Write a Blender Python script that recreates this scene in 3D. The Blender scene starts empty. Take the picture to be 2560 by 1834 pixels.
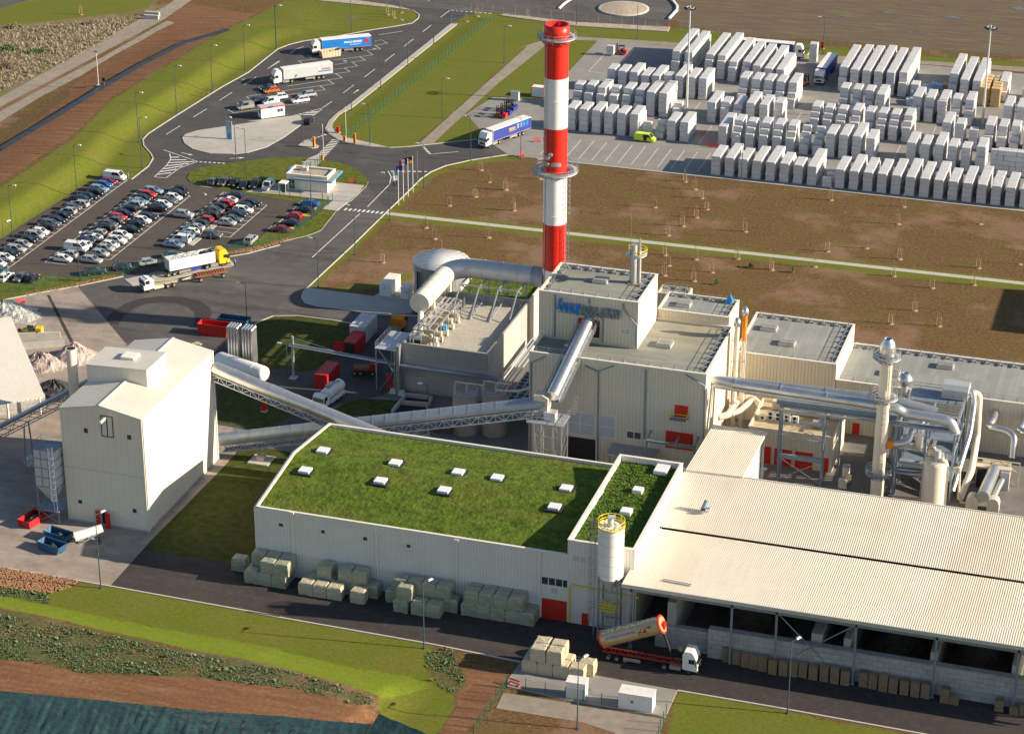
import bpy, math, random
import numpy as np
from mathutils import Vector, Matrix
random.seed(7); rng=np.random.default_rng(7)
sc=bpy.context.scene; COL=sc.collection
rad=math.radians
# ---------------------------------------------------------------- camera, sky, sun, exposure
CH=187.0; FPX=5939.0; PITCH=rad(24.553); ROLL=rad(.189); YAW=rad(17.387); OX,OY=105.0,-390.0
_F=Vector((0,math.cos(PITCH),-math.sin(PITCH))); _U0=Vector((0,math.sin(PITCH),math.cos(PITCH))); _X0=Vector((1,0,0))
_X=math.cos(ROLL)*_X0+math.sin(ROLL)*_U0; _U=-math.sin(ROLL)*_X0+math.cos(ROLL)*_U0
_RZ=Matrix.Rotation(YAW,3,'Z'); _X=_RZ@_X; _U=_RZ@_U; _F=_RZ@_F
CAMLOC=Vector((OX,OY,CH))
cam=bpy.data.cameras.new('camera'); camo=bpy.data.objects.new('camera',cam); COL.objects.link(camo); sc.camera=camo
cam.sensor_width=36; cam.lens=36*FPX/2560; cam.clip_start=5; cam.clip_end=6000
mw=Matrix((_X,_U,-_F)).transposed().to_4x4(); mw.translation=CAMLOC; camo.matrix_world=mw
SUN_AZ=rad(8.0); SUN_EL=rad(21.5)
w=bpy.data.worlds.new('World'); sc.world=w; w.use_nodes=True
nt=w.node_tree; bg=nt.nodes['Background']; sky=nt.nodes.new('ShaderNodeTexSky'); sky.sky_type='NISHITA'
sky.sun_disc=False; sky.sun_elevation=SUN_EL; sky.sun_rotation=rad(90)-SUN_AZ; sky.air_density=1.0; sky.dust_density=.6
nt.links.new(sky.outputs[0],bg.inputs[0]); bg.inputs[1].default_value=.068
sl=bpy.data.lights.new('sun','SUN'); sl.energy=5.0; sl.angle=rad(.5); sl.color=(1,.85,.64)
so=bpy.data.objects.new('sun',sl); COL.objects.link(so)
sd=Vector((math.cos(SUN_AZ)*math.cos(SUN_EL),math.sin(SUN_AZ)*math.cos(SUN_EL),math.sin(SUN_EL)))
so.rotation_euler=sd.to_track_quat('Z','Y').to_euler(); so.location=(300,0,300)
vs=sc.view_settings; vs.view_transform='Standard'; vs.look='None'; vs.exposure=.95; vs.gamma=1
# ---------------------------------------------------------------- photo measurements -> places in the site
TS=700/2268; TT={1:(0,0),2:(620,0),3:(1240,0),4:(1860,0),5:(0,400),6:(620,400),7:(1240,400),8:(1860,400),9:(0,840),10:(620,840),11:(1240,840),12:(1860,840),13:(0,1334),14:(620,1334),15:(1240,1334),16:(1860,1334)}
TZ={k:(a,b,TS) for k,(a,b) in TT.items()}; TZ[0]=(0,0,1)
A=300/2268; B=300/1290; D=350/2268
TZ.update({21:(0,420,A),22:(180,420,A),23:(400,440,A),24:(560,440,A),25:(0,540,A),26:(180,540,A),27:(360,580,A),28:(540,200,A),
 31:(1420,80,A),32:(1400,200,A),33:(1700,80,B),34:(1700,230,B),35:(1980,100,B),36:(2260,100,B),37:(1980,290,B),38:(2260,290,B),
 41:(1900,840,D),42:(2210,900,D),43:(2210,1060,D),44:(1900,1050,D),45:(940,640,D),46:(940,860,D),51:(1560,1100,500/2257)})
def px(k,x,y): o=TZ[k]; return o[0]+x*o[2],o[1]+y*o[2]
def ray(k,x,y):
    u,v=px(k,x,y); return _X*((u-1280)/FPX)-_U*((v-917)/FPX)+_F
def g(k,x,y,z=0.0):
    d=ray(k,x,y); return CAMLOC+d*((z-CH)/d.z)
def gx(k,x,y,X): d=ray(k,x,y); return CAMLOC+d*((X-CAMLOC.x)/d.x)
def gy(k,x,y,Y): d=ray(k,x,y); return CAMLOC+d*((Y-CAMLOC.y)/d.y)
def S(x,y,z=0): return Vector((x+OX,y+OY,z))       # surveyed site coordinates
# ---------------------------------------------------------------- mesh builder
class MB:
    def __init__(s): s.v=[];s.f=[];s.m=[];s.sm=[]
    def add(s,vs,fs,m=0,smooth=False):
        b=len(s.v); s.v.extend([tuple(p) for p in vs])
        for f in fs: s.f.append([b+i for i in f]); s.m.append(m); s.sm.append(smooth)
        return s
    def box(s,x0,x1,y0,y1,z0,z1,m=0):
        return s.add([(x0,y0,z0),(x1,y0,z0),(x1,y1,z0),(x0,y1,z0),(x0,y0,z1),(x1,y0,z1),(x1,y1,z1),(x0,y1,z1)],[(0,3,2,1),(4,5,6,7),(0,1,5,4),(1,2,6,5),(2,3,7,6),(3,0,4,7)],m)
    def cbox(s,c,d,rz=0,m=0):
        ca,sa=math.cos(rz),math.sin(rz); vs=[]
        for dz in (-.5,.5):
            for dx,dy in ((-.5,-.5),(.5,-.5),(.5,.5),(-.5,.5)):
                X,Y=dx*d[0],dy*d[1]; vs.append((c[0]+X*ca-Y*sa,c[1]+X*sa+Y*ca,c[2]+dz*d[2]))
        return s.add(vs,[(0,3,2,1),(4,5,6,7),(0,1,5,4),(1,2,6,5),(2,3,7,6),(3,0,4,7)],m)
    def poly(s,pts,m=0): return s.add(pts,[tuple(range(len(pts)))],m)
    def prism(s,pts,z0,z1,m=0,mt=None):
        n=len(pts); a=sum(pts[i][0]*pts[(i+1)%n][1]-pts[(i+1)%n][0]*pts[i][1] for i in range(n))
        if a<0: pts=pts[::-1]
        vs=[(p[0],p[1],z0) for p in pts]+[(p[0],p[1],z1) for p in pts]
        s.add(vs,[tuple(range(n-1,-1,-1))]+[(i,(i+1)%n,n+(i+1)%n,n+i) for i in range(n)],m)
        return s.add(vs[n:],[tuple(range(n))],m if mt is None else mt)
    def extr(s,prof,p0,ax,L,up=(0,0,1),m=0,caps=True):
        # profile (a,b) in the plane (side,up) swept along ax
        ax=Vector(ax).normalized(); up=Vector(up); sd_=ax.cross(up).normalized(); n=len(prof); p0=Vector(p0)
        vs=[p0+sd_*a+up*b for a,b in prof]+[p0+ax*L+sd_*a+up*b for a,b in prof]
        fs=[(i,(i+1)%n,n+(i+1)%n,n+i) for i in range(n)]
        if caps: fs+=[tuple(range(n-1,-1,-1)),tuple(range(n,2*n))]
        return s.add(vs,fs,m)
    def cyl(s,p,q,r,r2=None,n=12,m=0,caps=True,smooth=True):
        p,q=Vector(p),Vector(q); r2=r if r2 is None else r2; d=(q-p).normalized()
        a=d.orthogonal().normalized(); b=d.cross(a); vs=[]
        for c,R in ((p,r),(q,r2)):
            for i in range(n):
                t=2*math.pi*i/n; vs.append(c+a*(R*math.cos(t))+b*(R*math.sin(t)))
        s.add(vs,[(i,(i+1)%n,n+(i+1)%n,n+i) for i in range(n)],m,smooth)
        if caps: s.add(vs,[tuple(range(n-1,-1,-1)),tuple(range(n,2*n))],m)
        return s
    def bar(s,p,q,w=.15,h=None,m=0):
        p,q=Vector(p),Vector(q); h=h or w; d=(q-p)
        if d.length<1e-6: return s
        d.normalize(); up=Vector((0,0,1)) if abs(d.z)<.98 else Vector((0,1,0))
        a=d.cross(up).normalized(); b=a.cross(d); vs=[]
        for c in (p,q):
            for i,j in ((-1,-1),(1,-1),(1,1),(-1,1)): vs.append(c+a*(i*w/2)+b*(j*h/2))
        return s.add(vs,[(0,3,2,1),(4,5,6,7),(0,1,5,4),(1,2,6,5),(2,3,7,6),(3,0,4,7)],m)
    def tube(s,pts,r,n=12,m=0,caps=True,rs=None):
        pts=[Vector(p) for p in pts]; k=len(pts); T=[]
        for i in range(k):
            t=(pts[min(i+1,k-1)]-pts[max(i-1,0)]).normalized(); T.append(t)
        a=T[0].orthogonal().normalized(); vs=[]
        for i in range(k):
            a=(a-T[i]*a.dot(T[i])).normalized(); b=T[i].cross(a)
            R=r if rs is None else rs[i]
            for j in range(n):
                t=2*math.pi*j/n; vs.append(pts[i]+a*(R*math.cos(t))+b*(R*math.sin(t)))
        fs=[(i*n+j,i*n+(j+1)%n,(i+1)*n+(j+1)%n,(i+1)*n+j) for i in range(k-1) for j in range(n)]
        s.add(vs,fs,m,True)
        if caps: s.add(vs,[tuple(range(n-1,-1,-1)),tuple(range((k-1)*n,k*n))],m)
        return s
    def lathe(s,c,prof,n=20,m=0,a0=0,a1=2*math.pi):
        full=abs(a1-a0-2*math.pi)<1e-6; k=n if full else n+1; vs=[]
        for r,z in prof:
            for i in range(k):
                t=a0+(a1-a0)*i/n; vs.append((c[0]+r*math.cos(t),c[1]+r*math.sin(t),c[2]+z))
        fs=[]
        for j in range(len(prof)-1):
            for i in range(n):
                i2=(i+1)%k; fs.append((j*k+i,j*k+i2,(j+1)*k+i2,(j+1)*k+i))
        return s.add(vs,fs,m,True)
    def ring(s,c,r,w,n=24,a0=0,a1=2*math.pi,t=.05,m=0):
        pts=[(c[0]+r*math.cos(a0+(a1-a0)*i/n),c[1]+r*math.sin(a0+(a1-a0)*i/n),c[2]) for i in range(n+1)]
        for i in range(n): s.bar(pts[i],pts[i+1],t,t,m)
        return s
OFF={}
def mesh_of(mb,name,mats,off):
    me=bpy.data.meshes.new(name); o=Vector(off)
    me.from_pydata([(p[0]-o.x,p[1]-o.y,p[2]-o.z) for p in mb.v],[],mb.f)
    for mt in (mats if isinstance(mats,(list,tuple)) else [mats]): me.materials.append(mt)
    if mb.f:
        me.polygons.foreach_set('material_index',mb.m); me.polygons.foreach_set('use_smooth',mb.sm)
    me.update(); return me
def tag(o,label=None,cat=None,group=None,kind=None):
    if label: o['label']=label
    if cat: o['category']=cat
    if group: o['group']=group
    if kind: o['kind']=kind
    return o
def thing(name,label,cat,loc=(0,0,0),rot=0,group=None):
    o=bpy.data.objects.new(name,None); COL.objects.link(o); o.location=loc; o.rotation_euler=(0,0,rot); o.empty_display_size=.5
    OFF[o.name]=Vector(loc) if not rot else Vector((0,0,0)); return tag(o,label,cat,group)
def part(mb,name,mats,parent,label=None):
    off=OFF.get(parent.name,Vector((0,0,0)))
    o=bpy.data.objects.new(name,mesh_of(mb,name,mats,off)); COL.objects.link(o); o.parent=parent; OFF[o.name]=off
    if label: o['label']=label
    return o
def solo(mb,name,mats,label,cat,loc=(0,0,0),group=None,rot=0,local=False):
    o=bpy.data.objects.new(name,mesh_of(mb,name,mats,(0,0,0) if local else loc)); COL.objects.link(o); o.location=loc; o.rotation_euler=(0,0,rot)
    OFF[o.name]=Vector(loc); return tag(o,label,cat,group)
def struct(mb,name,mats,kind='structure'):
    o=bpy.data.objects.new(name,mesh_of(mb,name,mats,(0,0,0))); COL.objects.link(o); o['kind']=kind; return o
def dup(root,loc,rot=0,label=None,group=None,swap=None,cat=None,scale=None):
    def cp(o,par):
        c=o.copy(); COL.objects.link(c); c.parent=par
        if swap and o.type=='MESH' and o.name.split('.')[0] in swap: c.data=swap[o.name.split('.')[0]]
        for ch in KIDS.get(o.name,[]): cp(ch,c)
        return c
    KIDS={}
    for ch in root.children_recursive: KIDS.setdefault(ch.parent.name,[]).append(ch)
    r=cp(root,None); r.location=loc; r.rotation_euler=(0,0,rot)
    if scale: r.scale=scale
    return tag(r,label,cat,group)
def recolor(me,idx,mat):
    m=me.copy(); m.materials[idx]=mat; return m
def text(s,name,mats,parent,p,size,right,up,depth=.03,sx=1,align='LEFT'):
    cu=bpy.data.curves.new('lettering','FONT'); cu.body=s; cu.size=size; cu.extrude=depth; cu.align_x=align; cu.offset=.028*size
    to=bpy.data.objects.new('lettering',cu); COL.objects.link(to); dg=bpy.context.evaluated_depsgraph_get()
    me=bpy.data.meshes.new_from_object(to.evaluated_get(dg)); bpy.data.objects.remove(to)
    r=Vector(right).normalized(); u=Vector(up).normalized(); n=r.cross(u); off=OFF.get(parent.name,Vector((0,0,0))) if parent else Vector((0,0,0))
    p=Vector(p)-off
    for v in me.vertices: v.co=p+r*(v.co.x*sx)+u*v.co.y+n*v.co.z
    me.materials.clear(); me.materials.append(mats)
    o=bpy.data.objects.new(name,me); COL.objects.link(o); o.parent=parent; return o
# ---------------------------------------------------------------- materials
MATS={}
def mat(name,col,rough=.6,metal=0,var=.12,scale=.6,bump=0,bscale=3,ribs=None,stain=None,spec=.4,coat=0,coord='Object',detail=6,var2=None,panel=None,streak=None):
    """procedural material: base colour broken up by noise; ribs=(period,depth,axis) for sheet cladding; stain=(colour,amount,scale)"""
    m=bpy.data.materials.new(name); m.use_nodes=True; n=m.node_tree; N=n.nodes; L=n.links; b=N['Principled BSDF']
    b.inputs['Roughness'].default_value=rough; b.inputs['Metallic'].default_value=metal; b.inputs['Specular IOR Level'].default_value=spec
    if coat: b.inputs['Coat Weight'].default_value=coat
    tc=N.new('ShaderNodeTexCoord'); vec=tc.outputs[coord]
    no=N.new('ShaderNodeTexNoise'); no.inputs['Scale'].default_value=scale; no.inputs['Detail'].default_value=detail; no.inputs['Roughness'].default_value=.62; L.new(vec,no.inputs['Vector'])
    rp=N.new('ShaderNodeValToRGB'); rp.color_ramp.elements[0].position=.28; rp.color_ramp.elements[1].position=.72
    c2=var2 or [min(1,c*(1+var)) for c in col]; c1=[c*(1-var) for c in col]
    rp.color_ramp.elements[0].color=(*c1[:3],1); rp.color_ramp.elements[1].color=(*c2[:3],1); L.new(no.outputs['Fac'],rp.inputs[0]); out=rp.outputs[0]
    def mixc(fac,a,colb,typ='MIX'):
        mx=N.new('ShaderNodeMix'); mx.data_type='RGBA'; mx.blend_type=typ
        if isinstance(fac,float): mx.inputs[0].default_value=fac
        else: L.new(fac,mx.inputs[0])
        L.new(a,mx.inputs[6])
        if isinstance(colb,tuple): mx.inputs[7].default_value=(*colb[:3],1)
        else: L.new(colb,mx.inputs[7])
        return mx.outputs[2]
    def mth(op,a,bv=None,cl=False):
        q=N.new('ShaderNodeMath'); q.operation=op; q.use_clamp=cl
        for i,x in enumerate((a,bv)):
            if x is None: continue
            if isinstance(x,(int,float)): q.inputs[i].default_value=x
            else: L.new(x,q.inputs[i])
        return q.outputs[0]
    if stain:
        for st in (stain if isinstance(stain,list) else [stain]):
            n2=N.new('ShaderNodeTexNoise'); n2.inputs['Scale'].default_value=st[2]; n2.inputs['Detail'].default_value=8; n2.inputs['Roughness'].default_value=.65
            mp=N.new('ShaderNodeMapping'); mp.inputs['Location'].default_value=(st[2]*31,7,3)
            if len(st)>3: mp.inputs['Scale'].default_value=st[3]; mp.inputs['Rotation'].default_value=(0,0,st[4] if len(st)>4 else 0)
            L.new(vec,mp.inputs['Vector']); L.new(mp.outputs[0],n2.inputs['Vector'])
            f=mth('MULTIPLY',mth('SUBTRACT',n2.outputs['Fac'],.5),7.0); f=mth('MULTIPLY',mth('ADD',f,.0,True),st[1]); f=mth('MINIMUM',f,1.0)
            out=mixc(f,out,tuple(st[0]))
    hgt=None
    if ribs:
        per,dep,ax=ribs[:3]; sp=N.new('ShaderNodeSeparateXYZ'); L.new(vec,sp.inputs[0])
        c=sp.outputs[ax] if ax in 'XYZ' and len(ax)==1 else mth('ADD',sp.outputs['X'],sp.outputs['Y'])
        ph=mth('FRACT',mth('DIVIDE',c,per)); tri=mth('ABSOLUTE',mth('SUBTRACT',ph,.5)); hgt=mth('MULTIPLY',mth('SUBTRACT',tri,.25,True),4.0,True)
        if len(ribs)>3:
            dk=mth('MULTIPLY',mth('GREATER_THAN',hgt,.55),ribs[3]); out=mixc(dk,out,tuple(x*.35 for x in col))
    if panel:
        bt=N.new('ShaderNodeTexBrick'); bt.offset=panel[3] if len(panel)>3 else 0; bt.inputs['Scale'].default_value=1; bt.inputs['Brick Width'].default_value=panel[0]; bt.inputs['Row Height'].default_value=panel[1]; bt.inputs['Mortar Size'].default_value=panel[2]
        bt.inputs['Color1'].default_value=(1,1,1,1); bt.inputs['Color2'].default_value=(.82,.82,.84,1); bt.inputs['Mortar'].default_value=(.45,.45,.45,1)
        sp=N.new('ShaderNodeSeparateXYZ'); L.new(vec,sp.inputs[0]); cb=N.new('ShaderNodeCombineXYZ')
        if len(panel)>4 and panel[4]=='flat': L.new(sp.outputs['X'],cb.inputs[0]); L.new(sp.outputs['Y'],cb.inputs[1])
        else: L.new(mth('ADD',sp.outputs['X'],sp.outputs['Y']),cb.inputs[0]); L.new(sp.outputs['Z'],cb.inputs[1])
        L.new(cb.outputs[0],bt.inputs['Vector']); out=mixc(1.0,out,bt.outputs['Color'],'MULTIPLY')
    L.new(out,b.inputs['Base Color'])
    if bump or hgt is not None:
        bp=N.new('ShaderNodeBump'); bp.inputs['Distance'].default_value=1.0
        if hgt is not None: bp.inputs['Strength'].default_value=1; L.new(mth('MULTIPLY',hgt,ribs[1]),bp.inputs['Height'])
        else:
            n3=N.new('ShaderNodeTexNoise'); n3.inputs['Scale'].default_value=bscale; n3.inputs['Detail'].default_value=8; L.new(vec,n3.inputs['Vector']); bp.inputs['Strength'].default_value=1
            L.new(mth('MULTIPLY',n3.outputs['Fac'],bump),bp.inputs['Height'])
        L.new(bp.outputs[0],b.inputs['Normal'])
    MATS[name]=m; return m
def glass(name,col=(.03,.05,.07)): return mat(name,col,.08,0,.3,.8,spec=.8)
M=MATS
CREAM=(.62,.55,.42)
mat('cladding_cream',(.66,.60,.48),.55,0,.04,.15,ribs=(.62,.05,'XY',.16),stain=((.42,.38,.30),.18,.12))
mat('cladding_white',(.74,.72,.68),.5,0,.04,.2,ribs=(.5,.05,'XY',.14),stain=((.5,.5,.48),.14,.15))
mat('cladding_smooth',(.74,.69,.59),.5,0,.03,.12,ribs=(1.15,.012,'XY',.07),stain=((.62,.58,.5),.16,.1))
mat('trim_cream',(.78,.74,.66),.5,0,.06,.5)
mat('roof_sheet',(.70,.645,.54),.45,.0,.05,.08,stain=[((.62,.50,.33),.35,.05,(2.2,.35,1)),((.56,.51,.43),.25,.12),((.48,.42,.33),.2,.5,(3,.25,1))])
mat('roof_ribbed_tower',(.66,.63,.57),.45,0,.04,.1,ribs=(.5,.06,'Y',.18),stain=((.5,.47,.41),.2,.2))
mat('roof_bitumen',(.27,.28,.245),.85,0,.12,.12,stain=[((.36,.34,.25),.5,.07),((.2,.22,.2),.35,.25),((.45,.36,.2),.35,.05)],panel=(14,1.0,.012,.5,'flat'))
mat('roof_bitumen_blue',(.30,.315,.30),.85,0,.10,.1,stain=[((.38,.37,.30),.4,.06),((.24,.25,.24),.35,.2)],panel=(1.0,30,.012,0,'flat'))
mat('gravel_roof',(.42,.39,.34),.95,0,.3,3.5,bump=.06,bscale=5,stain=((.28,.27,.26),.4,.15))
mat('concrete',(.40,.39,.37),.85,0,.1,.4,stain=[((.28,.28,.27),.4,.25),((.5,.48,.44),.3,.1)],panel=(4,3.2,.015,0))
mat('concrete_plain',(.44,.43,.40),.85,0,.12,.5,stain=((.3,.29,.27),.35,.3))
mat('concrete_silo',(.36,.33,.30),.85,0,.12,.35,stain=((.22,.2,.19),.5,.18,(1,1,.3)))
mat('block_wall',(.42,.42,.41),.9,0,.12,.8,panel=(1.6,.8,.03,.5),stain=((.3,.3,.3),.3,.4))
mat('paint_red',(.62,.022,.012),.4,0,.08,.7,stain=((.42,.02,.015),.25,.4))
mat('paint_white',(.80,.80,.79),.4,0,.04,.5,stain=((.6,.6,.58),.25,.35,(1,1,.2)))
mat('red_door',(.58,.028,.012),.5,0,.08,1,ribs=(.45,.03,'Z',.15))
mat('steel_grey',(.33,.36,.40),.5,.3,.15,.8)
mat('steel_blue',(.20,.26,.33),.5,.2,.15,.8)
mat('galv',(.50,.52,.54),.42,.75,.14,.7)
mat('galv_pipe',(.66,.67,.68),.30,.85,.10,.5,stain=((.42,.42,.42),.25,.4))
mat('galv_dull',(.56,.57,.58),.5,.6,.1,.5,ribs=(1.25,.02,'XY',.2))
mat('tank_sheet',(.40,.41,.42),.4,.6,.1,.4,ribs=(.9,.03,'XY',.25))
mat('duct_cream',(.74,.67,.55),.45,0,.06,.3,stain=((.55,.49,.4),.25,.2))
mat('duct_steel',(.56,.58,.60),.45,.45,.08,.4,stain=((.42,.42,.42),.3,.3))
mat('equip_cream',(.62,.56,.46),.5,0,.1,.8,stain=((.4,.35,.27),.35,.6))
mat('equip_tan',(.50,.42,.27),.6,0,.14,.4,stain=((.3,.25,.17),.5,.3))
mat('dark',(.02,.02,.022),.7,0,.2,1)
mat('rubber',(.025,.025,.027),.8,0,.2,3)
mat('rim',(.42,.41,.38),.45,.6,.15,4)
mat('orange',(.75,.24,.02),.5,0,.08,1)
mat('yellow',(.80,.50,.02),.45,0,.08,1)
mat('yellow_rail',(.78,.62,.06),.5,0,.06,1)
mat('lime',(.62,.80,.06),.4,0,.05,1)
mat('blue_sign',(.02,.22,.72),.4,0,.05,1)
mat('blue_band',(.03,.33,.75),.4,0,.05,1)
mat('grey_sign',(.17,.22,.27),.5,0,.06,1)
mat('green_fence',(.02,.11,.075),.6,0,.15,1)
mat('lamp_post',(.055,.085,.11),.5,.2,.15,1)
mat('lamp_head',(.72,.74,.76),.35,.2,.08,2)
mat('mast_paint',(.62,.64,.66),.4,.3,.08,.6)
mat('wood',(.46,.34,.20),.8,0,.22,4,ribs=(.25,.03,'Z',.55))
mat('wood_plain',(.30,.215,.13),.85,0,.25,2,ribs=(.3,.04,'Z',.6))
mat('ring_earth',(.30,.19,.12),.95,0,.25,2)
mat('conveyor_shaded',(.30,.35,.40),.42,.35,.12,.5,stain=((.22,.25,.28),.3,.5))  # galvanised steel darkened and blued, the conveyor's shade is in the colour
mat('lid_pale',(.62,.63,.64),.5,.1,.06,.6)
mat('stake',(.46,.35,.20),.8,0,.2,3)
mat('soil_mound',(.36,.20,.11),.95,0,.3,3,bump=.1,bscale=4)
mat('wrap_white',(.64,.63,.635),.38,0,.06,.35,stain=[((.50,.51,.54),.4,.25),((.70,.69,.68),.3,1.4),((.42,.42,.43),.22,2.2,(1,1,4))],bump=.09,bscale=2.5,spec=.5)
mat('wrap_blue',(.30,.47,.72),.4,0,.12,1,spec=.5)
mat('wrap_tan',(.58,.40,.20),.6,0,.15,1.2)
mat('wrap_green',(.16,.17,.10),.5,0,.2,1.2)
mat('wrap_wool',(.33,.34,.25),.32,0,.14,1.4,stain=[((.42,.45,.38),.5,1.8),((.22,.21,.13),.4,.8)],bump=.10,bscale=2.2,spec=.6)
mat('wrap_sheet',(.55,.58,.55),.25,0,.12,1.6,bump=.1,bscale=2.5,spec=.7)
mat('wrap_wool_sunlit',(.50,.44,.32),.4,0,.12,1.4,stain=((.35,.30,.18),.45,.9),bump=.10,bscale=2.2,spec=.5)  # lighter, warmer copy of the bale wrap with sunlight put into the colour
mat('rust',(.26,.10,.055),.85,0,.25,1.5)
mat('chassis',(.30,.26,.20),.75,0,.2,2)
mat('chassis_red',(.32,.03,.025),.6,0,.2,2)
mat('skip_red',(.52,.02,.02),.5,0,.12,1,ribs=(.8,.05,'XY',.2),stain=((.3,.03,.02),.3,.8))
mat('skip_blue',(.03,.10,.20),.55,0,.15,1,ribs=(.8,.05,'XY',.2))
mat('skip_tan',(.55,.47,.34),.7,0,.15,1,ribs=(.8,.05,'XY',.25))
mat('cullet_dark',(.05,.05,.055),.6,0,.4,4,bump=.2,bscale=3)
mat('cullet_pink',(.40,.33,.31),.7,0,.35,3,bump=.25,bscale=3)
mat('cullet_pale',(.42,.42,.40),.5,0,.6,4,bump=.25,bscale=3)
mat('aggregate',(.10,.085,.065),.95,0,.3,1.5,bump=.3,bscale=1.5)
mat('tarp',(.020,.052,.052),.34,0,.25,.35,spec=.55,bump=.30,bscale=.8,stain=[((.032,.075,.076),.5,.25),((.012,.033,.036),.5,.9,(1,.4,1),.5)])
mat('curtain_blue',(.015,.19,.62),.45,0,.08,1)
mat('curtain_navy',(.03,.05,.28),.45,0,.08,1)
mat('curtain_grey',(.47,.50,.52),.45,0,.06,.6)
mat('tank_tan',(.50,.36,.18),.35,.25,.1,1)
mat('skin',(.55,.36,.27),.6,0,.05,3); mat('hair',(.05,.035,.025),.7,0,.2,8)
mat('cloth_blue',(.22,.42,.52),.8,0,.1,4); mat('cloth_dark',(.03,.035,.05),.85,0,.15,4); mat('hi_vis',(.60,.85,.05),.6,0,.05,4)
mat('leaf',(.075,.14,.035),.7,0,.35,2.5,var2=(.16,.24,.06)); mat('leaf_bluish',(.075,.13,.05),.7,0,.35,1.5,var2=(.17,.23,.10)); mat('twig',(.25,.19,.13),.8,0,.2,3)
mat('sedum_leaf',(.06,.15,.02),.8,0,.4,1.5,var2=(.14,.26,.03))
glass('glass'); glass('glass_car',(.02,.035,.05)); glass('glass_green',(.04,.09,.085)); mat('glass_pale',(.50,.54,.56),.15,0,.1,2,spec=.7)
mat('louvre',(.55,.55,.54),.45,.4,.08,1); mat('roof_dome',(.78,.80,.84),.3,0,.05,1,spec=.6)
mat('brick_red_white',(.72,.70,.68),.7,0,.1,1)
mat('sign_red',(.65,.03,.03),.4,0,.05,1)
for nm,c in dict(white=(.80,.80,.80),silver=(.45,.47,.49),grey=(.13,.14,.16),dark_blue=(.018,.03,.075),black=(.012,.013,.017),red=(.55,.015,.012),dark_red=(.24,.012,.018),blue=(.02,.16,.55),pale_blue=(.26,.38,.50),brown=(.12,.09,.075),dark_green=(.012,.04,.045),orange_car=(.80,.14,.015),teal=(.06,.16,.19),pale_grey_van=(.36,.35,.31)).items():
    mat('car_'+nm,c,.28,.25 if nm not in('white','red') else 0,.04,.5,spec=.5,coat=.6)
# ---------------------------------------------------------------- ground
def W2(L,z=0.0): return [g(k,x,y,z) for k,x,y in L]
def K(k,*pts): return [(k,x,y) for x,y in pts]
def xy(L,z=0.0): return np.array([(p.x,p.y) for p in W2(L,z)])
def segdist(P,a,b):
    ab=b-a; t=np.clip(((P-a)@ab)/(ab@ab),0,1); d=P-(a+t[:,None]*ab); return np.hypot(d[:,0],d[:,1]),t,(ab[0]*(P[:,1]-a[1])-ab[1]*(P[:,0]-a[0]))
def sdpoly(P,poly):
    dm=np.full(len(P),1e9); ins=np.zeros(len(P),bool); n=len(poly)
    for i in range(n):
        a,b=poly[i],poly[(i+1)%n]; d,_,_=segdist(P,a,b); dm=np.minimum(dm,d)
        c=((a[1]>P[:,1])!=(b[1]>P[:,1])); xi=(b[0]-a[0])*(P[:,1]-a[1])/((b[1]-a[1])+1e-12)+a[0]; ins^=c&(P[:,0]<xi)
    return np.where(ins,dm,-dm)
def sdline(P,line,H=None):
    dm=np.full(len(P),1e9); sg=np.zeros(len(P)); hh=np.ones(len(P))
    for i in range(len(line)-1):
        d,t,c=segdist(P,line[i],line[i+1]); m=d<dm; dm[m]=d[m]; sg[m]=np.sign(c[m])
        if H is not None: hh[m]=(H[i]+(H[i+1]-H[i])*t)[m]
    return dm*sg,hh
sst=lambda t:(lambda c:c*c*(3-2*c))(np.clip(t,0,1))
# banks: (foot line, heights) ; the ground rises on the left-hand side of the line
BANK_A=xy(K(1,(-900,2530),(194,1815),(541,1585),(880,1345),(1040,1150),(1380,915),(1680,740),(1930,565),(2200,405))+K(2,(260,345),(520,270),(800,235)))
HA=[2.1,2.1,2.1,2.1,2.0,2.0,2.0,2.0,1.8,1.3,.6,0]
BANK_B=xy(K(13,(-500,420),(0,500),(400,580),(900,690),(1400,780),(2268,930))+K(14,(300,960),(900,1090),(1300,1150),(1560,1260)))[::-1]
HB=[0,1.3,1.8,2.0,2.0,2.0,2.0,2.0,2.0]+[2.0]
def gz(P):
    z=np.zeros(len(P))
    d,h=sdline(P,BANK_A,HA); z+=np.where((d>0)&(P[:,0]<-92),h*sst(d/7.5)*(1-sst((d-13)/26)),0)
    d,h=sdline(P,BANK_B,HB); z+=np.where((d>0)&(P[:,1]<-96),h*sst(d/7.6),0)
    return z
def hz(x,y): return float(gz(np.array([[x,y]]))[0])
cxs=np.concatenate([[-2500,-1500,-900,-500,-330],np.arange(-240,150,1.1),[180,260,420,900,1600,2500]])
cys=np.concatenate([[-900,-500,-260,-170],np.arange(-128,330,1.3),[360,420,520,700,1000,1600,2600]])
GX,GY=np.meshgrid(cxs,cys); P=np.stack([GX.ravel(),GY.ravel()],1); nx,ny=len(cxs),len(cys)
zz=gz(P)+ (np.sin(P[:,0]*.31+1.7*np.sin(P[:,1]*.23))*.5+.5)*0
def zone(poly,soft): return sst(.5+sdpoly(P,poly)/(2*soft))
lawn=np.zeros(len(P)); soil=np.zeros(len(P)); dry=np.zeros(len(P)); mud=np.zeros(len(P)); weed=np.zeros(len(P)); bright=np.zeros(len(P))
def bump_(arr,L,soft,z=0.0): np.maximum(arr,zone(xy(L,z) if isinstance(L[0],tuple) else np.array([(p.x,p.y) for p in L]),soft),out=arr)
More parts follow.
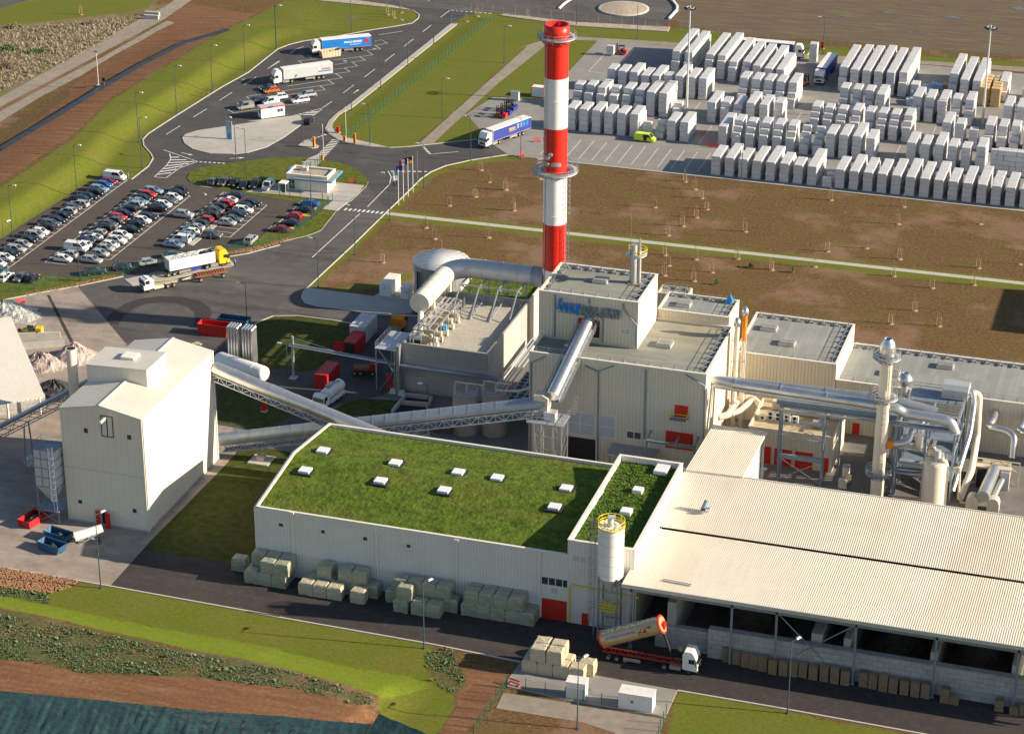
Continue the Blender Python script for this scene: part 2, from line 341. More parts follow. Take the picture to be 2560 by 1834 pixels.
# left bank lawn
bump_(lawn,K(1,(-900,2200),(-200,1750),(0,1600),(620,1180),(900,870),(1400,560),(1800,300),(2200,60))+K(2,(300,10),(560,0),(1000,30),(1260,75),(1400,130),(1340,210),(900,280),(600,320),(380,360),(0,600))+K(1,(1180,1090),(1170,1160),(1260,1300),(1060,1460),(900,1500))+K(5,(600,320),(300,520),(0,720),(-700,1200)),1.6)
# wedge lawns by the track and round the yard
bump_(lawn,K(2,(1700,150),(1990,90),(2268,130),(2600,150),(2600,420),(2268,365),(1330,1190),(900,1240),(640,1120),(600,1000),(800,850)),.8)
bump_(lawn,K(2,(1490,1180),(2268,455),(2500,250))+K(3,(860,300),(850,360),(560,610),(380,800))+K(2,(2100,900),(1950,1080),(1870,1135)),.8)
bump_(lawn,K(3,(-900,-60),(20,110),(640,190),(1400,270),(1900,330),(1930,375),(1400,345),(640,300),(300,360))+[],.8)
bump_(lawn,K(3,(1380,240),(1500,230),(2268,330))+K(4,(560,360),(1300,440),(2268,500),(2268,560),(1300,500),(560,440))+K(3,(1860,400),(1380,350)),.7)
# grass beside the concrete footpath and along the road edge of the field
fp=np.array([[p.x,p.y] for p in (g(6,1115,430),g(8,2900,1075))]); d,_=sdline(P,fp); np.maximum(lawn,.78*sst(1-np.abs(d+.6)/7.0)*(P[:,0]>-95),out=lawn)
re=xy(K(2,(2200,1270),(1800,1320),(1480,1420),(1250,1610))+K(6,(1130,440),(860,690),(500,1030),(640,1060),(1100,1010),(1300,940))); d,_=sdline(P,re); np.maximum(lawn,.62*sst(1-np.abs(d)/4.5),out=lawn)
# lower berm
bump_(lawn,K(13,(560,400),(880,425),(2268,675))+K(14,(0,640),(1480,900),(1560,1000),(1440,1110),(1660,1280),(1680,1420),(1560,1620),(1060,1640),(1060,1400),(1150,1300),(700,1180),(300,1060),(0,1000))+K(13,(2268,1060),(1500,920),(900,780),(400,650),(0,580),(-500,500),(-500,420),(0,500)),1.4)
TOP_=K(13,(-500,420),(0,500),(400,580),(900,690),(1400,780),(2268,930))+K(14,(300,960),(900,1090),(1300,1150),(1500,1230)); LOW_=K(14,(1100,1290),(600,1150),(0,1010))+K(13,(2268,1060),(1500,920),(900,780),(400,650),(0,580),(-500,500))
bump_(bright,W2(TOP_)+W2(LOW_,2.0),1.0)
bump_(weed,K(13,(-300,560),(0,600),(700,770),(1500,940),(2268,1080))+K(14,(600,1180),(1100,1330),(900,1350),(300,1230))+K(13,(2268,1230),(1500,1150),(700,1130),(300,1030),(-300,1000)),2.2,2.0)
bump_(weed,K(14,(1450,960),(1640,930),(1700,1080),(1760,1230),(1650,1300),(1500,1150)),1.6)
bump_(weed,K(13,(-200,430),(0,440),(330,470),(420,570),(300,560),(0,490)),1.0)
bump_(soil,K(13,(-300,1000),(300,1040),(700,1140),(1500,1160),(2268,1240))+K(14,(300,1240),(1000,1380),(1100,1420),(1040,1700),(0,1700))+K(13,(0,1700),(-400,1400)),1.8,2.0)
bump_(soil,K(13,(-300,250),(0,270),(560,375),(620,400),(420,480),(0,440),(-300,420)),.8)
bump_(soil,K(14,(1800,1050),(2100,1100),(2000,1300),(1700,1700),(1500,1700),(1680,1420),(1720,1250)),.8)
bump_(lawn,K(15,(1470,1275),(2268,1420))+K(16,(1450,1635),(3200,1960),(3200,2500),(0,2400))+K(15,(1330,1900)),1.5); lawn[(P[:,0]>60)&(P[:,1]<-100)]*=.75
# left brown strip and rough ground beyond it
bump_(soil,K(1,(-900,2100),(-200,1640),(0,1560),(600,1150),(900,850),(1400,545),(1800,280),(2250,20))+K(2,(250,20),(0,120))+K(1,(1500,20),(1350,180),(900,480),(560,720),(560,800),(0,1230),(-500,1500)),2.0)
bump_(dry,K(1,(-600,-300),(1300,-300),(1270,60),(1180,110),(900,330),(0,790),(-600,1080)),2.0)
bump_(lawn,K(1,(0,60),(600,-40),(1240,0),(1200,70),(860,120),(0,215)),2.0)
bump_(mud,K(3,(1480,-200),(1470,170),(1480,215),(2268,310))+K(4,(560,320),(2400,470),(2800,-400),(0,-400)),2.0)
lawn=np.maximum(lawn*(1-soil*.9),bright)
mb=MB(); me=bpy.data.meshes.new('ground'); idx=np.arange(nx*ny).reshape(ny,nx)
F=np.stack([idx[:-1,:-1],idx[:-1,1:],idx[1:,1:],idx[1:,:-1]],-1).reshape(-1,4)
me.from_pydata(np.column_stack([P,zz]).tolist(),[],F.tolist())
for nm,chs in (('zone_a',(lawn,soil,dry)),('zone_b',(mud,weed,bright))):
    at=me.color_attributes.new(nm,'FLOAT_COLOR','POINT'); at.data.foreach_set('color',np.stack([*chs,np.ones(len(P))],1).astype(np.float32).ravel())
me.polygons.foreach_set('use_smooth',np.ones(len(F),bool))
gm=bpy.data.materials.new('ground'); gm.use_nodes=True; N=gm.node_tree.nodes; L=gm.node_tree.links; bs=N['Principled BSDF']; bs.inputs['Roughness'].default_value=.95; bs.inputs['Specular IOR Level'].default_value=.15
tc=N.new('ShaderNodeTexCoord')
def noise(scale,det=8,rough=.6,sc=None,rz=0,off=0):
    n=N.new('ShaderNodeTexNoise'); n.inputs['Scale'].default_value=scale; n.inputs['Detail'].default_value=det; n.inputs['Roughness'].default_value=rough
    mp=N.new('ShaderNodeMapping'); mp.inputs['Location'].default_value=(off,off*2,0); mp.inputs['Rotation'].default_value=(0,0,rz)
    if sc: mp.inputs['Scale'].default_value=sc
    L.new(tc.outputs['Object'],mp.inputs[0]); L.new(mp.outputs[0],n.inputs['Vector']); return n.outputs['Fac']
def mth(op,a,b=None,cl=False):
    q=N.new('ShaderNodeMath'); q.operation=op; q.use_clamp=cl
    for i,x in enumerate((a,b)):
        if x is None: continue
        if isinstance(x,(int,float)): q.inputs[i].default_value=x
        else: L.new(x,q.inputs[i])
    return q.outputs[0]
def ramp(f,*st):
    r=N.new('ShaderNodeValToRGB'); e=r.color_ramp.elements
    while len(e)<len(st): e.new(.5)
    for i,(p,c) in enumerate(st): e[i].position=p; e[i].color=(*c,1)
    L.new(f,r.inputs[0]); return r.outputs[0]
def mix(f,a,b):
    m=N.new('ShaderNodeMix'); m.data_type='RGBA'
    if isinstance(f,(int,float)): m.inputs[0].default_value=f
    else: L.new(f,m.inputs[0])
    L.new(a,m.inputs[6]); L.new(b,m.inputs[7]); return m.outputs[2]
def thr(f,c,k): return mth('ADD',mth('MULTIPLY',mth('SUBTRACT',f,c),k),.5,True)
za=N.new('ShaderNodeVertexColor'); za.layer_name='zone_a'; zb=N.new('ShaderNodeVertexColor'); zb.layer_name='zone_b'
sa=N.new('ShaderNodeSeparateColor'); sb=N.new('ShaderNodeSeparateColor'); L.new(za.outputs[0],sa.inputs[0]); L.new(zb.outputs[0],sb.inputs[0])
nA=noise(.045,6,.6); nB=noise(.35,8,.7,off=5); nC=noise(1.6,8,.75,off=9); nD=noise(.12,7,.65,off=17); nE=noise(.5,6,.6,(.18,1.6,1),0,off=3)
def edge(w): return thr(mth('ADD',w,mth('MULTIPLY',mth('SUBTRACT',mth('ADD',mth('MULTIPLY',nB,.6),mth('MULTIPLY',nD,.4)),.5),.9)),.5,5)
scrub=ramp(nC,(.30,(.060,.034,.014)),(.45,(.115,.066,.028)),(.60,(.190,.112,.052)),(.75,(.34,.21,.105)))
scrub=mix(mth('MULTIPLY',thr(nD,.52,6),.7),scrub,ramp(nC,(.3,(.080,.064,.020)),(.7,(.19,.14,.052))))
scrub=mix(mth('MULTIPLY',thr(nA,.56,12),.8),scrub,ramp(nC,(.3,(.19,.115,.075)),(.7,(.27,.17,.115))))
scrub=mix(mth('MULTIPLY',thr(nE,.64,14),.6),scrub,ramp(nC,(.3,(.045,.025,.012)),(.7,(.12,.065,.03))))
soilc=ramp(mth('ADD',mth('MULTIPLY',nC,.6),mth('MULTIPLY',nE,.4)),(.32,(.115,.055,.028)),(.5,(.19,.095,.05)),(.68,(.285,.165,.095)))
dryc=mix(thr(nD,.5,6),ramp(nC,(.3,(.08,.085,.025)),(.7,(.20,.18,.075))),ramp(nC,(.3,(.13,.095,.06)),(.7,(.30,.225,.15))))
mudc=mix(thr(nE,.54,8),ramp(nC,(.3,(.085,.06,.045)),(.7,(.17,.13,.10))),ramp(nC,(.3,(.12,.105,.05)),(.7,(.20,.165,.10))))
lawnc=mix(mth('MULTIPLY',thr(nD,.5,5),.5),ramp(nC,(.3,(.080,.105,.010)),(.7,(.150,.180,.022))),ramp(nC,(.3,(.11,.105,.016)),(.7,(.20,.18,.042))))
lawnc=mix(mth('MULTIPLY',thr(nE,.62,8),.5),lawnc,ramp(nC,(.3,(.13,.10,.03)),(.7,(.22,.17,.07))))
brc=mix(mth('MULTIPLY',thr(nB,.55,6),.6),ramp(nC,(.28,(.105,.155,.010)),(.72,(.20,.255,.024))),ramp(nC,(.28,(.10,.125,.012)),(.72,(.19,.21,.03))))
c=mix(edge(sb.outputs[0]),scrub,mudc); c=mix(edge(sa.outputs[2]),c,dryc); c=mix(edge(sa.outputs[1]),c,soilc); c=mix(edge(sa.outputs[0]),c,lawnc); c=mix(edge(sb.outputs[2]),c,brc)
c=mix(mth('MULTIPLY',edge(sb.outputs[1]),mth('MULTIPLY',thr(nB,.47,9),.75)),c,ramp(nC,(.3,(.035,.055,.016)),(.7,(.12,.155,.06))))
L.new(c,bs.inputs['Base Color'])
bp=N.new('ShaderNodeBump'); bp.inputs['Strength'].default_value=1
hgt=mth('ADD',mth('MULTIPLY',nC,.22),mth('MULTIPLY',nB,.22)); rough=mth('SUBTRACT',1.0,mth('MULTIPLY',sa.outputs[0],.72)); L.new(mth('MULTIPLY',hgt,rough),bp.inputs['Height']); L.new(bp.outputs[0],bs.inputs['Normal'])
me.materials.append(gm); ground=bpy.data.objects.new('ground',me); COL.objects.link(ground); ground['kind']='structure'
# ---------------------------------------------------------------- surfaces laid on the ground
mat('asphalt',(.062,.060,.064),.88,0,.1,.25,stain=[((.10,.098,.10),.55,.10),((.035,.033,.035),.4,.3,(.3,1.2,1),.6),((.09,.088,.086),.3,1.3)])
mat('asphalt_worn',(.088,.084,.084),.85,0,.12,.3,stain=[((.15,.14,.135),.7,.07,(.25,1,1),1.0),((.042,.038,.042),.65,.16,(.22,1.3,1),1.05),((.16,.13,.11),.35,.5)])
mat('asphalt_brown',(.078,.064,.058),.9,0,.08,.3,stain=[((.10,.082,.072),.45,.08),((.05,.042,.04),.35,.35)])
mat('asphalt_dark',(.040,.033,.034),.9,0,.12,.3,stain=[((.075,.065,.06),.4,.12,(.25,1.6,1)),((.09,.075,.065),.35,.9)])
mat('concrete_yard',(.255,.245,.235),.88,0,.08,.2,stain=[((.20,.19,.18),.5,.10),((.31,.29,.265),.4,.35)])
mat('concrete_pale',(.42,.405,.375),.85,0,.08,.3,stain=[((.34,.32,.29),.5,.15),((.30,.28,.26),.3,.8)])
mat('concrete_dusty',(.33,.28,.24),.9,0,.10,.2,stain=[((.25,.165,.125),.7,.07),((.40,.355,.31),.5,.22,(.3,1.5,1),.9),((.17,.145,.135),.6,.11,(.25,1.4,1),.3),((.15,.13,.12),.4,.5)])
mat('plant_concrete',(.17,.16,.155),.9,0,.15,.2,stain=[((.10,.095,.095),.5,.12),((.24,.22,.20),.4,.4)])
mat('gravel_track',(.26,.225,.185),.95,0,.18,.6,stain=[((.33,.29,.25),.5,.12),((.2,.165,.12),.4,.5)])
mat('gravel_pale',(.40,.33,.26),.95,0,.3,1.2,bump=.15,bscale=2)
mat('path_concrete',(.45,.43,.38),.85,0,.08,.4)
mat('kerb',(.50,.475,.42),.85,0,.1,.8)
mat('road_paint',(.74,.73,.70),.7,0,.08,1.5,stain=((.4,.38,.36),.3,1.2))
mat('road_paint_yellow',(.70,.45,.06),.7,0,.1,1.5)
mat('new_patch',(.040,.034,.037),.9,0,.08,.5)
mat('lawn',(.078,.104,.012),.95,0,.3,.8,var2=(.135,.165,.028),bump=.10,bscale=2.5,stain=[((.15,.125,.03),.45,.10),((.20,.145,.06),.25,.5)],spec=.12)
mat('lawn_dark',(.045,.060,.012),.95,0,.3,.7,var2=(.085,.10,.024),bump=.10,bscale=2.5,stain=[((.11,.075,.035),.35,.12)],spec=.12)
mat('puddle',(.13,.13,.125),.12,0,.1,.5,spec=.6)
def sheet(name,L,m,z): return struct(MB().poly([(p.x,p.y,z) for p in (W2(L) if isinstance(L[0],tuple) else L)]),name,MATS[m])
def raised(name,L,m,z1,z0=-.05):
    mb=MB(); mb.prism([(p.x,p.y) for p in (W2(L) if isinstance(L[0],tuple) else L)],z0,z1,1,0); return struct(mb,name,[MATS[m],MATS['kerb']])
def strip(mb,pts,w0,w1,z0,z1,m=0):
    pts=[Vector((p.x,p.y,0)) for p in pts]; n=len(pts); off=[]
    for i in range(n):
        t=(pts[min(i+1,n-1)]-pts[max(i-1,0)]).normalized(); off.append(Vector((-t.y,t.x,0)))
    for i in range(n-1):
        a,b=pts[i]+off[i]*w0,pts[i]+off[i]*w1; c,d=pts[i+1]+off[i+1]*w1,pts[i+1]+off[i+1]*w0
        if z1>z0: mb.add([(*a.xy,z1),(*b.xy,z1),(*c.xy,z1),(*d.xy,z1),(*a.xy,z0),(*b.xy,z0),(*c.xy,z0),(*d.xy,z0)],[(0,3,2,1),(4,5,6,7),(0,1,5,4),(1,2,6,5),(2,3,7,6),(3,0,4,7)],m)
        else: mb.add([(*a.xy,z1),(*b.xy,z1),(*c.xy,z1),(*d.xy,z1)],[(3,2,1,0)],m)
    return mb
def line_(name,L,w=.15,z=.036,m='road_paint'): return strip(MB(),W2(L),-w/2,w/2,z,z)
def kerb(L,w=.28,h=.13): return struct(strip(MB(),W2(L),-w/2,w/2,-.05,h),'kerb',MATS['kerb'])
KL=K(1,(1065,1455),(1200,1350),(1240,1285),(1225,1250),(1165,1180),(1158,1130),(1200,1085),(1400,955),(1800,705))+K(2,(0,590),(240,400),(330,365),(450,335),(700,300),(1000,245),(1200,215),(1330,190),(1380,150),(1387,122),(1340,90),(1230,60))
KR=K(2,(1640,195),(1500,310),(820,850),(720,920),(655,980),(625,1040),(655,1085),(740,1140),(830,1165),(1000,1190),(1150,1198),(1300,1190),(1490,1170),(1870,1130))
KD=K(2,(2100,1255),(1800,1300),(1600,1345),(1480,1395),(1400,1450),(1250,1600))+K(6,(1130,415),(850,690),(480,1035))
KE=K(6,(480,1035),(450,1070),(435,1115),(465,1160),(560,1185),(700,1200),(1040,1250),(1300,1270))
KF=K(6,(900,1337),(700,1300),(400,1262),(200,1265),(90,1310),(-20,1385))
KG=K(5,(2268,690),(2000,760),(1850,785))+K(5,(1000,945),(640,1020),(300,1080),(-300,1200))
ROAD=KL[::-1][:0]+KL+K(2,(900,25),(600,5),(500,-120),(2600,-120),(2600,140),(2268,85),(1990,88),(1760,130))+KR+K(2,(2000,1180),(2110,1255))+KD+KE+K(6,(1300,1560))+K(10,(1100,480),(700,560),(560,700),(0,760))+K(9,(1775,720),(1000,60))+K(5,(1040,1510),(630,1025),(300,1080),(-300,1200),(-500,900),(0,640),(850,100))
sheet('road',ROAD,'asphalt',.016)
WORN=K(6,(1130,415),(850,690),(480,1035),(440,1080),(440,1130),(480,1170),(700,1200),(1300,1270),(1300,1420),(880,1400),(860,1330),(700,1300),(400,1262),(200,1265),(90,1310))+K(5,(2010,1365),(2000,1500),(1040,1510),(630,1025),(1000,945),(1850,785),(2268,690))+K(6,(370,630),(590,560),(720,415),(880,290),(965,200))
sheet('road_worn',WORN,'asphalt_worn',.020)
CP=K(5,(850,100),(600,265),(330,450),(0,665),(-260,830),(-400,1010),(0,988),(270,1004),(345,935),(480,950),(690,952),(1000,915),(1280,870),(1660,780))+K(24,(480,1352),(800,1065),(1240,1105),(1920,470),(1050,370),(800,340),(0,240))+K(23,(700,185),(560,140),(505,70),(500,10))+K(1,(1510,1440),(1400,1400),(1200,1400),(1065,1455))
sheet('car_park',CP,'asphalt_brown',.022)
DAM=K(5,(860,1285),(900,1240),(1000,1170),(1120,1125),(1300,1103),(1480,1108),(1620,1140),(1700,1195),(1715,1240),(1690,1300),(1640,1340),(1560,1345),(1580,1280),(1570,1235),(1520,1190),(1420,1160),(1300,1155),(1180,1165),(1090,1200),(1000,1270),(960,1340),(900,1330))
sheet('asphalt_repair',DAM,'new_patch',.026)
# yard
sheet('storage_yard',[S(-164,601),S(-163.6,548),S(-176,545),S(-178,530)]+W2(K(2,(2000,1180),(2110,1255)))+[S(-166,504.8),S(-152,504.6),S(0,504.4),S(0,606),S(-75,606),S(-103,601.5)],'concrete_yard',.03)
struct(MB().box(*(S(-152,504).x,S(0,504).x),S(0,504.0).y,S(0,504.5).y,-.05,.16),'yard_kerb',MATS['concrete_plain'])
TR=K(2,(1380,1168),(2268,372))+K(3,(180,395),(300,350),(380,330),(640,296),(1400,342))+K(4,(500,440),(1400,490),(2500,560),(2500,600),(1500,525),(500,482))+K(3,(1380,372),(850,333),(640,325),(500,340),(390,378),(0,690))+K(2,(1490,1172))
sheet('service_track',TR,'gravel_track',.012)
# concrete and plant areas
sheet('plant_yard',[S(-166,296),S(0,296),S(0,399),S(-117,402),S(-118,406),S(-150,409)]+W2(K(6,(1040,1250),(900,1335)))+W2(K(10,(200,330)))+[S(-166,370)],'plant_concrete',.008)
CONC=K(13,(-600,160),(0,270),(880,425),(1190,80))+[]
sheet('concrete_apron',W2(K(13,(-700,130),(0,270),(890,424),(1200,78)))+[S(-158,311),S(-157,340),S(-163,352)]+W2(K(5,(1040,1510),(632,1025),(300,1080),(-400,1220))),'concrete_dusty',.014)
sheet('loading_road',W2(K(13,(890,424),(2268,672))+K(14,(0,632),(1480,892),(2210,1038))+K(15,(150,1010),(1470,1268),(2268,1405))+K(16,(0,1360),(1450,1620),(3000,1900)))+[S(10,300),S(-40,303.6),S(-137.6,303.65)]+W2(K(13,(1890,238),(1190,125),(1210,70))),'asphalt_dark',.018)
struct(strip(MB(),W2(K(13,(-700,130),(0,270),(890,424),(2268,672))+K(14,(0,632),(1480,892),(2210,1038))),-.14,.14,-.05,.12),'kerb',MATS['kerb'])
struct(strip(MB(),W2(K(15,(1470,1268),(2268,1405))+K(16,(1450,1620),(3000,1900))),-.14,.14,-.05,.12),'kerb',MATS['kerb'])
for kk in (KL,KD,KF,KG[:3],KG[3:]): kerb(kk)
kerb(KE); kerb(KR[5:])
# pavements and islands
raised('pavement',KR[:11]+K(2,(770,1110),(700,1060),(680,1030),(690,990),(740,930),(850,870),(1700,195)),'concrete_pale',.13)
raised('paved_island',K(1,(1475,1120),(1500,1090),(1600,1060),(1800,1030),(2110,985))+K(2,(0,985),(420,935),(450,1000),(300,1110),(150,1195),(0,1238),(-120,1252))+K(1,(1900,1249),(1700,1245),(1560,1210),(1495,1165)),'concrete_pale',.13)
raised('splitter_island',K(2,(405,1180),(455,1140),(490,1135),(575,1185),(565,1200),(520,1205)),'concrete_pale',.13)
raised('gatehouse_lawn',K(1,(1640,1505),(1540,1475),(1512,1440),(1540,1395),(1620,1358),(1900,1318))+K(2,(200,1280),(480,1275),(650,1300),(780,1330),(880,1375),(950,1430),(975,1475),(960,1510),(840,1625))+K(6,(710,405),(500,360),(-80,265)),'lawn',.11)
raised('gatehouse_paving',K(6,(720,185),(940,210),(900,270),(720,415),(600,400),(690,330),(280,285),(-20,262),(150,215),(250,190)),'concrete_pale',.135)
raised('gate_path',K(2,(490,1285),(600,1240),(600,1300),(545,1360),(430,1345)),'concrete_pale',.13)
raised('verge_lawn',K(24,(0,1440),(480,1352),(800,1065),(1240,1105),(1860,640),(2120,670))+K(6,(590,575),(480,615),(370,640),(100,718),(0,745)),'lawn',.10)
raised('verge_lawn',K(5,(1000,915),(690,952),(480,950),(345,935),(270,1004),(0,988),(-300,1010),(-300,1195),(0,1140),(300,1076),(640,1016),(990,942)),'lawn',.10)
raised('tank_apron',KE[:-1]+K(6,(1330,1240),(1350,1080),(1300,1030),(1230,1020),(1190,1060),(1050,1085),(1020,1105),(700,1065)),'concrete_pale',.12)
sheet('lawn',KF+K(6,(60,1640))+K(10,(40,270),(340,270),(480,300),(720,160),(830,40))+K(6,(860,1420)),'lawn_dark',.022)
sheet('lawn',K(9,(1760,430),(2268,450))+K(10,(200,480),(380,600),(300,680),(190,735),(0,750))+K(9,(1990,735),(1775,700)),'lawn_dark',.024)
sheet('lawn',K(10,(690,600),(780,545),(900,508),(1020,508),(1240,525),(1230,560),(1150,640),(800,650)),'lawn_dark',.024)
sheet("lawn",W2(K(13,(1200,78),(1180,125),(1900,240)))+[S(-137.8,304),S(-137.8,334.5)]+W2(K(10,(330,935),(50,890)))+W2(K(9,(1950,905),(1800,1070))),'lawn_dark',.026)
sheet('footpath',K(6,(1110,420),(1130,446))+K(8,(2268,1012),(2900,1090),(2900,1065),(2268,988)),'path_concrete',.03)
# far corner: road junction with a roundabout
raised('stone_verge',K(3,(30,130),(70,118),(640,185),(1410,225),(1390,262),(640,215)),'gravel_pale',.25)
raised('stone_verge',K(2,(600,-8),(900,10),(1180,50),(1330,88),(1230,75),(900,40),(560,8)),'gravel_pale',.2)
sheet('road',K(3,(-950,-40),(-700,55),(60,110),(640,178),(1330,215),(1480,130),(1440,0),(1300,-140),(-950,-160)),'asphalt_worn',.03)
# upper left tracks
sheet('gravel_track',K(1,(1330,60),(1500,-60),(1640,-60),(1330,160),(700,500),(0,870),(-400,1060),(-400,1000),(0,790),(700,400),(1180,130)),'gravel_track',.05)
sheet('dirt_track',K(1,(1350,170),(1480,205),(1280,250),(900,480),(560,700),(0,1010),(-400,1230),(-400,1180),(0,905),(560,600),(820,470)),'gravel_track',.06)
sheet('road',K(1,(-400,-120),(420,-120),(230,0),(0,72),(-400,190)),'asphalt_worn',.04)
# ---------------------------------------------------------------- buildings
def walls(p,x0,x1,y0,y1,z0,z1,m,t=.3,name='wall',label=None):
    mb=MB(); mb.box(x0,x1,y0,y0+t,z0,z1); mb.box(x0,x1,y1-t,y1,z0,z1); mb.box(x0,x0+t,y0+t,y1-t,z0,z1); mb.box(x1-t,x1,y0+t,y1-t,z0,z1)
    return part(mb,name,M[m],p,label)
def coping(p,x0,x1,y0,y1,z,m='trim_cream',w=.42,h=.1,o=.06):
    mb=MB(); mb.box(x0-o,x1+o,y0-o,y0-o+w,z+.003,z+h); mb.box(x0-o,x1+o,y1+o-w,y1+o,z+.003,z+h); mb.box(x0-o,x0-o+w,y0-o+w,y1+o-w,z+.003,z+h); mb.box(x1+o-w,x1+o,y0-o+w,y1+o-w,z+.003,z+h)
    return part(mb,'coping',M[m],p)
def flat_roof(p,x0,x1,y0,y1,z,m,t=.3,name='roof'):
    return part(MB().box(x0+t+.003,x1-t-.003,y0+t+.003,y1-t-.003,z-.25,z),name,M[m],p)
cwm=mesh_of(MB().box(-.62,.62,-.2,.2,0,.2).box(-.18,.18,-.65,.5,.205,.34).box(-.05,.05,-.05,.05,.3,1.0),'counterweight',M['steel_grey'],(0,0,0))  # enlarged and darkened so the feet take in their dark shadows
def guardrail(p,pts,z,step=2.3,cw=True,name='guardrail'):
    mb=MB(); off=OFF[p.name]; cws=[]
    for i in range(len(pts)-1):
        a,b=Vector((*pts[i],z)),Vector((*pts[i+1],z)); n=max(1,int((b-a).length/step))
        for k in range(n+1):
            q=a.lerp(b,k/n); mb.bar(q,q+Vector((0,0,1.05)),.06); cws.append((q,math.atan2(b.y-a.y,b.x-a.x)))
        for hgt in (.55,1.05): mb.bar(a+Vector((0,0,hgt)),b+Vector((0,0,hgt)),.05)
    gr=part(mb,name,M['galv'],p)
    if cw:
        for q,an in cws:
            o=bpy.data.objects.new('counterweight',cwm); COL.objects.link(o); o.parent=gr; o.location=q-off; o.rotation_euler=(0,0,an)
    return gr
def smoke_vent(p,c,dx=2.3,dy=2.3,n=9):
    mb=MB().box(c[0]-dx/2,c[0]+dx/2,c[1]-dy/2,c[1]+dy/2,c[2],c[2]+.55); v=part(mb,'smoke_vent',M['louvre'],p)
    sl=MB()
    for i in range(n):
        x=c[0]-dx/2+.12+(dx-.24)*(i+.5)/n; sl.cbox((x,c[1],c[2]+.64),((dx-.24)/n*.5,dy-.25,.13))
    sl.box(c[0]-dx/2+.1,c[0]+dx/2-.1,c[1]-dy/2+.1,c[1]+dy/2-.1,c[2]+.551,c[2]+.556,1); part(sl,'slats',[M['louvre'],M['dark']],v)
def pane(p,k,x0,y0,x1,y1,Y,name='window',m='glass',fr='trim_cream',n=(1,1),d=.06,fw=.12,lab=None):
    a,b=gy(k,x0,y0,Y),gy(k,x1,y1,Y); X0,X1=sorted((a.x,b.x)); Z0,Z1=sorted((a.z,b.z)); return win(p,X0,X1,Z0,Z1,Y,name,m,fr,n,d,fw,lab)
def win(p,X0,X1,Z0,Z1,Y,name='window',m='glass',fr='trim_cream',n=(1,1),d=.06,fw=.12,lab=None):
    w=part(MB().box(X0,X1,Y-d*.5,Y+.1,Z0,Z1),name,M[m],p,lab)
    if fr:
        f=MB()
        for i in range(n[0]+1): x=X0+(X1-X0)*i/n[0]; f.box(x-fw/2,x+fw/2,Y-d,Y+.08,Z0-fw/2,Z1+fw/2)
        for j in range(n[1]+1):
            z=Z0+(Z1-Z0)*j/n[1]
            for i in range(n[0]): xa=X0+(X1-X0)*i/n[0]+fw/2; xb=X0+(X1-X0)*(i+1)/n[0]-fw/2; f.box(xa,xb,Y-d+.002,Y+.08,z-fw/2,z+fw/2)
        part(f,'frame',M[fr],w)
    return w
def pipe_on(p,k,pts,Y,r=.1,m='steel_grey',name='downpipe'):
    return part(MB().tube([gy(k,x,y,Y) for x,y in pts],r,6),name,M[m],p)
def site(name,label,cat,x,y,z=0,group=None): return thing(name,label,cat,S(x,y,z),0,group)
def B2(x0,x1,y0,y1): return x0+OX,x1+OX,y0+OY,y1+OY
# --- green roofed hall
hall=site('green_roof_hall','long white hall with pitched grass roof and bales stacked along its front','hall',-137.6,303.65)
x0,x1,y0,y1=B2(-137.6,-86.1,303.65,335.05); yr=319.4+OY; ze,zr=11.55,13.55
mb=MB()
for X,t in ((x0,.3),(x1-.3,.3)):
    mb.add([(X,y0+.3,0),(X,y1-.3,0),(X,y1-.3,ze),(X,yr,zr),(X,y0+.3,ze),(X+t,y0+.3,0),(X+t,y1-.3,0),(X+t,y1-.3,ze),(X+t,yr,zr),(X+t,y0+.3,ze)],[(4,3,2,1,0),(5,6,7,8,9),(0,1,6,5),(1,2,7,6),(2,3,8,7),(3,4,9,8),(4,0,5,9)])
mb.box(x0,x1,y0,y0+.3,0,ze); mb.box(x0,x1,y1-.3,y1,0,ze); part(mb,'wall',M['cladding_white'],hall)
mb=MB()
gv=60; gh=28; pts=[]
for j in range(gh+1):
    y=y0+.3+(y1-y0-.6)*j/gh; zz_=ze-.45+(zr-ze)*(1-abs(y-yr)/(yr-y0 if y<yr else y1-yr))
    for i in range(gv+1): pts.append((x0+.3+(x1-x0-.6)*i/gv,y,zz_+random.uniform(-.05,.05)))
mb.add(pts,[(j*(gv+1)+i,j*(gv+1)+i+1,(j+1)*(gv+1)+i+1,(j+1)*(gv+1)+i) for j in range(gh) for i in range(gv)],0,True)
mat('sedum',(.060,.105,.012),.95,0,.4,.9,var2=(.125,.185,.022),bump=.22,bscale=1.6,stain=[((.135,.125,.03),.6,.12,(.35,1.4,1)),((.035,.055,.010),.5,.5),((.15,.21,.03),.45,.28)],spec=.15)
hroof=part(mb,'green_roof',M['sedum'],hall)
mb=MB(); e=.06
for X in (x0-e,x1-.36): mb.extr([(0,0),(.42,0),(.42,.16),(0,.16)],(X+.42,y0-e,ze),(0,yr-y0+e,zr-ze),math.hypot(yr-y0+e,zr-ze)); mb.extr([(0,0),(.42,0),(.42,.16),(0,.16)],(X+.42,yr,zr),(0,y1+e-yr,ze-zr),math.hypot(y1+e-yr,zr-ze))
for i in (0,1): pass
mb.box(x0-e+.42,x1-.36,y0-e,y0+.36,ze+.003,ze+.14); mb.box(x0-e+.42,x1-.36,y1-.36,y1+e,ze+.003,ze+.14); part(mb,'coping',M['trim_cream'],hall)
def hall_z(y): return ze-.45+(zr-ze)*(1-abs(y-yr)/(yr-y0 if y<yr else y1-yr))
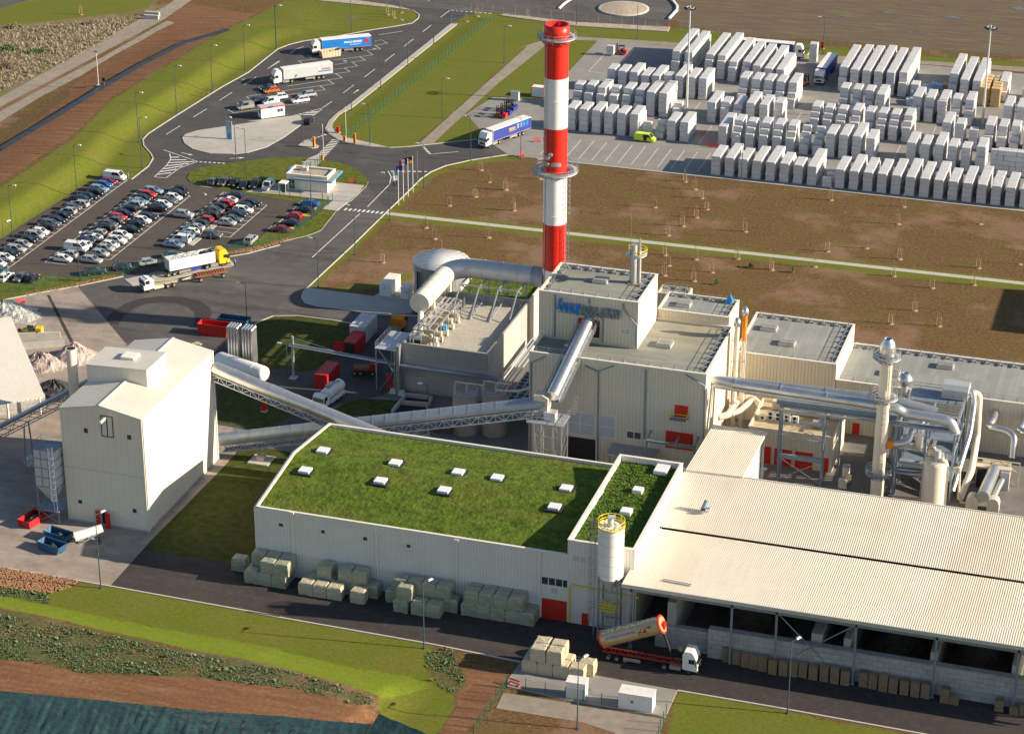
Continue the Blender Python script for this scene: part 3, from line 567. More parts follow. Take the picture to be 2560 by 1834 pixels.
for k,xx,yy in ((10,610,930),(10,465,1090),(10,1195,1030),(10,1075,1175),(10,1705,1105),(10,2020,1150),(10,1590,1250),(11,570,1235),(11,475,1385)):
    p0=g(k,xx,yy,12.4)
    for _ in range(4): p0=g(k,xx,yy,hall_z(p0.y)+.2)
    z=hall_z(p0.y); sk=part(MB().box(p0.x-1.35,p0.x+1.35,p0.y-1.3,p0.y+1.3,z-.15,z+.14),'skylight',M['dark'],hall)
    part(MB().box(p0.x-.95,p0.x+.85,p0.y-.85,p0.y+.95,z+.142,z+.5),'dome',M['roof_dome'],sk)
for k,xx,yy in ((14,265-620/TS*0+0,0),):
    pass
FY=y0
for k,xa,ya,xb,yb in ((10,248,1508,288,1545),(10,590,1563,626,1600),(14,930,18,970,58),(14,1282,78,1320,116)): pane(hall,k,xa,ya,xb,yb,FY,fw=.1)
for k,xa,ya,xb,yb in ((10,357,1435,380,1955),(14,1045,0,1050,450),(14,1690,55,1700,565),(15,355,165,362,690)):
    a,b=gy(k,xa,ya,FY),gy(k,xb,yb,FY); dp=part(MB().bar((a.x,FY-.12,0.05),(a.x,FY-.12,a.z),.2),'downpipe',M['trim_cream'],hall); part(MB().box(a.x-.35,a.x+.35,FY-.32,FY-.02,a.z+.01,a.z+.35),'hopper',M['trim_cream'],dp)
a,b=gy(15,372,515,FY),gy(15,572,702,FY); part(MB().box(a.x,b.x,FY-.06,FY+.05,0.02,a.z),'roller_door',M['red_door'],hall)
pane(hall,15,368,340,597,440,FY,n=(4,1),name='window_band'); a=gy(15,470,455,FY); part(MB().box(a.x-.45,a.x+.45,FY-.05,FY,a.z-.5,a.z+.4),'notice_board',M['curtain_grey'],hall)
a,b=gy(15,695,637,FY),gy(15,750,740,FY)
# --- narrow block with its own green roof
blk=site('green_roof_block','taller narrow block with flat grass roof beside the ribbed shed','building',-86.1,303.6)
x0,x1,y0,y1=B2(-86.1+.0,-75.6,303.45,333.6); zt=14.3
walls(blk,x0,x1,y0,y1,0,zt,'cladding_white'); coping(blk,x0,x1,y0,y1,zt,w=.5)
mb=MB(); n=24; pts=[]
for j in range(n*3+1):
    for i in range(n+1): pts.append((x0+.3+(x1-x0-.6)*i/n,y0+.3+(y1-y0-.6)*j/(3*n),zt-1.0+random.uniform(-.12,.12)))
mb.add(pts,[(j*(n+1)+i,j*(n+1)+i+1,(j+1)*(n+1)+i+1,(j+1)*(n+1)+i) for j in range(3*n) for i in range(n)],0,True); part(mb,'green_roof',M['sedum'],blk)
mb=MB()
for _ in range(5200):
    c=Vector((random.uniform(x0+.5,x1-.5),random.uniform(y0+.5,y1-.5),zt-.98)); r=random.uniform(.08,.24)
    for q in range(3):
        d=Vector((random.uniform(-1,1),random.uniform(-1,1),random.uniform(.3,1.0)))*r; sd_=Vector((-d.y,d.x,0)).normalized()*r*.5; mb.add([c-sd_,c+sd_,c+d+sd_*.4,c+d-sd_*.4],[(0,1,2,3)])
o=part(mb,'sedum_tufts',M['sedum_leaf'],blk); o['kind']='stuff'
for k,xx,yy,dx,dy in ((11,1347,1065,2.2,3.3),(11,1150,1236,1.6,1.6),(11,1055,1408,1.7,1.8)):
    c=g(k,xx,yy,zt-.4); sk=part(MB().box(c.x-dx/2,c.x+dx/2,c.y-dy/2,c.y+dy/2,zt-1.0,zt-.42),'skylight',M['trim_cream'],blk); part(MB().box(c.x-dx/2+.06,c.x+dx/2-.06,c.y-dy/2+.06,c.y+dy/2-.06,zt-.419,zt-.3),'dome',M['roof_dome'],sk)
FY=y0; pane(blk,15,625,170,790,245,FY,n=(3,1),name='window_band',m='glass_pale')
a,b=gy(15,695,637,FY),gy(15,750,730,FY); part(MB().box(a.x,b.x,FY-.06,FY+.05,0.02,a.z),'door',M['red_door'],blk)
cl=part(MB().box(x1-.02,x1+.05,y0+1,y1-1.5,11.75,12.75),'clerestory',M['glass_pale'],blk)
f=MB()
for i in range(30): yy=y0+1+(y1-y0-2.5)*i/29; f.box(x1+.052,x1+.09,yy-.22,yy+.22,11.7,12.8)
part(f,'frame',M['trim_cream'],cl)
pz=MB().tube([Vector((gy(15,595,700,FY).x,FY-.25,.2)),Vector((gy(15,595,700,FY).x,FY-.25,6.2)),Vector((gy(15,620,700,FY).x,FY-.25,6.8)),Vector((x1+.8,FY-.25,6.4))],.13,8); part(pz,'gas_pipe',M['yellow_rail'],blk)
# --- open fronted shed with ribbed roof
shed=site('open_shed','open fronted storage shed with wide cream ribbed sheet roof','shed',-45,316)
def ribsheet(x0,x1,ya,za,yb,zb,per=.34,h=.035):
    mb=MB(); n=int((x1-x0)/per); prof=[]
    for i in range(n):
        x=x0+i*per; prof+=[(x,0),(x+per*.18,h),(x+per*.5,h),(x+per*.68,0)]
    prof.append((x0+n*per,0)); k=len(prof)
    vs=[(x,ya,za+b) for x,b in prof]+[(x,yb,zb+b) for x,b in prof]
    mb.add(vs,[(i,i+1,k+i+1,k+i) for i in range(k-1)]); return mb
xs0,xs1=-75.55+OX,8+OX; Y=lambda v:v+OY
part(ribsheet(xs0+.02,xs1,Y(303.5),10.9,Y(318.3),10.3),'roof_sheet',M['roof_sheet'],shed)
part(ribsheet(xs0-.75,xs1,Y(298.6),11.1,Y(303.5)-.003,10.9),'roof_sheet',M['roof_sheet'],shed)
part(ribsheet(xs0+.02,xs1,Y(318.75),10.45,Y(334.6),12.75),'roof_sheet',M['roof_sheet'],shed)
part(MB().box(xs0,xs1,Y(318.2),Y(318.85),9.9,10.12),'valley_gutter',M['dark'],shed)
part(MB().box(xs0-.75,xs1,Y(298.45),Y(298.6)-.004,10.55,11.14),'fascia',M['duct_steel'],shed)
part(MB().box(xs0-.75,xs1,Y(334.6)+.004,Y(334.75),12.3,12.9),'ridge_trim',M['trim_cream'],shed)
part(MB().box(xs0-.6,xs1,Y(299.0),Y(299.3),9.75,10.5),'eaves_beam',M['steel_blue'],shed)
for cx in (-74.9,-52.9,-41.2,-29.55,-17.9,-6.2): part(MB().box(cx-.16+OX,cx+.16+OX,Y(299.0),Y(299.32),0,10.4).box(cx-.3+OX,cx+.3+OX,Y(298.9),Y(299.42),0.02,.25),'column',M['steel_blue'],shed)
for cx in (-59.6,): part(MB().box(cx-.16+OX,cx+.16+OX,Y(299.0),Y(299.32),0,10.4),'column',M['steel_blue'],shed)
for xa_,xb_,zb_,yo_ in ((-52.8,-45.6,3.2,0),(-41.3,-50,3.2,.16),(-17.8,-8,2.2,0)): part(MB().bar((xa_+OX,Y(299.1)+yo_,10),(xb_+OX,Y(299.1)+yo_,zb_),.14),'bracing',M['steel_blue'],shed)
for cx in (-59.6,-52.9,-41.2,-29.55,-17.9): part(MB().bar((cx+OX,Y(299.4),9.4),(cx+OX,Y(334),9.4),.25,.5),'rafter',M['steel_blue'],shed)
part(MB().box(xs0-.3,xs1,Y(334.2),Y(334.5),0,12.4),'rear_wall',M['cladding_cream'],shed)
part(MB().box(xs0+.05,xs0+.3,Y(303.5),Y(334),0,10.2),'side_wall',M['cladding_cream'],shed)
solo(MB().box(-63.2+OX,10+OX,Y(300.0),Y(301.2),0,4.9).box(-71.5+OX,-63.203+OX,Y(300.8),Y(301.8),0,3.8),'concrete_block_wall',M['block_wall'],'long grey concrete block wall behind the pallet stacks under the shed','wall',S(-40,300.6))
for i,(cx,wd) in enumerate(((-69.2,1.3),(-47.2,1.6),(-42.7,1.0),(-30.0,1.0),(-18.3,1.0))): solo(MB().box(cx-wd/2+OX,cx+wd/2+OX,Y(301.4),Y(330),0,(6.2 if i else 7.6)),'bay_wall',M['concrete_plain'],('concrete bay wall with a ladder frame at the left end of the shed','concrete bay wall inside the shed behind the crossed braces, left one','concrete bay wall inside the shed right behind the second column','concrete bay wall inside the shed behind the third column','concrete bay wall inside the shed by the last column')[i],'wall',S(cx,315))
def heap(cx,cy,rx,ry,h,n=22,jag=.25):
    mb=MB(); vs=[];R=n
    for j in range(8):
        t=j/7; 
        for i in range(R):
            a=2*math.pi*i/R; rr=(1-t)*(1+random.uniform(-.12,.12)); vs.append((cx+rx*rr*math.cos(a),cy+ry*rr*math.sin(a),max(0,h*(1-(1-t)**1.2*1.0)+random.uniform(-jag,jag)*(.3+t)) if j else 0))
    mb.add(vs,[(j*R+i,j*R+(i+1)%R,(j+1)*R+(i+1)%R,(j+1)*R+i) for j in range(7) for i in range(R)]+[tuple(range(7*R,8*R))]); return mb
for cx,cy,rx,ry,h,l in ((-58.5,312,6,8,5.5,'dark heap of raw material in the left bay of the open shed'),(-36,311,5.2,8,5.2,'dark heap of raw material between second and third shed columns'),(-24,311,5,7,5.6,'brownish heap of raw material behind the last shed column')): solo(heap(cx+OX,cy+OY,rx,ry,h),'material_heap',M['aggregate'],l,'heap',S(cx,cy))
# things on the shed roof
c=g(51,905,800,11.5); fan=thing('roof_fan','small grey roof fan with dark hood on the ribbed shed roof','roof fan',c)
part(MB().cbox(c+Vector((0,0,.15)),(1.1,1.1,.3),.4),'base',M['galv'],fan); part(MB().cyl(c+Vector((-.2,.3,.3)),c+Vector((.1,.9,1.5)),.45,.35,12),'hood',M['steel_blue'],fan); part(MB().tube([c+Vector((.4,-.2,.3)),c+Vector((.5,-.3,.7)),c+Vector((.9,.1,.6))],.22,8),'duct',M['galv_pipe'],fan)
a,b=g(15,1350,370,11.15),g(15,1580,415,11.15); lad=MB(); dv=(b-a).normalized(); sdv=Vector((-dv.y,dv.x,0))*.25
for q in (-1,1): lad.bar(a+sdv*q,b+sdv*q,.09)
for i in range(14): q=a.lerp(b,i/13); lad.bar(q-sdv,q+sdv,.05)
solo(lad,'roof_ladder',M['steel_blue'],'grey ladder lying flat on the ribbed shed roof near its front eave','ladder',a)
# --- ribbed gallery roof joining the shed to the factory
gal=site('covered_gallery','low cream ribbed canopy roof linking the shed with the factory block','canopy',-73,345)
a,b,c,d=g(11,1535,1080,13.0),g(11,2000,1140,13.0),g(11,2195,775,10.6),g(11,1760,715,10.6)
mb=MB(); n=30; vs=[]
for i in range(n*4+1):
    t=i/(n*4); hh=.06 if i%4 in(1,2) else 0; p1=a.lerp(b,t); p2=d.lerp(c,t); vs+=[p1+Vector((0,0,hh)),p2+Vector((0,0,hh))]
mb.add(vs,[(2*i,2*i+2,2*i+3,2*i+1) for i in range(n*4)]); part(mb,'roof_sheet',M['roof_sheet'],gal)
dn=Vector((0,0,-.35)); mb=MB()
for p_,q_ in ((a,b),(b,c)): mb.add([p_+Vector((0,0,.05)),q_+Vector((0,0,.05)),q_+dn,p_+dn],[(3,2,1,0)])
part(mb,'trim',M['trim_cream'],gal)
for p_ in (b.lerp(c,.1),b.lerp(c,.95),a.lerp(d,.3)): part(MB().box(p_.x-.5,p_.x-.2,p_.y-.15,p_.y+.15,0,p_.z-.3),'post',M['steel_blue'],gal)
part(MB().box(c.x-.9,c.x-.75,b.y+1,c.y-1,1.2,8.5),'side_panel',M['curtain_grey'],gal)
# ---------------------------------------------------------------- the factory block with the sign
fac=site('factory_building','tall stepped cream factory block with blue and grey lettering on its upper wall','factory',-92,355)
x0,x1,y0,y1=B2(-108.1,-77.0,355,376); ZT=20.4
walls(fac,x0,x1,y0,y1,0,ZT,'cladding_cream'); coping(fac,x0,x1,y0,y1,ZT)
flat_roof(fac,x0,x1,y0,y1,ZT-.35,'roof_bitumen')
ux0,ux1,uy0,uy1=B2(-108.65,-90.9,362.35,375.75); UZ=28.7
walls(fac,ux0,ux1,uy0,uy1,ZT-.6,UZ,'cladding_cream',name='upper_wall'); coping(fac,ux0,ux1,uy0,uy1,UZ); flat_roof(fac,ux0,ux1,uy0,uy1,UZ-.35,'roof_bitumen',name='upper_roof')
guardrail(fac,[(ux0+1.2,uy0+1.0),(ux1-1.2,uy0+1.0),(ux1-1.2,uy1-1),(ux0+1.2,uy1-1),(ux0+1.2,uy0+1)],UZ-.35,2.1)
guardrail(fac,[(x0+12,y0+.9),(x1-1.2,y0+.9),(x1-1.2,y1-1)],ZT-.35,2.1)
guardrail(fac,[(x0+1,y0+.9),(x0+7.5,y0+.9)],ZT-.35,2.1,cw=False)
c=g(7,850,970,UZ); smoke_vent(fac,(c.x,c.y,UZ-.35),2.6,2.2); c=g(11,1368,60,ZT); smoke_vent(fac,(c.x,c.y,ZT-.35),2.6,2.6)
# rear lower steps
rx0,rx1,ry0,ry1=B2(-90.85,-77.9,376.05,384.2); walls(fac,rx0,rx1,ry0,ry1,0,22,'cladding_cream',name='rear_wall'); coping(fac,rx0,rx1,ry0,ry1,22); flat_roof(fac,rx0,rx1,ry0,ry1,21.7,'roof_bitumen_blue',name='rear_roof')
guardrail(fac,[(rx0+.8,ry0+.7),(rx1-.8,ry0+.7),(rx1-.8,ry1-.7),(rx0+.8,ry1-.7)],21.7,2.2); c=g(7,1525,1165,22); smoke_vent(fac,(c.x,c.y,21.7),2.4,2.2)
ax0,ax1,ay0,ay1=B2(-93,-87.4,384.25,388.2); walls(fac,ax0,ax1,ay0,ay1,0,21.6,'cladding_cream',name='annex_wall'); flat_roof(fac,ax0,ax1,ay0,ay1,21.3,'roof_bitumen_blue',name='annex_roof'); guardrail(fac,[(ax0+.6,ay1-.7),(ax1-.6,ay1-.7),(ax1-.6,ay0+.5)],21.3,2.0)
# openings on the front
FY=y0
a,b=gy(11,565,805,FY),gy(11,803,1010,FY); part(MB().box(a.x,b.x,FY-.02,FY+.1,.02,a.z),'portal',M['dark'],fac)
pane(fac,11,570,602,795,812,FY,n=(2,2),m='curtain_grey',name='window_wall',fr='trim_cream'); pane(fac,11,835,635,962,832,FY,n=(1,2),m='curtain_grey',name='window_wall')
pane(fac,11,1060,765,1175,838,FY,n=(2,1),m='glass')
a,b=gy(11,1448,553,FY),gy(11,1553,660,FY); part(MB().box(a.x,b.x,FY-.06,FY+.05,b.z,a.z),'door',M['red_door'],fac)
bal=MB().box(a.x-.6,b.x+.2,FY-1.6,FY-.003,b.z-.15,b.z); balo=part(bal,'balcony',M['steel_blue'],fac); rl=MB()
for X in (a.x-.55,b.x+.15):
    for yy in (FY-1.55,FY-.1): rl.bar((X,yy,b.z),(X,yy,b.z+1.1),.08)
    for hz_ in (.55,1.1): rl.bar((X,FY-1.55,b.z+hz_),(X,FY-.1,b.z+hz_),.07)
for hz_ in (.55,1.1): rl.bar((a.x-.55,FY-1.55,b.z+hz_),(b.x+.15,FY-1.55,b.z+hz_),.07)
part(rl,'railing',M['yellow_rail'],balo)
a,b=gy(11,1376,762,FY),gy(11,1594,930,FY); part(MB().box(a.x,b.x,FY-.06,FY+.05,b.z,a.z),'door',M['red_door'],fac)
rl=MB()
for hz_ in (.6,1.2): rl.bar((a.x,FY-.3,b.z+hz_),(b.x,FY-.3,b.z+hz_),.08)
part(rl,'railing',M['yellow_rail'],fac)
gf=thing('hoist_gantry','blue steel hoist gantry in front of the wide red factory door','gantry',(a.x,FY-2.5,0)); mb=MB()
for X in (a.x-2.6,b.x+.9): part(MB().box(X-.18,X+.18,FY-2.7,FY-2.4,0,a.z-1.4),'post',M['steel_blue'],gf); part(MB().bar((X,FY-2.55,a.z-1.2),(X,FY-.02,a.z-.4),.3),'bracket',M['steel_blue'],gf)
part(MB().bar((a.x-2.7,FY-2.55,a.z-1.2),(b.x+1,FY-2.55,a.z-1.2),.35,.4),'beam',M['steel_blue'],gf); part(MB().bar(((a.x+b.x)/2,FY-3.2,a.z-.8),((a.x+b.x)/2,FY-.1,a.z-.8),.25,.35).cyl(((a.x+b.x)/2,FY-2.6,a.z-1.7),((a.x+b.x)/2,FY-2.6,a.z-1.3),.2,n=8),'hoist',M['steel_blue'],gf)
for pts in ([(955,240),(830,285),(822,1010)],[(720,238),(828,287)],[(1215,268),(1200,830)],[(1538,312),(1692,402),(1680,830)],[(400,165),(285,215),(275,940)]): pipe_on(fac,11,pts,FY-.12,.13,'steel_blue')
a=gy(11,945,860,FY); b=gy(11,1320,905,FY); part(MB().add([(a.x,FY-.02,a.z),(b.x,FY-.02,a.z+.0),(b.x,FY-3.2,a.z-.9),(a.x-.4,FY-3.2,a.z-.9),(a.x,FY-.02,a.z-.2),(b.x,FY-.02,a.z-.2),(b.x,FY-3.2,a.z-1.1),(a.x-.4,FY-3.2,a.z-1.1)],[(0,3,2,1),(4,5,6,7),(0,1,5,4),(1,2,6,5),(2,3,7,6),(3,0,4,7)]),'awning',M['tank_sheet'],fac)
part(MB().box(a.x+.2,a.x+.4,FY-3,FY-2.8,0,a.z-1.12),'awning_post',M['steel_blue'],fac)
# upper wall: sign, doors, downpipes
UY=uy0
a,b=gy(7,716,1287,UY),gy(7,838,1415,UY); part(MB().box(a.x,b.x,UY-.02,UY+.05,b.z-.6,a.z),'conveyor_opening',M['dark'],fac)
for xa,xb,ya,yb in ((668,716,1275,1395),(772,806,1290,1415)):
    a,b=gy(7,xa,ya,UY),gy(7,xb,yb,UY); part(MB().box(a.x,b.x,UY-.14,UY-.03,b.z,a.z),'door',M['red_door'],fac)
pane(fac,7,1010,1362,1085,1418,UY,m='curtain_grey',n=(2,1))
for pts in ([(478,1090),(472,1430)],[(755,1120),(755,1165)],[(830,1250),(868,1300),(862,1475)],[(1030,1165),(1035,1210),(1142,1340),(1138,1510)]): pipe_on(fac,7,pts,UY-.12,.12,'steel_blue')
sg=part(MB().bar((gy(7,500,1225,UY).x,UY-.2,gy(7,500,1225,UY).z),(gy(7,990,1262,UY).x,UY-.2,gy(7,500,1225,UY).z),.06),'sign',M['grey_sign'],fac)
def fit_text(s,par,k,xa,xb,yb,yt,Yp,m,name='letters',depth=.08,shear=0):
    a=gy(k,xa,yb,Yp); b=gy(k,xb,yb,Yp); hgt=gy(k,xa,yt,Yp).z-a.z
    o=text(s,name,M[m],par,a,1.0,(1,0,0),(0,0,1),depth); v=np.array([q.co[:] for q in o.data.vertices]); off=OFF[par.name] if par.name in OFF else Vector((0,0,0))
    mn,mx=v.min(0),v.max(0)
    for q in o.data.vertices:
        u=(q.co.x-mn[0])/(mx[0]-mn[0]); w_=(q.co.z-mn[2])/(mx[2]-mn[2]); q.co.x=(a.x-off.x)+u*(b.x-a.x)+shear*w_*hgt; q.co.z=(a.z-off.z)+w_*hgt
    return o
fit_text('K',sg,7,495,530,1212,1112,UY-.3,'blue_sign',shear=.15,depth=.14); fit_text('NAUF',sg,7,532,678,1228,1150,UY-.3,'blue_sign',shear=.12,depth=.14); fit_text('INSULATION',sg,7,688,995,1255,1178,UY-.3,'grey_sign',shear=.12,depth=.14)
a=gy(7,650,1250,UY); part(MB().box(a.x,a.x+.45,UY-.4,UY-.2,a.z,a.z+1.1),'letter_stem',M['blue_sign'],sg)
# small stack on the upper roof
rs=thing('roof_stack','slim galvanised twin stack with round platform on the upper factory roof','stack',g(7,1130,995,UZ-.3)); c=OFF[rs.name].copy(); zb=UZ-.35
part(MB().box(c.x-1.2,c.x+1.2,c.y-1.1,c.y+1.1,zb,zb+.15),'base_pad',M['wood_plain'],rs)
part(MB().cyl(c+Vector((-.35,0,.1)),c+Vector((-.35,0,7.2)),.62,n=14),'flue',M['galv_dull'],rs); part(MB().cyl(c+Vector((.62,.1,.1)),c+Vector((.62,.1,6.0)),.28,n=10),'flue',M['galv_dull'],rs)
pl=MB().lathe(c+Vector((0,0,5.3)),[(.95,0),(1.9,0),(1.9,.15),(.95,.15)],18); part(pl,'platform',M['galv'],rs); rl=MB()
for zz_ in (5.9,6.45): rl.ring(c+Vector((0,0,zz_)),1.88,0,18,-1.6,2.6,.07)
for i in range(8): an=-1.6+4.2*i/7; rl.bar(c+Vector((1.88*math.cos(an),1.88*math.sin(an),5.4)),c+Vector((1.88*math.cos(an),1.88*math.sin(an),6.45)),.06)
part(rl,'railing',M['yellow_rail'],rs); part(MB().bar(c+Vector((-1.1,.2,6)),c+Vector((-1.1,.2,13.5)),.07),'antenna',M['galv'],rs); part(MB().cyl(c+Vector((.6,.1,6)),c+Vector((.6,.1,8.4)),.3,.12,8),'exhaust_cap',M['galv_pipe'],rs)
ld=MB()
for q in (-.25,.25): ld.bar(c+Vector((-1.05,q,.2)),c+Vector((-1.05,q,6)),.07)
for i in range(12): ld.bar(c+Vector((-1.05,-.25,.5+i*.45)),c+Vector((-1.05,.25,.5+i*.45)),.05)
part(ld,'ladder',M['galv'],rs)
# --- warehouses behind
wh=site('warehouse','tall flat roofed cream warehouse with two louvred roof vents','warehouse',-69,390)
x0,x1,y0,y1=B2(-77.85,-59.45,381.8,400.4); walls(wh,x0,x1,y0,y1,0,13.1,'cladding_cream'); coping(wh,x0,x1,y0,y1,13.1); flat_roof(wh,x0,x1,y0,y1,12.75,'roof_bitumen_blue')
guardrail(wh,[(x0+.9,y0+.9),(x1-1,y0+.9),(x1-1,y1-.9),(x0+.9,y1-.9)],12.75,2.1)
for k,xx,yy in ((8,205,1360),(8,350,1480)): c=g(k,xx,yy,13); smoke_vent(wh,(c.x,c.y,12.75),2.9,2.3,10)
lw=site('warehouse','long lower warehouse with blue grey roof behind the pipework','warehouse',-30,390)
x0,x1,y0,y1=B2(-59.4,25,381.85,398.8); walls(lw,x0,x1,y0,y1,0,10.1,'cladding_cream'); coping(lw,x0,x1,y0,y1,10.1); flat_roof(lw,x0,x1,y0,y1,9.75,'roof_bitumen_blue'); guardrail(lw,[(x0+.6,y0+.9),(x0+46,y0+.9)],9.75,2.3); guardrail(lw,[(x0+.6,y1-.9),(x0+46,y1-.9)],9.75,2.3)
for k,xx,yy in ((12,1632,240),(12,1195,300)): c=g(k,xx,yy,10); smoke_vent(lw,(c.x,c.y,9.75),2.9,2.3,10)
a,b=gy(12,880,700,y0),gy(12,932,797,y0); part(MB().box(a.x,b.x,y0-.06,y0+.05,.02,a.z),'door',M['red_door'],lw)
wl=solo(MB().box(-24.1+OX,40+OX,400+OY,470+OY,.0,.3),'loading_slab',[M['concrete_plain']],'pale concrete slab edge at the right margin behind the warehouses','slab',S(-24,435))
bd=solo(MB().box(-3+OX,40+OX,441+OY,463+OY,0,14),'shadow_caster_hall',[M['cladding_cream']],'unseen hall beyond the right edge added to cast the dark shadow on the field','building',S(0,440))  # unseen block, placed and sized for the shadow it throws on the field
# --- chimney
CHX,CHY=-117.45,401.7
ch=site('chimney','giant red and white banded chimney with two ring platforms','chimney',CHX,CHY); c=OFF[ch.name].copy(); r=2.22
bands=((0,16.6,'paint_white'),(16.6,25.9,'paint_red'),(25.9,36.0,'paint_white'),(36.0,44.8,'paint_red'),(44.8,54.4,'paint_white'),(54.4,60.6,'paint_red'))
for a,b,m in bands: part(MB().cyl(c+Vector((0,0,a)),c+Vector((0,0,b)),r,n=40,caps=False),'shaft_band',M[m],ch)
part(MB().lathe(c,[(r,60.6),(r+.28,60.75),(r+.28,61.4),(r+.05,61.6),(r+.05,62.6),(r+.1,64.3),(r-.25,64.3),(r-.35,60.8),(0,60.8)],40),'crown',[M['paint_red']],ch); part(MB().cyl(c+Vector((0,0,60.9)),c+Vector((0,0,63.2)),r-.3,n=32),'flue_lining',M['dark'],ch)
for zj in (27.5,42.1,50): part(MB().cyl(c+Vector((0,0,zj)),c+Vector((0,0,zj+.18)),r+.07,n=40),'joint_flange',M['paint_red' if zj>36 and zj<44 or zj<27 else 'paint_white'],ch)
def ring_platform(p,c,z,ri,ro,arc=(0,2*math.pi),m='steel_grey',n=36):
    pf=part(MB().lathe(c,[(ri,z),(ro,z),(ro,z+.22),(ri,z+.22),(ri,z)],n,0,*arc),'platform',M[m],p); rl=MB()
    for h in (.6,1.15): rl.ring(c+Vector((0,0,z+h)),ro-.05,0,n,*arc,.07)
    for i in range(19): an=arc[0]+(arc[1]-arc[0])*i/18; q=Vector(((ro-.05)*math.cos(an),(ro-.05)*math.sin(an),0)); rl.bar(c+q+Vector((0,0,z+.2)),c+q+Vector((0,0,z+1.15)),.08)
    part(rl,'railing',M['galv'],pf)
    bk=MB()
    for i in range(12): an=2*math.pi*i/12; d=Vector((math.cos(an),math.sin(an),0)); bk.bar(c+d*ri+Vector((0,0,z-.9)),c+d*(ro-.3)+Vector((0,0,z-.05)),.12)
    part(bk,'brackets',M[m],pf)
ring_platform(ch,c,61.75,r+.1,r+1.35); ring_platform(ch,c,36.0,r+.05,r+2.1)
for i in range(7):
    an=rad(-140+i*14); d=Vector((math.cos(an),math.sin(an),0)); zz_=38.0+(1.9 if i in(3,) else .0)
    part(MB().cyl(c+d*(r-.1)+Vector((0,0,zz_)),c+d*(r+.22)+Vector((0,0,zz_)),.42,n=12),'inspection_port',M['galv'],ch)
    if i in (1,2): part(MB().cyl(c+d*(r-.1)+Vector((0,0,zz_+1.2)),c+d*(r+.22)+Vector((0,0,zz_+1.2)),.42,n=12),'inspection_port',M['galv'],ch)
def caged_ladder(p,c,an,r,z0,z1,cage=True,m='galv',name='ladder'):
    d=Vector((math.cos(an),math.sin(an),0)); t=Vector((-d.y,d.x,0)); mb=MB(); q=c+d*(r+.25)
    for s_ in (-.28,.28): mb.bar(q+t*s_+Vector((0,0,z0)),q+t*s_+Vector((0,0,z1)),.08)
    for i in range(int((z1-z0)/.5)): mb.bar(q-t*.28+Vector((0,0,z0+.3+i*.5)),q+t*.28+Vector((0,0,z0+.3+i*.5)),.05)
    if cage:
        for i in range(int((z1-z0-2)/1.1)):
            z=z0+2.2+i*1.1; pts=[q+t*(.42*math.cos(w_))+d*(.1+.75*math.sin(w_))+Vector((0,0,z)) for w_ in np.linspace(0,math.pi,7)]
            for a_,b_ in zip(pts,pts[1:]): mb.bar(a_,b_,.06)
        for w_ in (.6,1.57,2.5): mb.bar(q+t*(.42*math.cos(w_))+d*(.1+.75*math.sin(w_))+Vector((0,0,z0+2.2)),q+t*(.42*math.cos(w_))+d*(.1+.75*math.sin(w_))+Vector((0,0,z1)),.06)
    return part(mb,name,M[m],p)
caged_ladder(ch,c,rad(-125),r,36,62,False); caged_ladder(ch,c,rad(-15),r,26,36,True); caged_ladder(ch,c,rad(-22),r+.1,14,26,True)
part(MB().tube([c+Vector((math.cos(rad(-128))*(r+.1),math.sin(rad(-128))*(r+.1),z)) for z in (1,20,36)],.09,6),'conductor',M['galv'],ch)
# --- flue duct and filter house
DZ=14.4; fl=site('flue_duct','fat pale flue duct bending from filter house roof to chimney','duct',-130,395)
pA=c+Vector((-r*.8,0,DZ-.2)); pB=g(6,1840,868,DZ); pB.y=c.y; e1=g(6,1620,905,DZ); e2=g(6,1388,1172,DZ-.3)
ex=e2.x*.5+e1.x*.5; pts=[]
cor=Vector((ex,pB.y,DZ)); R=4.6
for i in range(9): t=math.pi/2*i/8; pts.append(Vector((ex+R-R*math.sin(t),pB.y-R+R*math.cos(t),DZ)))
part(MB().tube([Vector((-121.6+OX,pB.y,DZ)),pts[0]]+pts[1:]+[Vector((ex,pB.y-R-.4,DZ))],1.9,28,caps=False),'duct',M['duct_steel'],fl)
part(MB().tube([Vector((ex,pB.y-R-.4,DZ)),Vector((ex,e2.y,DZ))],1.9,28),'duct',M['duct_cream'],fl); part(MB().cyl((ex,e2.y-.02,DZ),(ex,e2.y-.1,DZ),1.94,n=28),'end_cap',M['duct_cream'],fl)
part(MB().tube([Vector((-121.6+OX,pB.y,DZ)),Vector((-117.45-1.9+OX,pB.y,DZ-.2))],2.0,28),'expansion_joint',M['steel_grey'],fl)
for X in (-124.5,-128,-131.5,-134.8): part(MB().cyl((X+OX,pB.y,DZ),(X+OX+.14,pB.y,DZ),1.96,n=28),'band',M['duct_steel'],fl)
for i in range(5): yy=pB.y-R-1+(e2.y-pB.y+R+1.6)*i/4; part(MB().cyl((ex,yy,DZ),(ex,yy-.14,DZ),1.96,n=28),'band',M['duct_cream'],fl)
for yy in (pB.y-R-2.5,e2.y+2.8): part(MB().box(ex+1.4,ex+2.0,yy-.35,yy+.35,DZ-2.3,DZ+.9),'saddle',M['duct_cream'],fl)
fh=site('filter_house','grey concrete filter house with gravel roof and pump row','building',-130,374.5)
x0,x1,y0,y1=B2(-138.4,-121.9,374.45,400.3); FZ=9.7
walls(fh,x0,x1,y0,y1,0,FZ,'concrete',.35); flat_roof(fh,x0,x1,y0,y1,8.7,'gravel_roof',.35)
part(MB().box(x0-.1,x1+2.2,y0-1.1,y0-.003,5.1,5.45),'pipe_bridge_ledge',M['steel_blue'],fh)
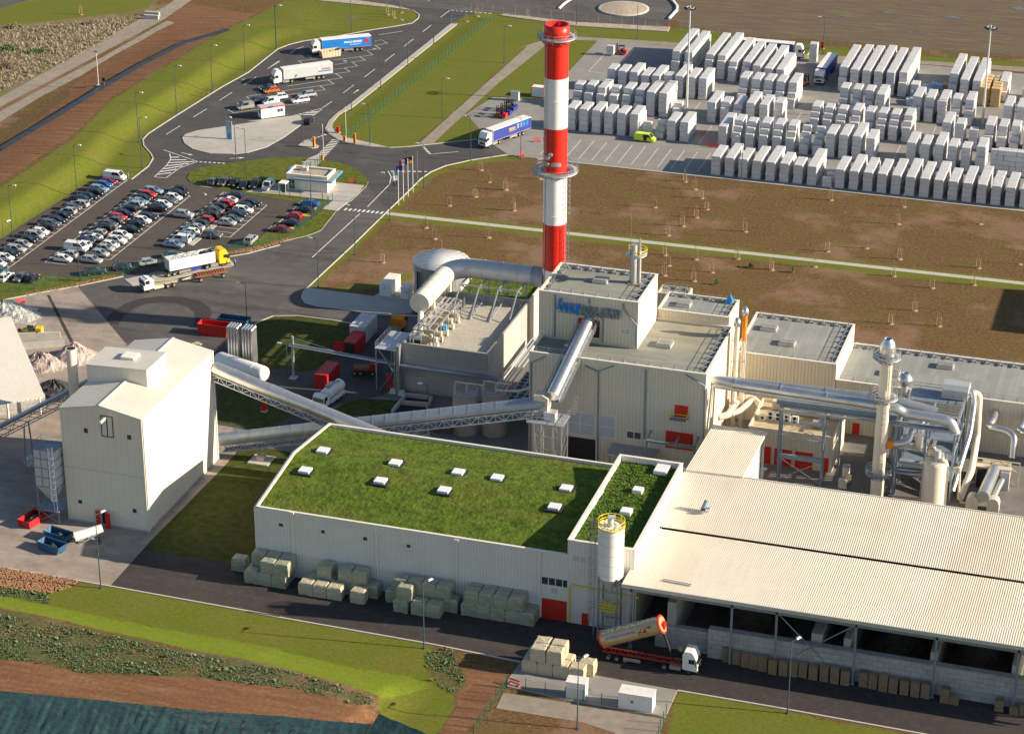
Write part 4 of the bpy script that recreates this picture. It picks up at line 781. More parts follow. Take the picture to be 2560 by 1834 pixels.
# green roof annex behind
a=g(6,2310,1000,10.2); an=site('filter_annex','low cream annex with small grass roof under the flue trestles','building',-128,398)
x0b,x1b,y0b,y1b=B2(-136.6,-121.9,400.36,409.6); walls(an,x0b,x1b,y0b,y1b,0,9.6,'cladding_cream'); coping(an,x0b,x1b,y0b,y1b,9.6); flat_roof(an,x0b,x1b,y0b,y1b,9.2,'sedum',name='green_roof')
# trestles
for i,X in enumerate((-134.4,-130.6,-126.8,-123.0)):
    tr=site('duct_trestle',('first','second','third','fourth')[i]+' raking grey steel trestle under the flue duct counted from the left','trestle',X,398,8.7,'trestles under the flue duct'); X+=OX
    part(MB().bar((X,pB.y+.3,9.2),(X,pB.y+.3,DZ-1.5),.25),'leg',M['steel_grey'],tr); part(MB().bar((X,390.4+OY,8.75),(X,pB.y-5.6,13.2),.22),'leg',M['steel_grey'],tr); part(MB().bar((X,pB.y-5.6,13.2),(X,pB.y-.6,DZ-1.5),.22),'brace',M['steel_blue'],tr)
    part(MB().bar((X,pB.y-5.6,13.2),(X,pB.y-.1,9.8),.2),'brace',M['steel_blue'],tr); part(MB().bar((X,390.4+OY,8.85),(X,pB.y-.1,9.5),.2),'tie',M['steel_grey'],tr); part(MB().box(X-.5,X+.5,pB.y-.5,pB.y+.5,DZ-1.9,DZ-1.45),'saddle',M['steel_blue'],tr)
tb=MB().bar((-134.4+OX,pB.y-5.6,13.25),(-123.0+OX,pB.y-5.6,13.25),.2); solo(tb,'trestle_tie_beam',M['steel_grey'],'long horizontal steel beam tying the flue trestles together','beam',S(-128,396,13))
# pump row
def pump(i,y):
    p=site('vacuum_pump',('cream vacuum pump nearest the front parapet of the filter house','cream vacuum pump second from the front parapet','pump with blue motor in the middle of the rooftop row','cream vacuum pump fourth from the front parapet','cream vacuum pump farthest back in the rooftop row')[i],'pump',-133.6,y,8.72,'pumps in a row on the filter house roof'); c=OFF[p.name].copy()
    fr=MB(); 
    for dx in (-.2,1.35): fr.add([c+Vector((dx,-.55,0)),c+Vector((dx,.55,0)),c+Vector((dx,.4,1.0)),c+Vector((dx,-.4,1.0)),c+Vector((dx+.12,-.55,0)),c+Vector((dx+.12,.55,0)),c+Vector((dx+.12,.4,1.0)),c+Vector((dx+.12,-.4,1.0))],[(3,2,1,0),(4,5,6,7),(0,1,5,4),(1,2,6,5),(2,3,7,6),(3,0,4,7)])
    fr.box(c.x-.2,c.x+1.47,c.y-.4,c.y+.4,c.z+1.003,c.z+1.1); part(fr,'frame',M['equip_cream'],p)
    part(MB().cyl(c+Vector((-.1,0,1.55)),c+Vector((1.2,0,1.55)),.45,n=14),'motor',M['blue_band' if i==2 else 'equip_cream'],p); part(MB().cyl(c+Vector((.2,0,1.9)),c+Vector((.2,0,2.4)),.28,n=10),'junction_box',M['equip_cream'],p)
    part(MB().cyl(c+Vector((-1.3,-.3,1.1)),c+Vector((-1.3,.3,1.1)),1.0,n=18),'fan_housing',M['equip_tan'],p)
for i,y in enumerate((376.6,379.3,382.2,385.4,388.6)): pump(i,y)
rk=site('rooftop_pipe_rack','galvanised pipe rack above the pumps on the filter house roof','pipe rack',-134.5,383,8.7); X0,X1=-136.6+OX,-132.6+OX
for yy in (375.4,379.4,383.4,387.4,391.2):
    for X in (X0,X1): part(MB().bar((X,yy+OY,8.75),(X,yy+OY,12.2),.2),'post',M['galv'],rk)
    part(MB().bar((X0,yy+OY,12.2),(X1,yy+OY,12.2),.2),'cross_beam',M['galv'],rk)
for X in (X0,X1): part(MB().bar((X,375.4+OY,12.22),(X,391.2+OY,12.22),.22),'rail_beam',M['galv'],rk)
for X,z in ((-135.6,12.5),(-134.7,12.45),(-133.8,12.5)): part(MB().tube([S(X,375.8,z),S(X,391,z)],.16,8),'pipe',M['galv_pipe'],rk)
for y in (378.5,386.5,390.3): caged_ladder(rk,S(-131.9,y,0),0,0,8.8,13.2,False)
db=site('fan_box','blue grey rounded duct box under the front end of the flue','duct box',-136.3,376.6,8.72); cc=OFF[db.name].copy()
part(MB().extr([(-.9,0),(.9,0),(.9,1.6),(.55,2.1),(-.55,2.1),(-.9,1.6)],cc+Vector((-1.1,.2,0)),(1,0,0),2.2),'casing',M['duct_steel'],db); part(MB().box(cc.x-.9,cc.x+.9,cc.y-.76,cc.y-.703,cc.z+.3,cc.z+1.2),'louvre',M['dark'],db); part(MB().cyl(cc+Vector((.4,.6,2.1)),Vector((ex,e2.y+.8,DZ-1.5)),.55,n=12),'drop_duct',M['duct_cream'],db)
st=site('service_platform','blue galvanised service platform at the left corner of the filter house','platform',-141.2,373.5)
for X,yy in ((-143.0,372.9),(-139.4,372.9),(-143.0,381),(-139.4,381)): part(MB().bar(S(X,yy,0),S(X,yy,8.6),.22),'post',M['galv'],st)
part(MB().box(-143.2+OX,-139.2+OX,372.7+OY,381.2+OY,8.55,8.7),'deck',M['duct_steel'],st); rl=MB()
for h in (.55,1.1): rl.bar(S(-143.1,372.8,8.7+h),S(-143.1,381,8.7+h),.06); 
for i in range(6): rl.bar(S(-143.1,372.8+i*1.64,8.7),S(-143.1,372.8+i*1.64,9.8),.06)
part(rl,'railing',M['galv'],st); part(MB().bar(S(-142.5,372.9,.1),S(-139.6,372.9,4.4),.5,.1).bar(S(-139.6,372.9,4.4),S(-142.5,372.9,8.5),.5,.1),'stairs',M['galv'],st); part(MB().box(-139.15+OX,-138.5+OX,372.9+OY,374.3+OY,.02,9.5),'cable_duct',M['galv'],st)
# pipe bridge along the front
pb=site('pipe_bridge','blue grey pipe bridge from the yard post to the filter house','pipe bridge',-156,371); q0=g(10,375,120,7.4); 
pa=g(10,370,340,0); part(MB().bar((pa.x,pa.y,0),(pa.x,pa.y,8.6),.4),'post',M['steel_grey'],pb,None); part(MB().box(pa.x-.7,pa.x+.7,pa.y-.7,pa.y+.7,.03,.2),'footing',M['concrete_plain'],pb)
pe=Vector((-141+OX,pa.y+.5,5.9)); ps=Vector((pa.x,pa.y,7.0))
for o_,r_ in ((-.3,.16),(0,.12),(.3,.1)): part(MB().tube([ps+Vector((-.6,o_,-.3)),pe+Vector((0,o_,-.3)),Vector((-121+OX,y0-.6+o_,5.3))],r_,8),'pipe',M['galv_pipe'],pb)
part(MB().bar(ps,pe,.35,.12).bar(pe,Vector((-139+OX,y0-.6,5.6)),.35,.12),'tray',M['steel_blue'],pb); part(MB().bar(ps+Vector((0,0,1.4)),pe.lerp(ps,.55)+Vector((0,0,.1)),.05),'stay_rod',M['galv'],pb)
# tank and cabinets
tk=site('water_tank','big round galvanised tank with pale ribbed lid','tank',-144.6,414.2); c2=OFF[tk.name].copy(); TRr=5.65
part(MB().cyl(c2,c2+Vector((0,0,10.0)),5.5,n=48,caps=False),'shell',M['tank_sheet'],tk)
lid=MB().lathe(c2,[(5.65,9.9),(5.65,10.1),(0,10.35)],48)
for i in range(-7,8): 
    L_=math.sqrt(max(.1,5.6**2-(i*.74)**2)); lid.bar(c2+Vector((-L_,i*.74,10.2)),c2+Vector((L_,i*.74,10.2)),.07,.12)
part(lid,'lid',M['lid_pale'],tk); part(MB().bar(c2+Vector((-3.2,-4.9,.1)),c2+Vector((-3.2,-4.9,9)),.25).bar(c2+Vector((-2.6,-5.3,.1)),c2+Vector((-2.6,-5.3,9)),.15),'ladder',M['dark'],tk)

for lb,xa,xb,ya,yb,h in (('larger of two cream equipment cabinets beside the round tank',-158.2,-155.8,415.2,421.2,2.7),('smaller cream equipment cabinet right beside the round tank',-153.5,-151.9,415,417.6,2.5)):
    t=site('equipment_cabinet',lb,'cabinet',(xa+xb)/2,ya,.12,'cabinets by the round tank'); X0,X1,Y0,Y1=B2(xa,xb,ya,yb); part(MB().box(X0,X1,Y0,Y1,.15,h),'body',M['paint_white'],t); part(MB().box(X0-.05,X1+.05,Y0-.05,Y1+.05,h+.003,h+.12),'lid',M['trim_cream'],t)
    dr=MB(); n=max(2,int((yb-ya)/1.2))
    for i in range(n): dr.box(X1+.003,X1+.05,Y0+.06+(Y1-Y0)*i/n,Y0-.06+(Y1-Y0)*(i+1)/n,.3,h-.12)
    part(dr,'doors',M['trim_cream'],t); part(MB().box(X0+.9,X0+1.5,Y0-.03,Y0-.003,h-.9,h-.7),'name_plate',M['cloth_blue'],t)
# ---------------------------------------------------------------- process plant behind the shed
ac=site('plant_annex','low tan plant annex with air conditioners on its roof and red doors','building',-64,365.6)
x0,x1,y0,y1=B2(-71.5,-56.6,365.65,377.5); walls(ac,x0,x1,y0,y1,0,6.7,'cladding_cream'); flat_roof(ac,x0,x1,y0,y1,6.3,'equip_tan'); coping(ac,x0,x1,y0,y1,6.7,'equip_cream',.3)
for xa,ya,xb,yb in ((165,890,212,1030),(248,905,272,1035),(310,915,382,1045),(415,930,552,1080),(650,985,682,1070)):
    a,b=gy(12,xa,ya,y0),gy(12,xb,yb,y0); part(MB().box(a.x,b.x,y0-.06,y0+.05,.02,a.z),'door',M['red_door'],ac)
for i,(k,xx,yy) in enumerate(((12,155,640),(12,220,640),(12,280,650),(12,350,665),(12,415,680))):
    c=g(k,xx,yy,7.2); c.z=6.32; t=thing('air_conditioner',('single fan outdoor unit at the left of the annex roof row','twin fan outdoor unit second from left on the annex roof','twin fan outdoor unit in the middle of the annex roof row','twin fan outdoor unit fourth from left on the annex roof','twin fan outdoor unit at the right end of the annex roof row')[i],'air conditioner',c,0,'air conditioners on the annex roof')
    h=1.0 if i==0 else 1.65; part(MB().box(c.x-.55,c.x+.55,c.y-.25,c.y+.25,c.z,c.z+h),'casing',M['paint_white'],t)
    for j in range(1 if i==0 else 2): part(MB().cyl((c.x-.1,c.y-.251,c.z+.5+j*.75),(c.x-.1,c.y-.29,c.z+.5+j*.75),.3,n=14),'fan',M['dark'],t)
for i,(xx,yy,dx,dy,dz,m) in enumerate(((590,705,1.3,1.0,1.0,'curtain_grey'),(270,560,1.6,1.2,1.5,'equip_cream'),(520,610,6.2,1.6,1.3,'equip_cream'),(760,640,2.4,1.8,1.6,'equip_cream'))):
    c=g(12,xx,yy,7); t=thing('roof_unit',('grey square ventilation unit on the annex roof','cream ventilation box behind the annex fan units','long cream ventilation duct lying across the annex roof','cream ventilation box at the right end of the annex roof')[i],'roof unit',Vector((c.x,c.y,6.31))); part(MB().box(c.x-dx/2,c.x+dx/2,c.y-dy/2,c.y+dy/2,6.45,6.45+dz),'casing',M[m],t); part(MB().box(c.x-dx/2+.1,c.x-dx/2+.3,c.y-dy/2+.1,c.y+dy/2-.1,6.31,6.449).box(c.x+dx/2-.3,c.x+dx/2-.1,c.y-dy/2+.1,c.y+dy/2-.1,6.31,6.449),'feet',M['dark'],t)
# curved cream ducts at the left of the annex
def arc_pts(pts,R=1.2,n=5):
    pts=[Vector(p) for p in pts]; out=[pts[0]]
    for i in range(1,len(pts)-1):
        a,b,c=pts[i-1],pts[i],pts[i+1]; d1=(a-b); d2=(c-b); r=min(R,d1.length*.45,d2.length*.45); p,q=b+d1.normalized()*r,b+d2.normalized()*r
        for k in range(n+1): t=k/n; out.append(p*(1-t)**2+b*2*t*(1-t)+q*t*t)
    return out+[pts[-1]]
def pipe(name,label,pts,r,m='galv_pipe',R=1.2,n=14,cat='pipe',flanges=0):
    pp_=arc_pts(pts,R) if len(pts)>2 else [Vector(p) for p in pts]
    t=thing(name,label,cat,Vector((pts[0][0],pts[0][1],pts[0][2]))); part(MB().tube(pp_,r,n),'pipe',M[m],t)
    for k in range(flanges):
        q=Vector(pts[0]).lerp(Vector(pts[1]),(k+.5)/flanges); d=(Vector(pts[1])-Vector(pts[0])).normalized(); part(MB().cyl(q-d*.1,q+d*.1,r*1.12,n=n),'flange',M[m],t)
    return t
for i,o in enumerate((0,2.3)):
    pts=[g(11,1800+o*45,655-o*12,7.2),g(11,1880+o*40,640-o*15,7.2),g(11,1975+o*40,500+o*10,7.6),g(11,2080+o*10,500+o*10,7.6),g(11,2140,560,7.3)]
    dct=thing('curved_duct',('outer cream flat duct curling round at the left of the annex','inner cream flat duct curling round at the left of the annex')[i],'duct',pts[0],0,'curved ducts by the annex'); part(MB().tube(arc_pts(pts,1.6),.62-.1*i,10),'duct',M['equip_cream'],dct)
sf=site('steel_frame','open blue steel frame standing in front of the annex doors','steel frame',-61,360)
for X in (-64.9,-57.5,-45.2): 
    for yy in (359.9,361.2): part(MB().bar(S(X,yy,0),S(X,yy,13.3),.34),'post',M['steel_blue'],sf)
    part(MB().bar(S(X,359.9,13.1),S(X,361.2,13.1),.3),'cross_beam',M['steel_blue'],sf)
for yy in (359.9,361.2): part(MB().bar(S(-65.2,yy,13.5),S(-35.5,yy,13.5),.32),'top_beam',M['steel_grey'],sf)
part(MB().bar(S(-64.9,359.85,4.9),S(-57.5,359.85,4.9),.5,.8),'low_beam',M['steel_blue'],sf); part(MB().bar(S(-64.9,360,8.4),S(-57.5,360,8.4),.16),'mid_beam',M['steel_grey'],sf); part(MB().bar(S(-64.9,360,11.2),S(-57.5,360,11.2),.16),'mid_beam',M['steel_grey'],sf)
for z0_,z1_ in ((.3,4.5),(8.6,13.0)): part(MB().bar(S(-64.9,360,z1_),S(-57.5,360,z0_),.1),'brace',M['galv'],sf); part(MB().bar(S(-64.9,360.1,z0_),S(-57.5,360.1,z1_),.1),'brace',M['galv'],sf)
wk=thing('pipe_walkway','blue steel pipe walkway with handrail under the big shiny ducts','walkway',S(-58,362,14.5)); part(MB().box(-66+OX,-45.5+OX,361.4+OY,363.2+OY,14.35,14.5),'deck',M['steel_blue'],wk); part(MB().box(-66+OX,-45.5+OX,361.2+OY,361.38+OY,13.7,14.55),'edge_beam',M['steel_blue'],wk)
rl=MB()
for i in range(13): X=-66+20.5*i/12; rl.bar(S(X,361.3,14.5),S(X,361.3,15.6),.07)
for h in (.55,1.1): rl.bar(S(-66,361.3,14.5+h),S(-45.5,361.3,14.5+h),.06)
part(rl,'railing',M['galv'],wk)
for X in (-65.5,-55,-46): part(MB().bar(S(X,362.5,0),S(X,362.5,14.3),.3),'post',M['steel_blue'],wk)
pipe('big_duct','front one of two big shiny ducts running from the factory to the plant',[S(-76.95,359.9,17.3),S(-45.6,359.9,16.6),S(-44.2,360.4,15.6),S(-36.6,360.7,15.2),S(-35.6,360.7,13.0)],.85,flanges=4,R=1.6)
pipe('big_duct','rear one of two big shiny ducts running from the factory to the plant',[S(-76.95,362.2,16.4),S(-47,365.2,15.6),S(-39.5,366,14.0)],.75,flanges=4,R=1.6)
pipe('long_pipe','slim shiny pipe just below the big ducts',[S(-76.95,361,15.6),S(-47,361.4,15.0)],.32)
# stack with cage ladder and three platforms
s2=site('plant_stack','cream steel stack with shiny domed top and three round platforms','stack',-47.7,359.35); c=OFF[s2.name].copy()
part(MB().cyl(c,c+Vector((0,0,4.2)),1.15,n=24,caps=False),'base_section',M['duct_cream'],s2); part(MB().cyl(c+Vector((0,0,4.2)),c+Vector((0,0,25.6)),1.12,1.06,24,caps=False),'shaft',M['duct_cream'],s2)
part(MB().lathe(c,[(1.06,25.6),(1.3,25.9),(1.34,27.6),(1.15,28.5),(.75,29.0),(.72,29.2),(.6,29.2),(.6,28.0),(0,28)],24),'dome',M['galv_pipe'],s2); part(MB().cyl(c+Vector((0,0,28.2)),c+Vector((0,0,28.9)),.58,n=16),'flue_lining',M['dark'],s2)
for z in (25.7,18.4): ring_platform(s2,c,z,1.15,2.35,n=24)
ring_platform(s2,c,4.3,1.15,2.25,n=24,m='steel_blue'); caged_ladder(s2,c,rad(-75),1.1,4.5,18.4); caged_ladder(s2,c,rad(-20),1.1,18.6,25.7)
part(MB().tube([c+Vector((1.0,0,9.9)),c+Vector((2.1,.3,10.1))],.75,14),'inlet_collar',M['orange'],s2)
part(MB().tube(arc_pts([c+Vector((2.1,.3,10.1)),c+Vector((4.4,.9,10.4)),c+Vector((4.8,2.4,12.5))],1.2),.68,14),'inlet_duct',M['galv_pipe'],s2)
# afterburner frame
fr=site('process_frame','dense blue grey steel process frame full of pipes beside the stack','process frame',-40.5,368)
cols=[(X,yy) for X in (-45.0,-40.4,-35.7) for yy in (360.8,366,371,375.6)]
for X,yy in cols: part(MB().bar(S(X,yy,0),S(X,yy,13.4),.3),'post',M['steel_blue'],fr)
for z in (4.2,8.8,13.3):
    for X in (-45.0,-40.4,-35.7): part(MB().bar(S(X,360.8,z),S(X,375.6,z),.26),'beam',M['steel_grey'],fr)
    for yy in (360.8,366,371,375.6): part(MB().bar(S(-45,yy,z+.02),S(-35.7,yy,z+.02),.24),'beam',M['steel_grey'],fr)
for z,(ya,yb) in ((4.4,(361,375)),(8.95,(366,375.5)),(13.45,(371.2,375.5))): part(MB().box(-44.8+OX,-36+OX,ya+OY,yb+OY,z-.1,z),'grating',M['steel_blue'],fr)
for i in range(14): yy=361.5+i*1.0; part(MB().bar(S(-40.2,yy,13.42),S(-35.8,yy,13.42),.12),'roof_bar',M['galv'],fr)
ring=MB()
for h in (.55,1.1):
    ring.bar(S(-45,375.6,13.45+h),S(-35.7,375.6,13.45+h),.07); ring.bar(S(-45,371,13.45+h),S(-45,375.6,13.45+h),.07); ring.bar(S(-35.7,361,13.45+h),S(-35.7,375.6,13.45+h),.07); ring.bar(S(-45,366,8.95+h),S(-45,375.6,8.95+h),.07); ring.bar(S(-45,361,4.45+h),S(-35.7,361,4.45+h),.07)
for i in range(11): ring.bar(S(-35.7,361+i*1.46,13.4),S(-35.7,361+i*1.46,14.55),.07)
part(ring,'railing',M['galv'],fr)
for i in range(3): part(MB().bar(S(-35.7,362+i*4.6,.3),S(-35.7,366.2+i*4.6,4.1),.12),'brace',M['steel_blue'],fr); part(MB().bar(S(-35.7,362+i*4.6,13),S(-35.7,366.2+i*4.6,9.2),.12),'brace',M['steel_blue'],fr)
burner=site('duct_elbow_box','blue grey filter hood with rounded top at the rear of the process frame','hood',-37.5,374.5,13.6); cb=OFF[burner.name].copy(); part(MB().extr([(-1.9,0),(1.9,0),(1.9,1.6),(1.1,2.3),(-1.1,2.3),(-1.9,1.6)],cb+Vector((-2.2,0,0)),(1,0,0),4.4),'casing',M['duct_steel'],burner); part(MB().box(cb.x-1.9,cb.x+1.9,cb.y-1.95,cb.y-1.903,.3+cb.z,cb.z+1.5),'panel',M['galv'],burner)
pipe('bent_pipe','shiny pipe bending down the right side of the process frame',[S(-36,374.5,14.6),S(-34.6,374.4,14.6),S(-34.3,374,12.5),S(-34.3,371,8.3),S(-35.5,362.0,1.5)],.55,'galv_pipe',1.0)
pipe('bent_pipe','second shiny pipe beside the right edge of the process frame',[S(-35.2,375,14.2),S(-33.6,375,14),S(-33.3,374.6,6.2),S(-33.0,366.5,3.6),S(-34.0,361.5,.6)],.6,'duct_cream',1.0)
pipe('bent_pipe','thin cream pipe beside the tall cream vessel',[S(-35.4,361,6.5),S(-34.4,361,6.8),S(-34.2,361,1.0),S(-33.6,361.2,.3)],.2,'equip_cream',.5)
pipe('bent_pipe','short shiny pipe with an elbow in the middle of the process frame',[S(-41.6,364.5,13.0),S(-41.6,362.5,12.8),S(-41.6,361.9,10.0),S(-41.6,361.9,8.9)],.68,'galv_pipe',1.3)
pipe('bent_pipe','dull pipe loop low in the front of the process frame',[S(-44.6,361.5,6.2),S(-39.0,361.8,6.0),S(-38.9,362,4.6)],.42,'steel_grey',.8)
pipe('bent_pipe','lower dull pipe inside the front of the process frame',[S(-44.4,362.6,5.2),S(-38.6,362.8,5.0)],.5,'duct_steel')
for i,X in enumerate((-43.8,-42.2,-40.9,-39.6)):
    t=site('blower',('left','second','third','right')[i]+' blower on the middle deck of the process frame','blower',X,363.4,9.0,'blowers in the process frame'); cc=OFF[t.name].copy(); part(MB().cyl(cc+Vector((0,-.35,-.9)),cc+Vector((0,.35,-.9)),.75,n=14),'housing',M['equip_tan' if i%2 else 'duct_steel'],t); part(MB().cyl(cc+Vector((.2,0,-.3)),cc+Vector((.5,0,1.0)),.32,n=10),'outlet',M['galv_pipe'],t)
cw=site('cowl_vent','shiny spinning top cowl on a grey vent stack behind the process frame','vent',-46.2,373.5); cc=OFF[cw.name].copy(); part(MB().cyl(cc+Vector((0,0,0)),cc+Vector((0,0,14.6)),.6,n=14),'pipe',M['galv_dull'],cw); part(MB().lathe(cc,[(.6,14.6),(1.35,15.6),(1.3,16.0),(.6,17.0),(.55,17.0),(.5,16.2),(0,16.2)],20),'cowl',M['galv_pipe'],cw); part(MB().box(cc.x-1.6,cc.x+1.8,cc.y-1.2,cc.y+1.2,8.3,11.0),'fan_housing',M['duct_steel'],cw)
for i in range(4): part(MB().bar((cc.x+(-1.5,1.7)[i%2],cc.y+(-1.1,1.1)[i//2],0),(cc.x+(-1.5,1.7)[i%2],cc.y+(-1.1,1.1)[i//2],13.6),.18),'leg',M['steel_blue'],cw)
rl=MB(); 
for h in (.1,.7,1.3): rl.bar((cc.x-1.6,cc.y-1.2,12.2+h),(cc.x+1.8,cc.y-1.2,12.2+h),.08); rl.bar((cc.x+1.8,cc.y-1.2,12.2+h),(cc.x+1.8,cc.y+1.2,12.2+h),.08)
part(rl,'railing',M['galv'],cw)
vs_=site('storage_vessel','tall cream vessel with clutter of fittings on top by the shed ridge','vessel',-38.1,361.2-3.4); c=OFF[vs_.name].copy()
part(MB().lathe(c,[(2.05,0),(2.05,8.6),(1.9,8.9),(0,9.15)],32),'shell',M['duct_cream'],vs_); part(MB().cyl(c+Vector((.2,0,9.1)),c+Vector((.2,0,10.9)),.55,n=14),'hopper',M['curtain_grey'],vs_); part(MB().tube([c+Vector((1.9,-.5,.2)),c+Vector((1.9,-.5,8.6)),c+Vector((.9,-.3,9.6))],.32,10),'riser_pipe',M['duct_cream'],vs_); part(MB().bar(c+Vector((2.2,-.7,0)),c+Vector((2.2,-.7,8.6)),.15),'riser_pipe',M['duct_cream'],vs_); caged_ladder(vs_,c,rad(-150),2.05,.5,9.2,False)
rl=MB()
for h in (.5,1.0): rl.ring(c+Vector((0,0,9+h)),1.95,0,22,t=.06)
for i in range(12): an=i*math.pi/6; rl.bar(c+Vector((1.95*math.cos(an),1.95*math.sin(an),8.8)),c+Vector((1.95*math.cos(an),1.95*math.sin(an),10)),.05)
part(rl,'railing',M['galv'],vs_); part(MB().cyl(c+Vector((.9,.6,9.1)),c+Vector((.9,.6,10.4)),.5,.2,10),'valve',M['galv_pipe'],vs_); part(MB().cbox(c+Vector((-.9,.3,9.4)),(.9,.8,.5),.3),'valve_box',M['equip_tan'],vs_)
# wall duct and machine at the right margin
for i,(dx,l) in enumerate(((0,'left bent shiny duct leaving the low warehouse wall at far right'),(5.2,'right bent shiny duct leaving the low warehouse wall at the photo edge'))):
    pipe('wall_duct',l,[S(-31.2+dx,381.7,7.9),S(-31.2+dx,378.5,7.8),S(-31.9+dx,376.4,7.6),S(-28.4+dx,375.6,7.6),S(-27.0+dx,374.5,7.2),S(-27.0+dx,373.3,3.8)],.62,'galv_pipe',1.4)
mc=site('dust_extractor','squat grey dust extractor with wide lid and long shiny cylinder in the yard','machine',-29.5,366); c=OFF[mc.name].copy()
part(MB().box(c.x-3,c.x+2.9,c.y+2.5,c.y+4.0,3.4,3.7),'hood',M['equip_cream'],mc); part(MB().box(c.x+1.3,c.x+2.8,c.y+1.9,c.y+3.6,0,3.39),'cabinet',M['duct_steel'],mc); part(MB().box(c.x-2.7,c.x-1.0,c.y+1.9,c.y+3.6,0,3.39),'cabinet',M['dark'],mc)
part(MB().cyl(c+Vector((.1,3,3.2)),c+Vector((-.6,-6.4,2.6)),1.05,n=20),'cylinder',M['galv_pipe'],mc); part(MB().cyl(c+Vector((1.6,2,2.0)),c+Vector((.9,-3.5,1.4)),.55,n=12),'side_cylinder',M['galv'],mc)
for dx in (-2.3,1.2): part(MB().extr([(-1,0),(1,0),(1,1.4),(.75,2.1),(.3,2.4),(-.3,2.4),(-.75,2.1),(-1,1.4)],(c.x+dx,c.y-6.5,0),(0,1,0),1.8),'round_hood',M['equip_cream'],mc)
cy=site('drum_dryer','open steel cradle with a dark round drum beside the warehouse wall','drum',-30.5,374); c=OFF[cy.name].copy(); part(MB().cyl(c+Vector((-1.2,-2,1.7)),c+Vector((3.6,-2,1.7)),1.6,n=20),'drum',M['equip_tan'],cy); rl=MB()
for X in (-2,.4,3.2,5.2): rl.bar(c+Vector((X,-3.8,0)),c+Vector((X,-3.8,4.4)),.16)
rl.bar(c+Vector((-2,-3.8,4.4)),c+Vector((5.2,-3.8,4.4)),.18); rl.bar(c+Vector((-2,-3.8,2.4)),c+Vector((1.4,-3.8,4.3)),.16); rl.bar(c+Vector((5.2,-3.8,2.4)),c+Vector((1.8,-3.8,4.3)),.16); part(rl,'cradle',M['equip_cream'],cy)
pv=site('yard_pump','cream filter pot with pump standing in the yard beside the stack','pump',-53.6,360.8); c=OFF[pv.name].copy(); part(MB().cyl(c+Vector((0,1.5,.3)),c+Vector((0,1.5,3.3)),.65,n=16),'pot',M['equip_cream'],pv); part(MB().cyl(c+Vector((0,1.5,3.305)),c+Vector((0,1.5,3.5)),.68,n=16),'pot_lid',M['steel_grey'],pv); part(MB().cbox(c+Vector((-.2,0,.8)),(1.4,1.1,1.5)),'pump_box',M['equip_cream'],pv); part(MB().cyl(c+Vector((.7,.2,1.8)),c+Vector((.7,.9,1.8)),.55,n=14),'fan_housing',M['equip_cream'],pv)
# pipe tower at the right corner of the factory block
pt=site('pipe_riser_frame','slim scaffold frame with two cream riser pipes at the factory corner','pipe frame',-74.8,372.5); 
for dx,dy in ((0,0),(2.4,0),(0,2.0),(2.4,2.0)): part(MB().bar(S(-76.3+dx,371.5+dy,0),S(-76.3+dx,371.5+dy,20.5),.14),'post',M['galv'],pt)
for z in (4,8,12,16,20): 
    part(MB().bar(S(-76.3,371.5,z),S(-73.9,371.5,z),.1),'rail',M['galv'],pt); part(MB().bar(S(-73.9,371.5,z-4),S(-76.3,371.5,z),.08),'brace',M['galv'],pt)
for dx,dy,h,m in ((.7,.6,22.4,'duct_cream'),(1.8,1.6,24.2,'rust')):
    q=S(-76.3+dx,371.5+dy,0); rp=part(MB().cyl(q,q+Vector((0,0,h if m!='rust' else 19.5)),.42,n=14),'riser',M['duct_cream'],pt)
    if m=='rust': part(MB().cyl(q+Vector((0,0,19.5)),q+Vector((0,0,h)),.425,n=14),'riser',M['orange'],pt,'orange stained upper riser')
    part(MB().lathe(q,[(.45,h),(.62,h+.05),(.62,h+.8),(.35,h+1.5),(0,h+1.5)],14),'cap',M['galv_pipe'],pt)
bt=site('blue_tarp_cover','small blue covered unit on the rear factory roof corner','cover',-79.5,383.2,21.75); c=OFF[bt.name]; part(MB().add([c+Vector(v) for v in ((-.8,-.6,0),(.8,-.6,0),(.8,.6,0),(-.8,.6,0),(.1,0,1.9))],[(0,1,4),(1,2,4),(2,3,4),(3,0,4),(3,2,1,0)]),'cover',M['blue_band'],bt)
# ---------------------------------------------------------------- batch tower on the left
tw=site('batch_tower','tall plain cream tower block with gabled roof and raised roof box','tower block',-166.8,310)
x0,x1,y0,y1=B2(-174.05,-159.5,310,338.1); ze,zr=20.6,22.0; xm=(x0+x1)/2
mb=MB()
for yy,f in ((y0,0),(y1,1)): mb.add([(x0,yy,0),(x1,yy,0),(x1,yy,ze),(xm,yy,zr),(x0,yy,ze)],[(0,1,2,3,4) if not f else (4,3,2,1,0)])
mb.add([(x0,y0,0),(x0,y1,0),(x0,y1,ze),(x0,y0,ze),(x1,y0,0),(x1,y1,0),(x1,y1,ze),(x1,y0,ze)],[(3,2,1,0),(4,5,6,7)]); part(mb,'wall',M['cladding_smooth'],tw)
mb=MB()
for xa,xb in ((x0-.15,xm),(x1+.15,xm)): 
    za=ze-.02; mb.add([(xa,y0-.15,za+.06),(xb,y0-.15,zr+.06),(xb,y1+.15,zr+.06),(xa,y1+.15,za+.06),(xa,y0-.15,za-.1),(xa,y1+.15,za-.1),(xb,y0-.15,zr-.1),(xb,y1+.15,zr-.1)],[(0,1,2,3) if xa<xb else (3,2,1,0),(0,3,5,4),(0,4,6,1),(3,2,7,5)])
part(mb,'roof',M['roof_ribbed_tower'],tw); part(MB().bar((xm,y0-.15,zr+.1),(xm,y1+.15,zr+.1),.35,.1),'ridge_cap',M['trim_cream'],tw)
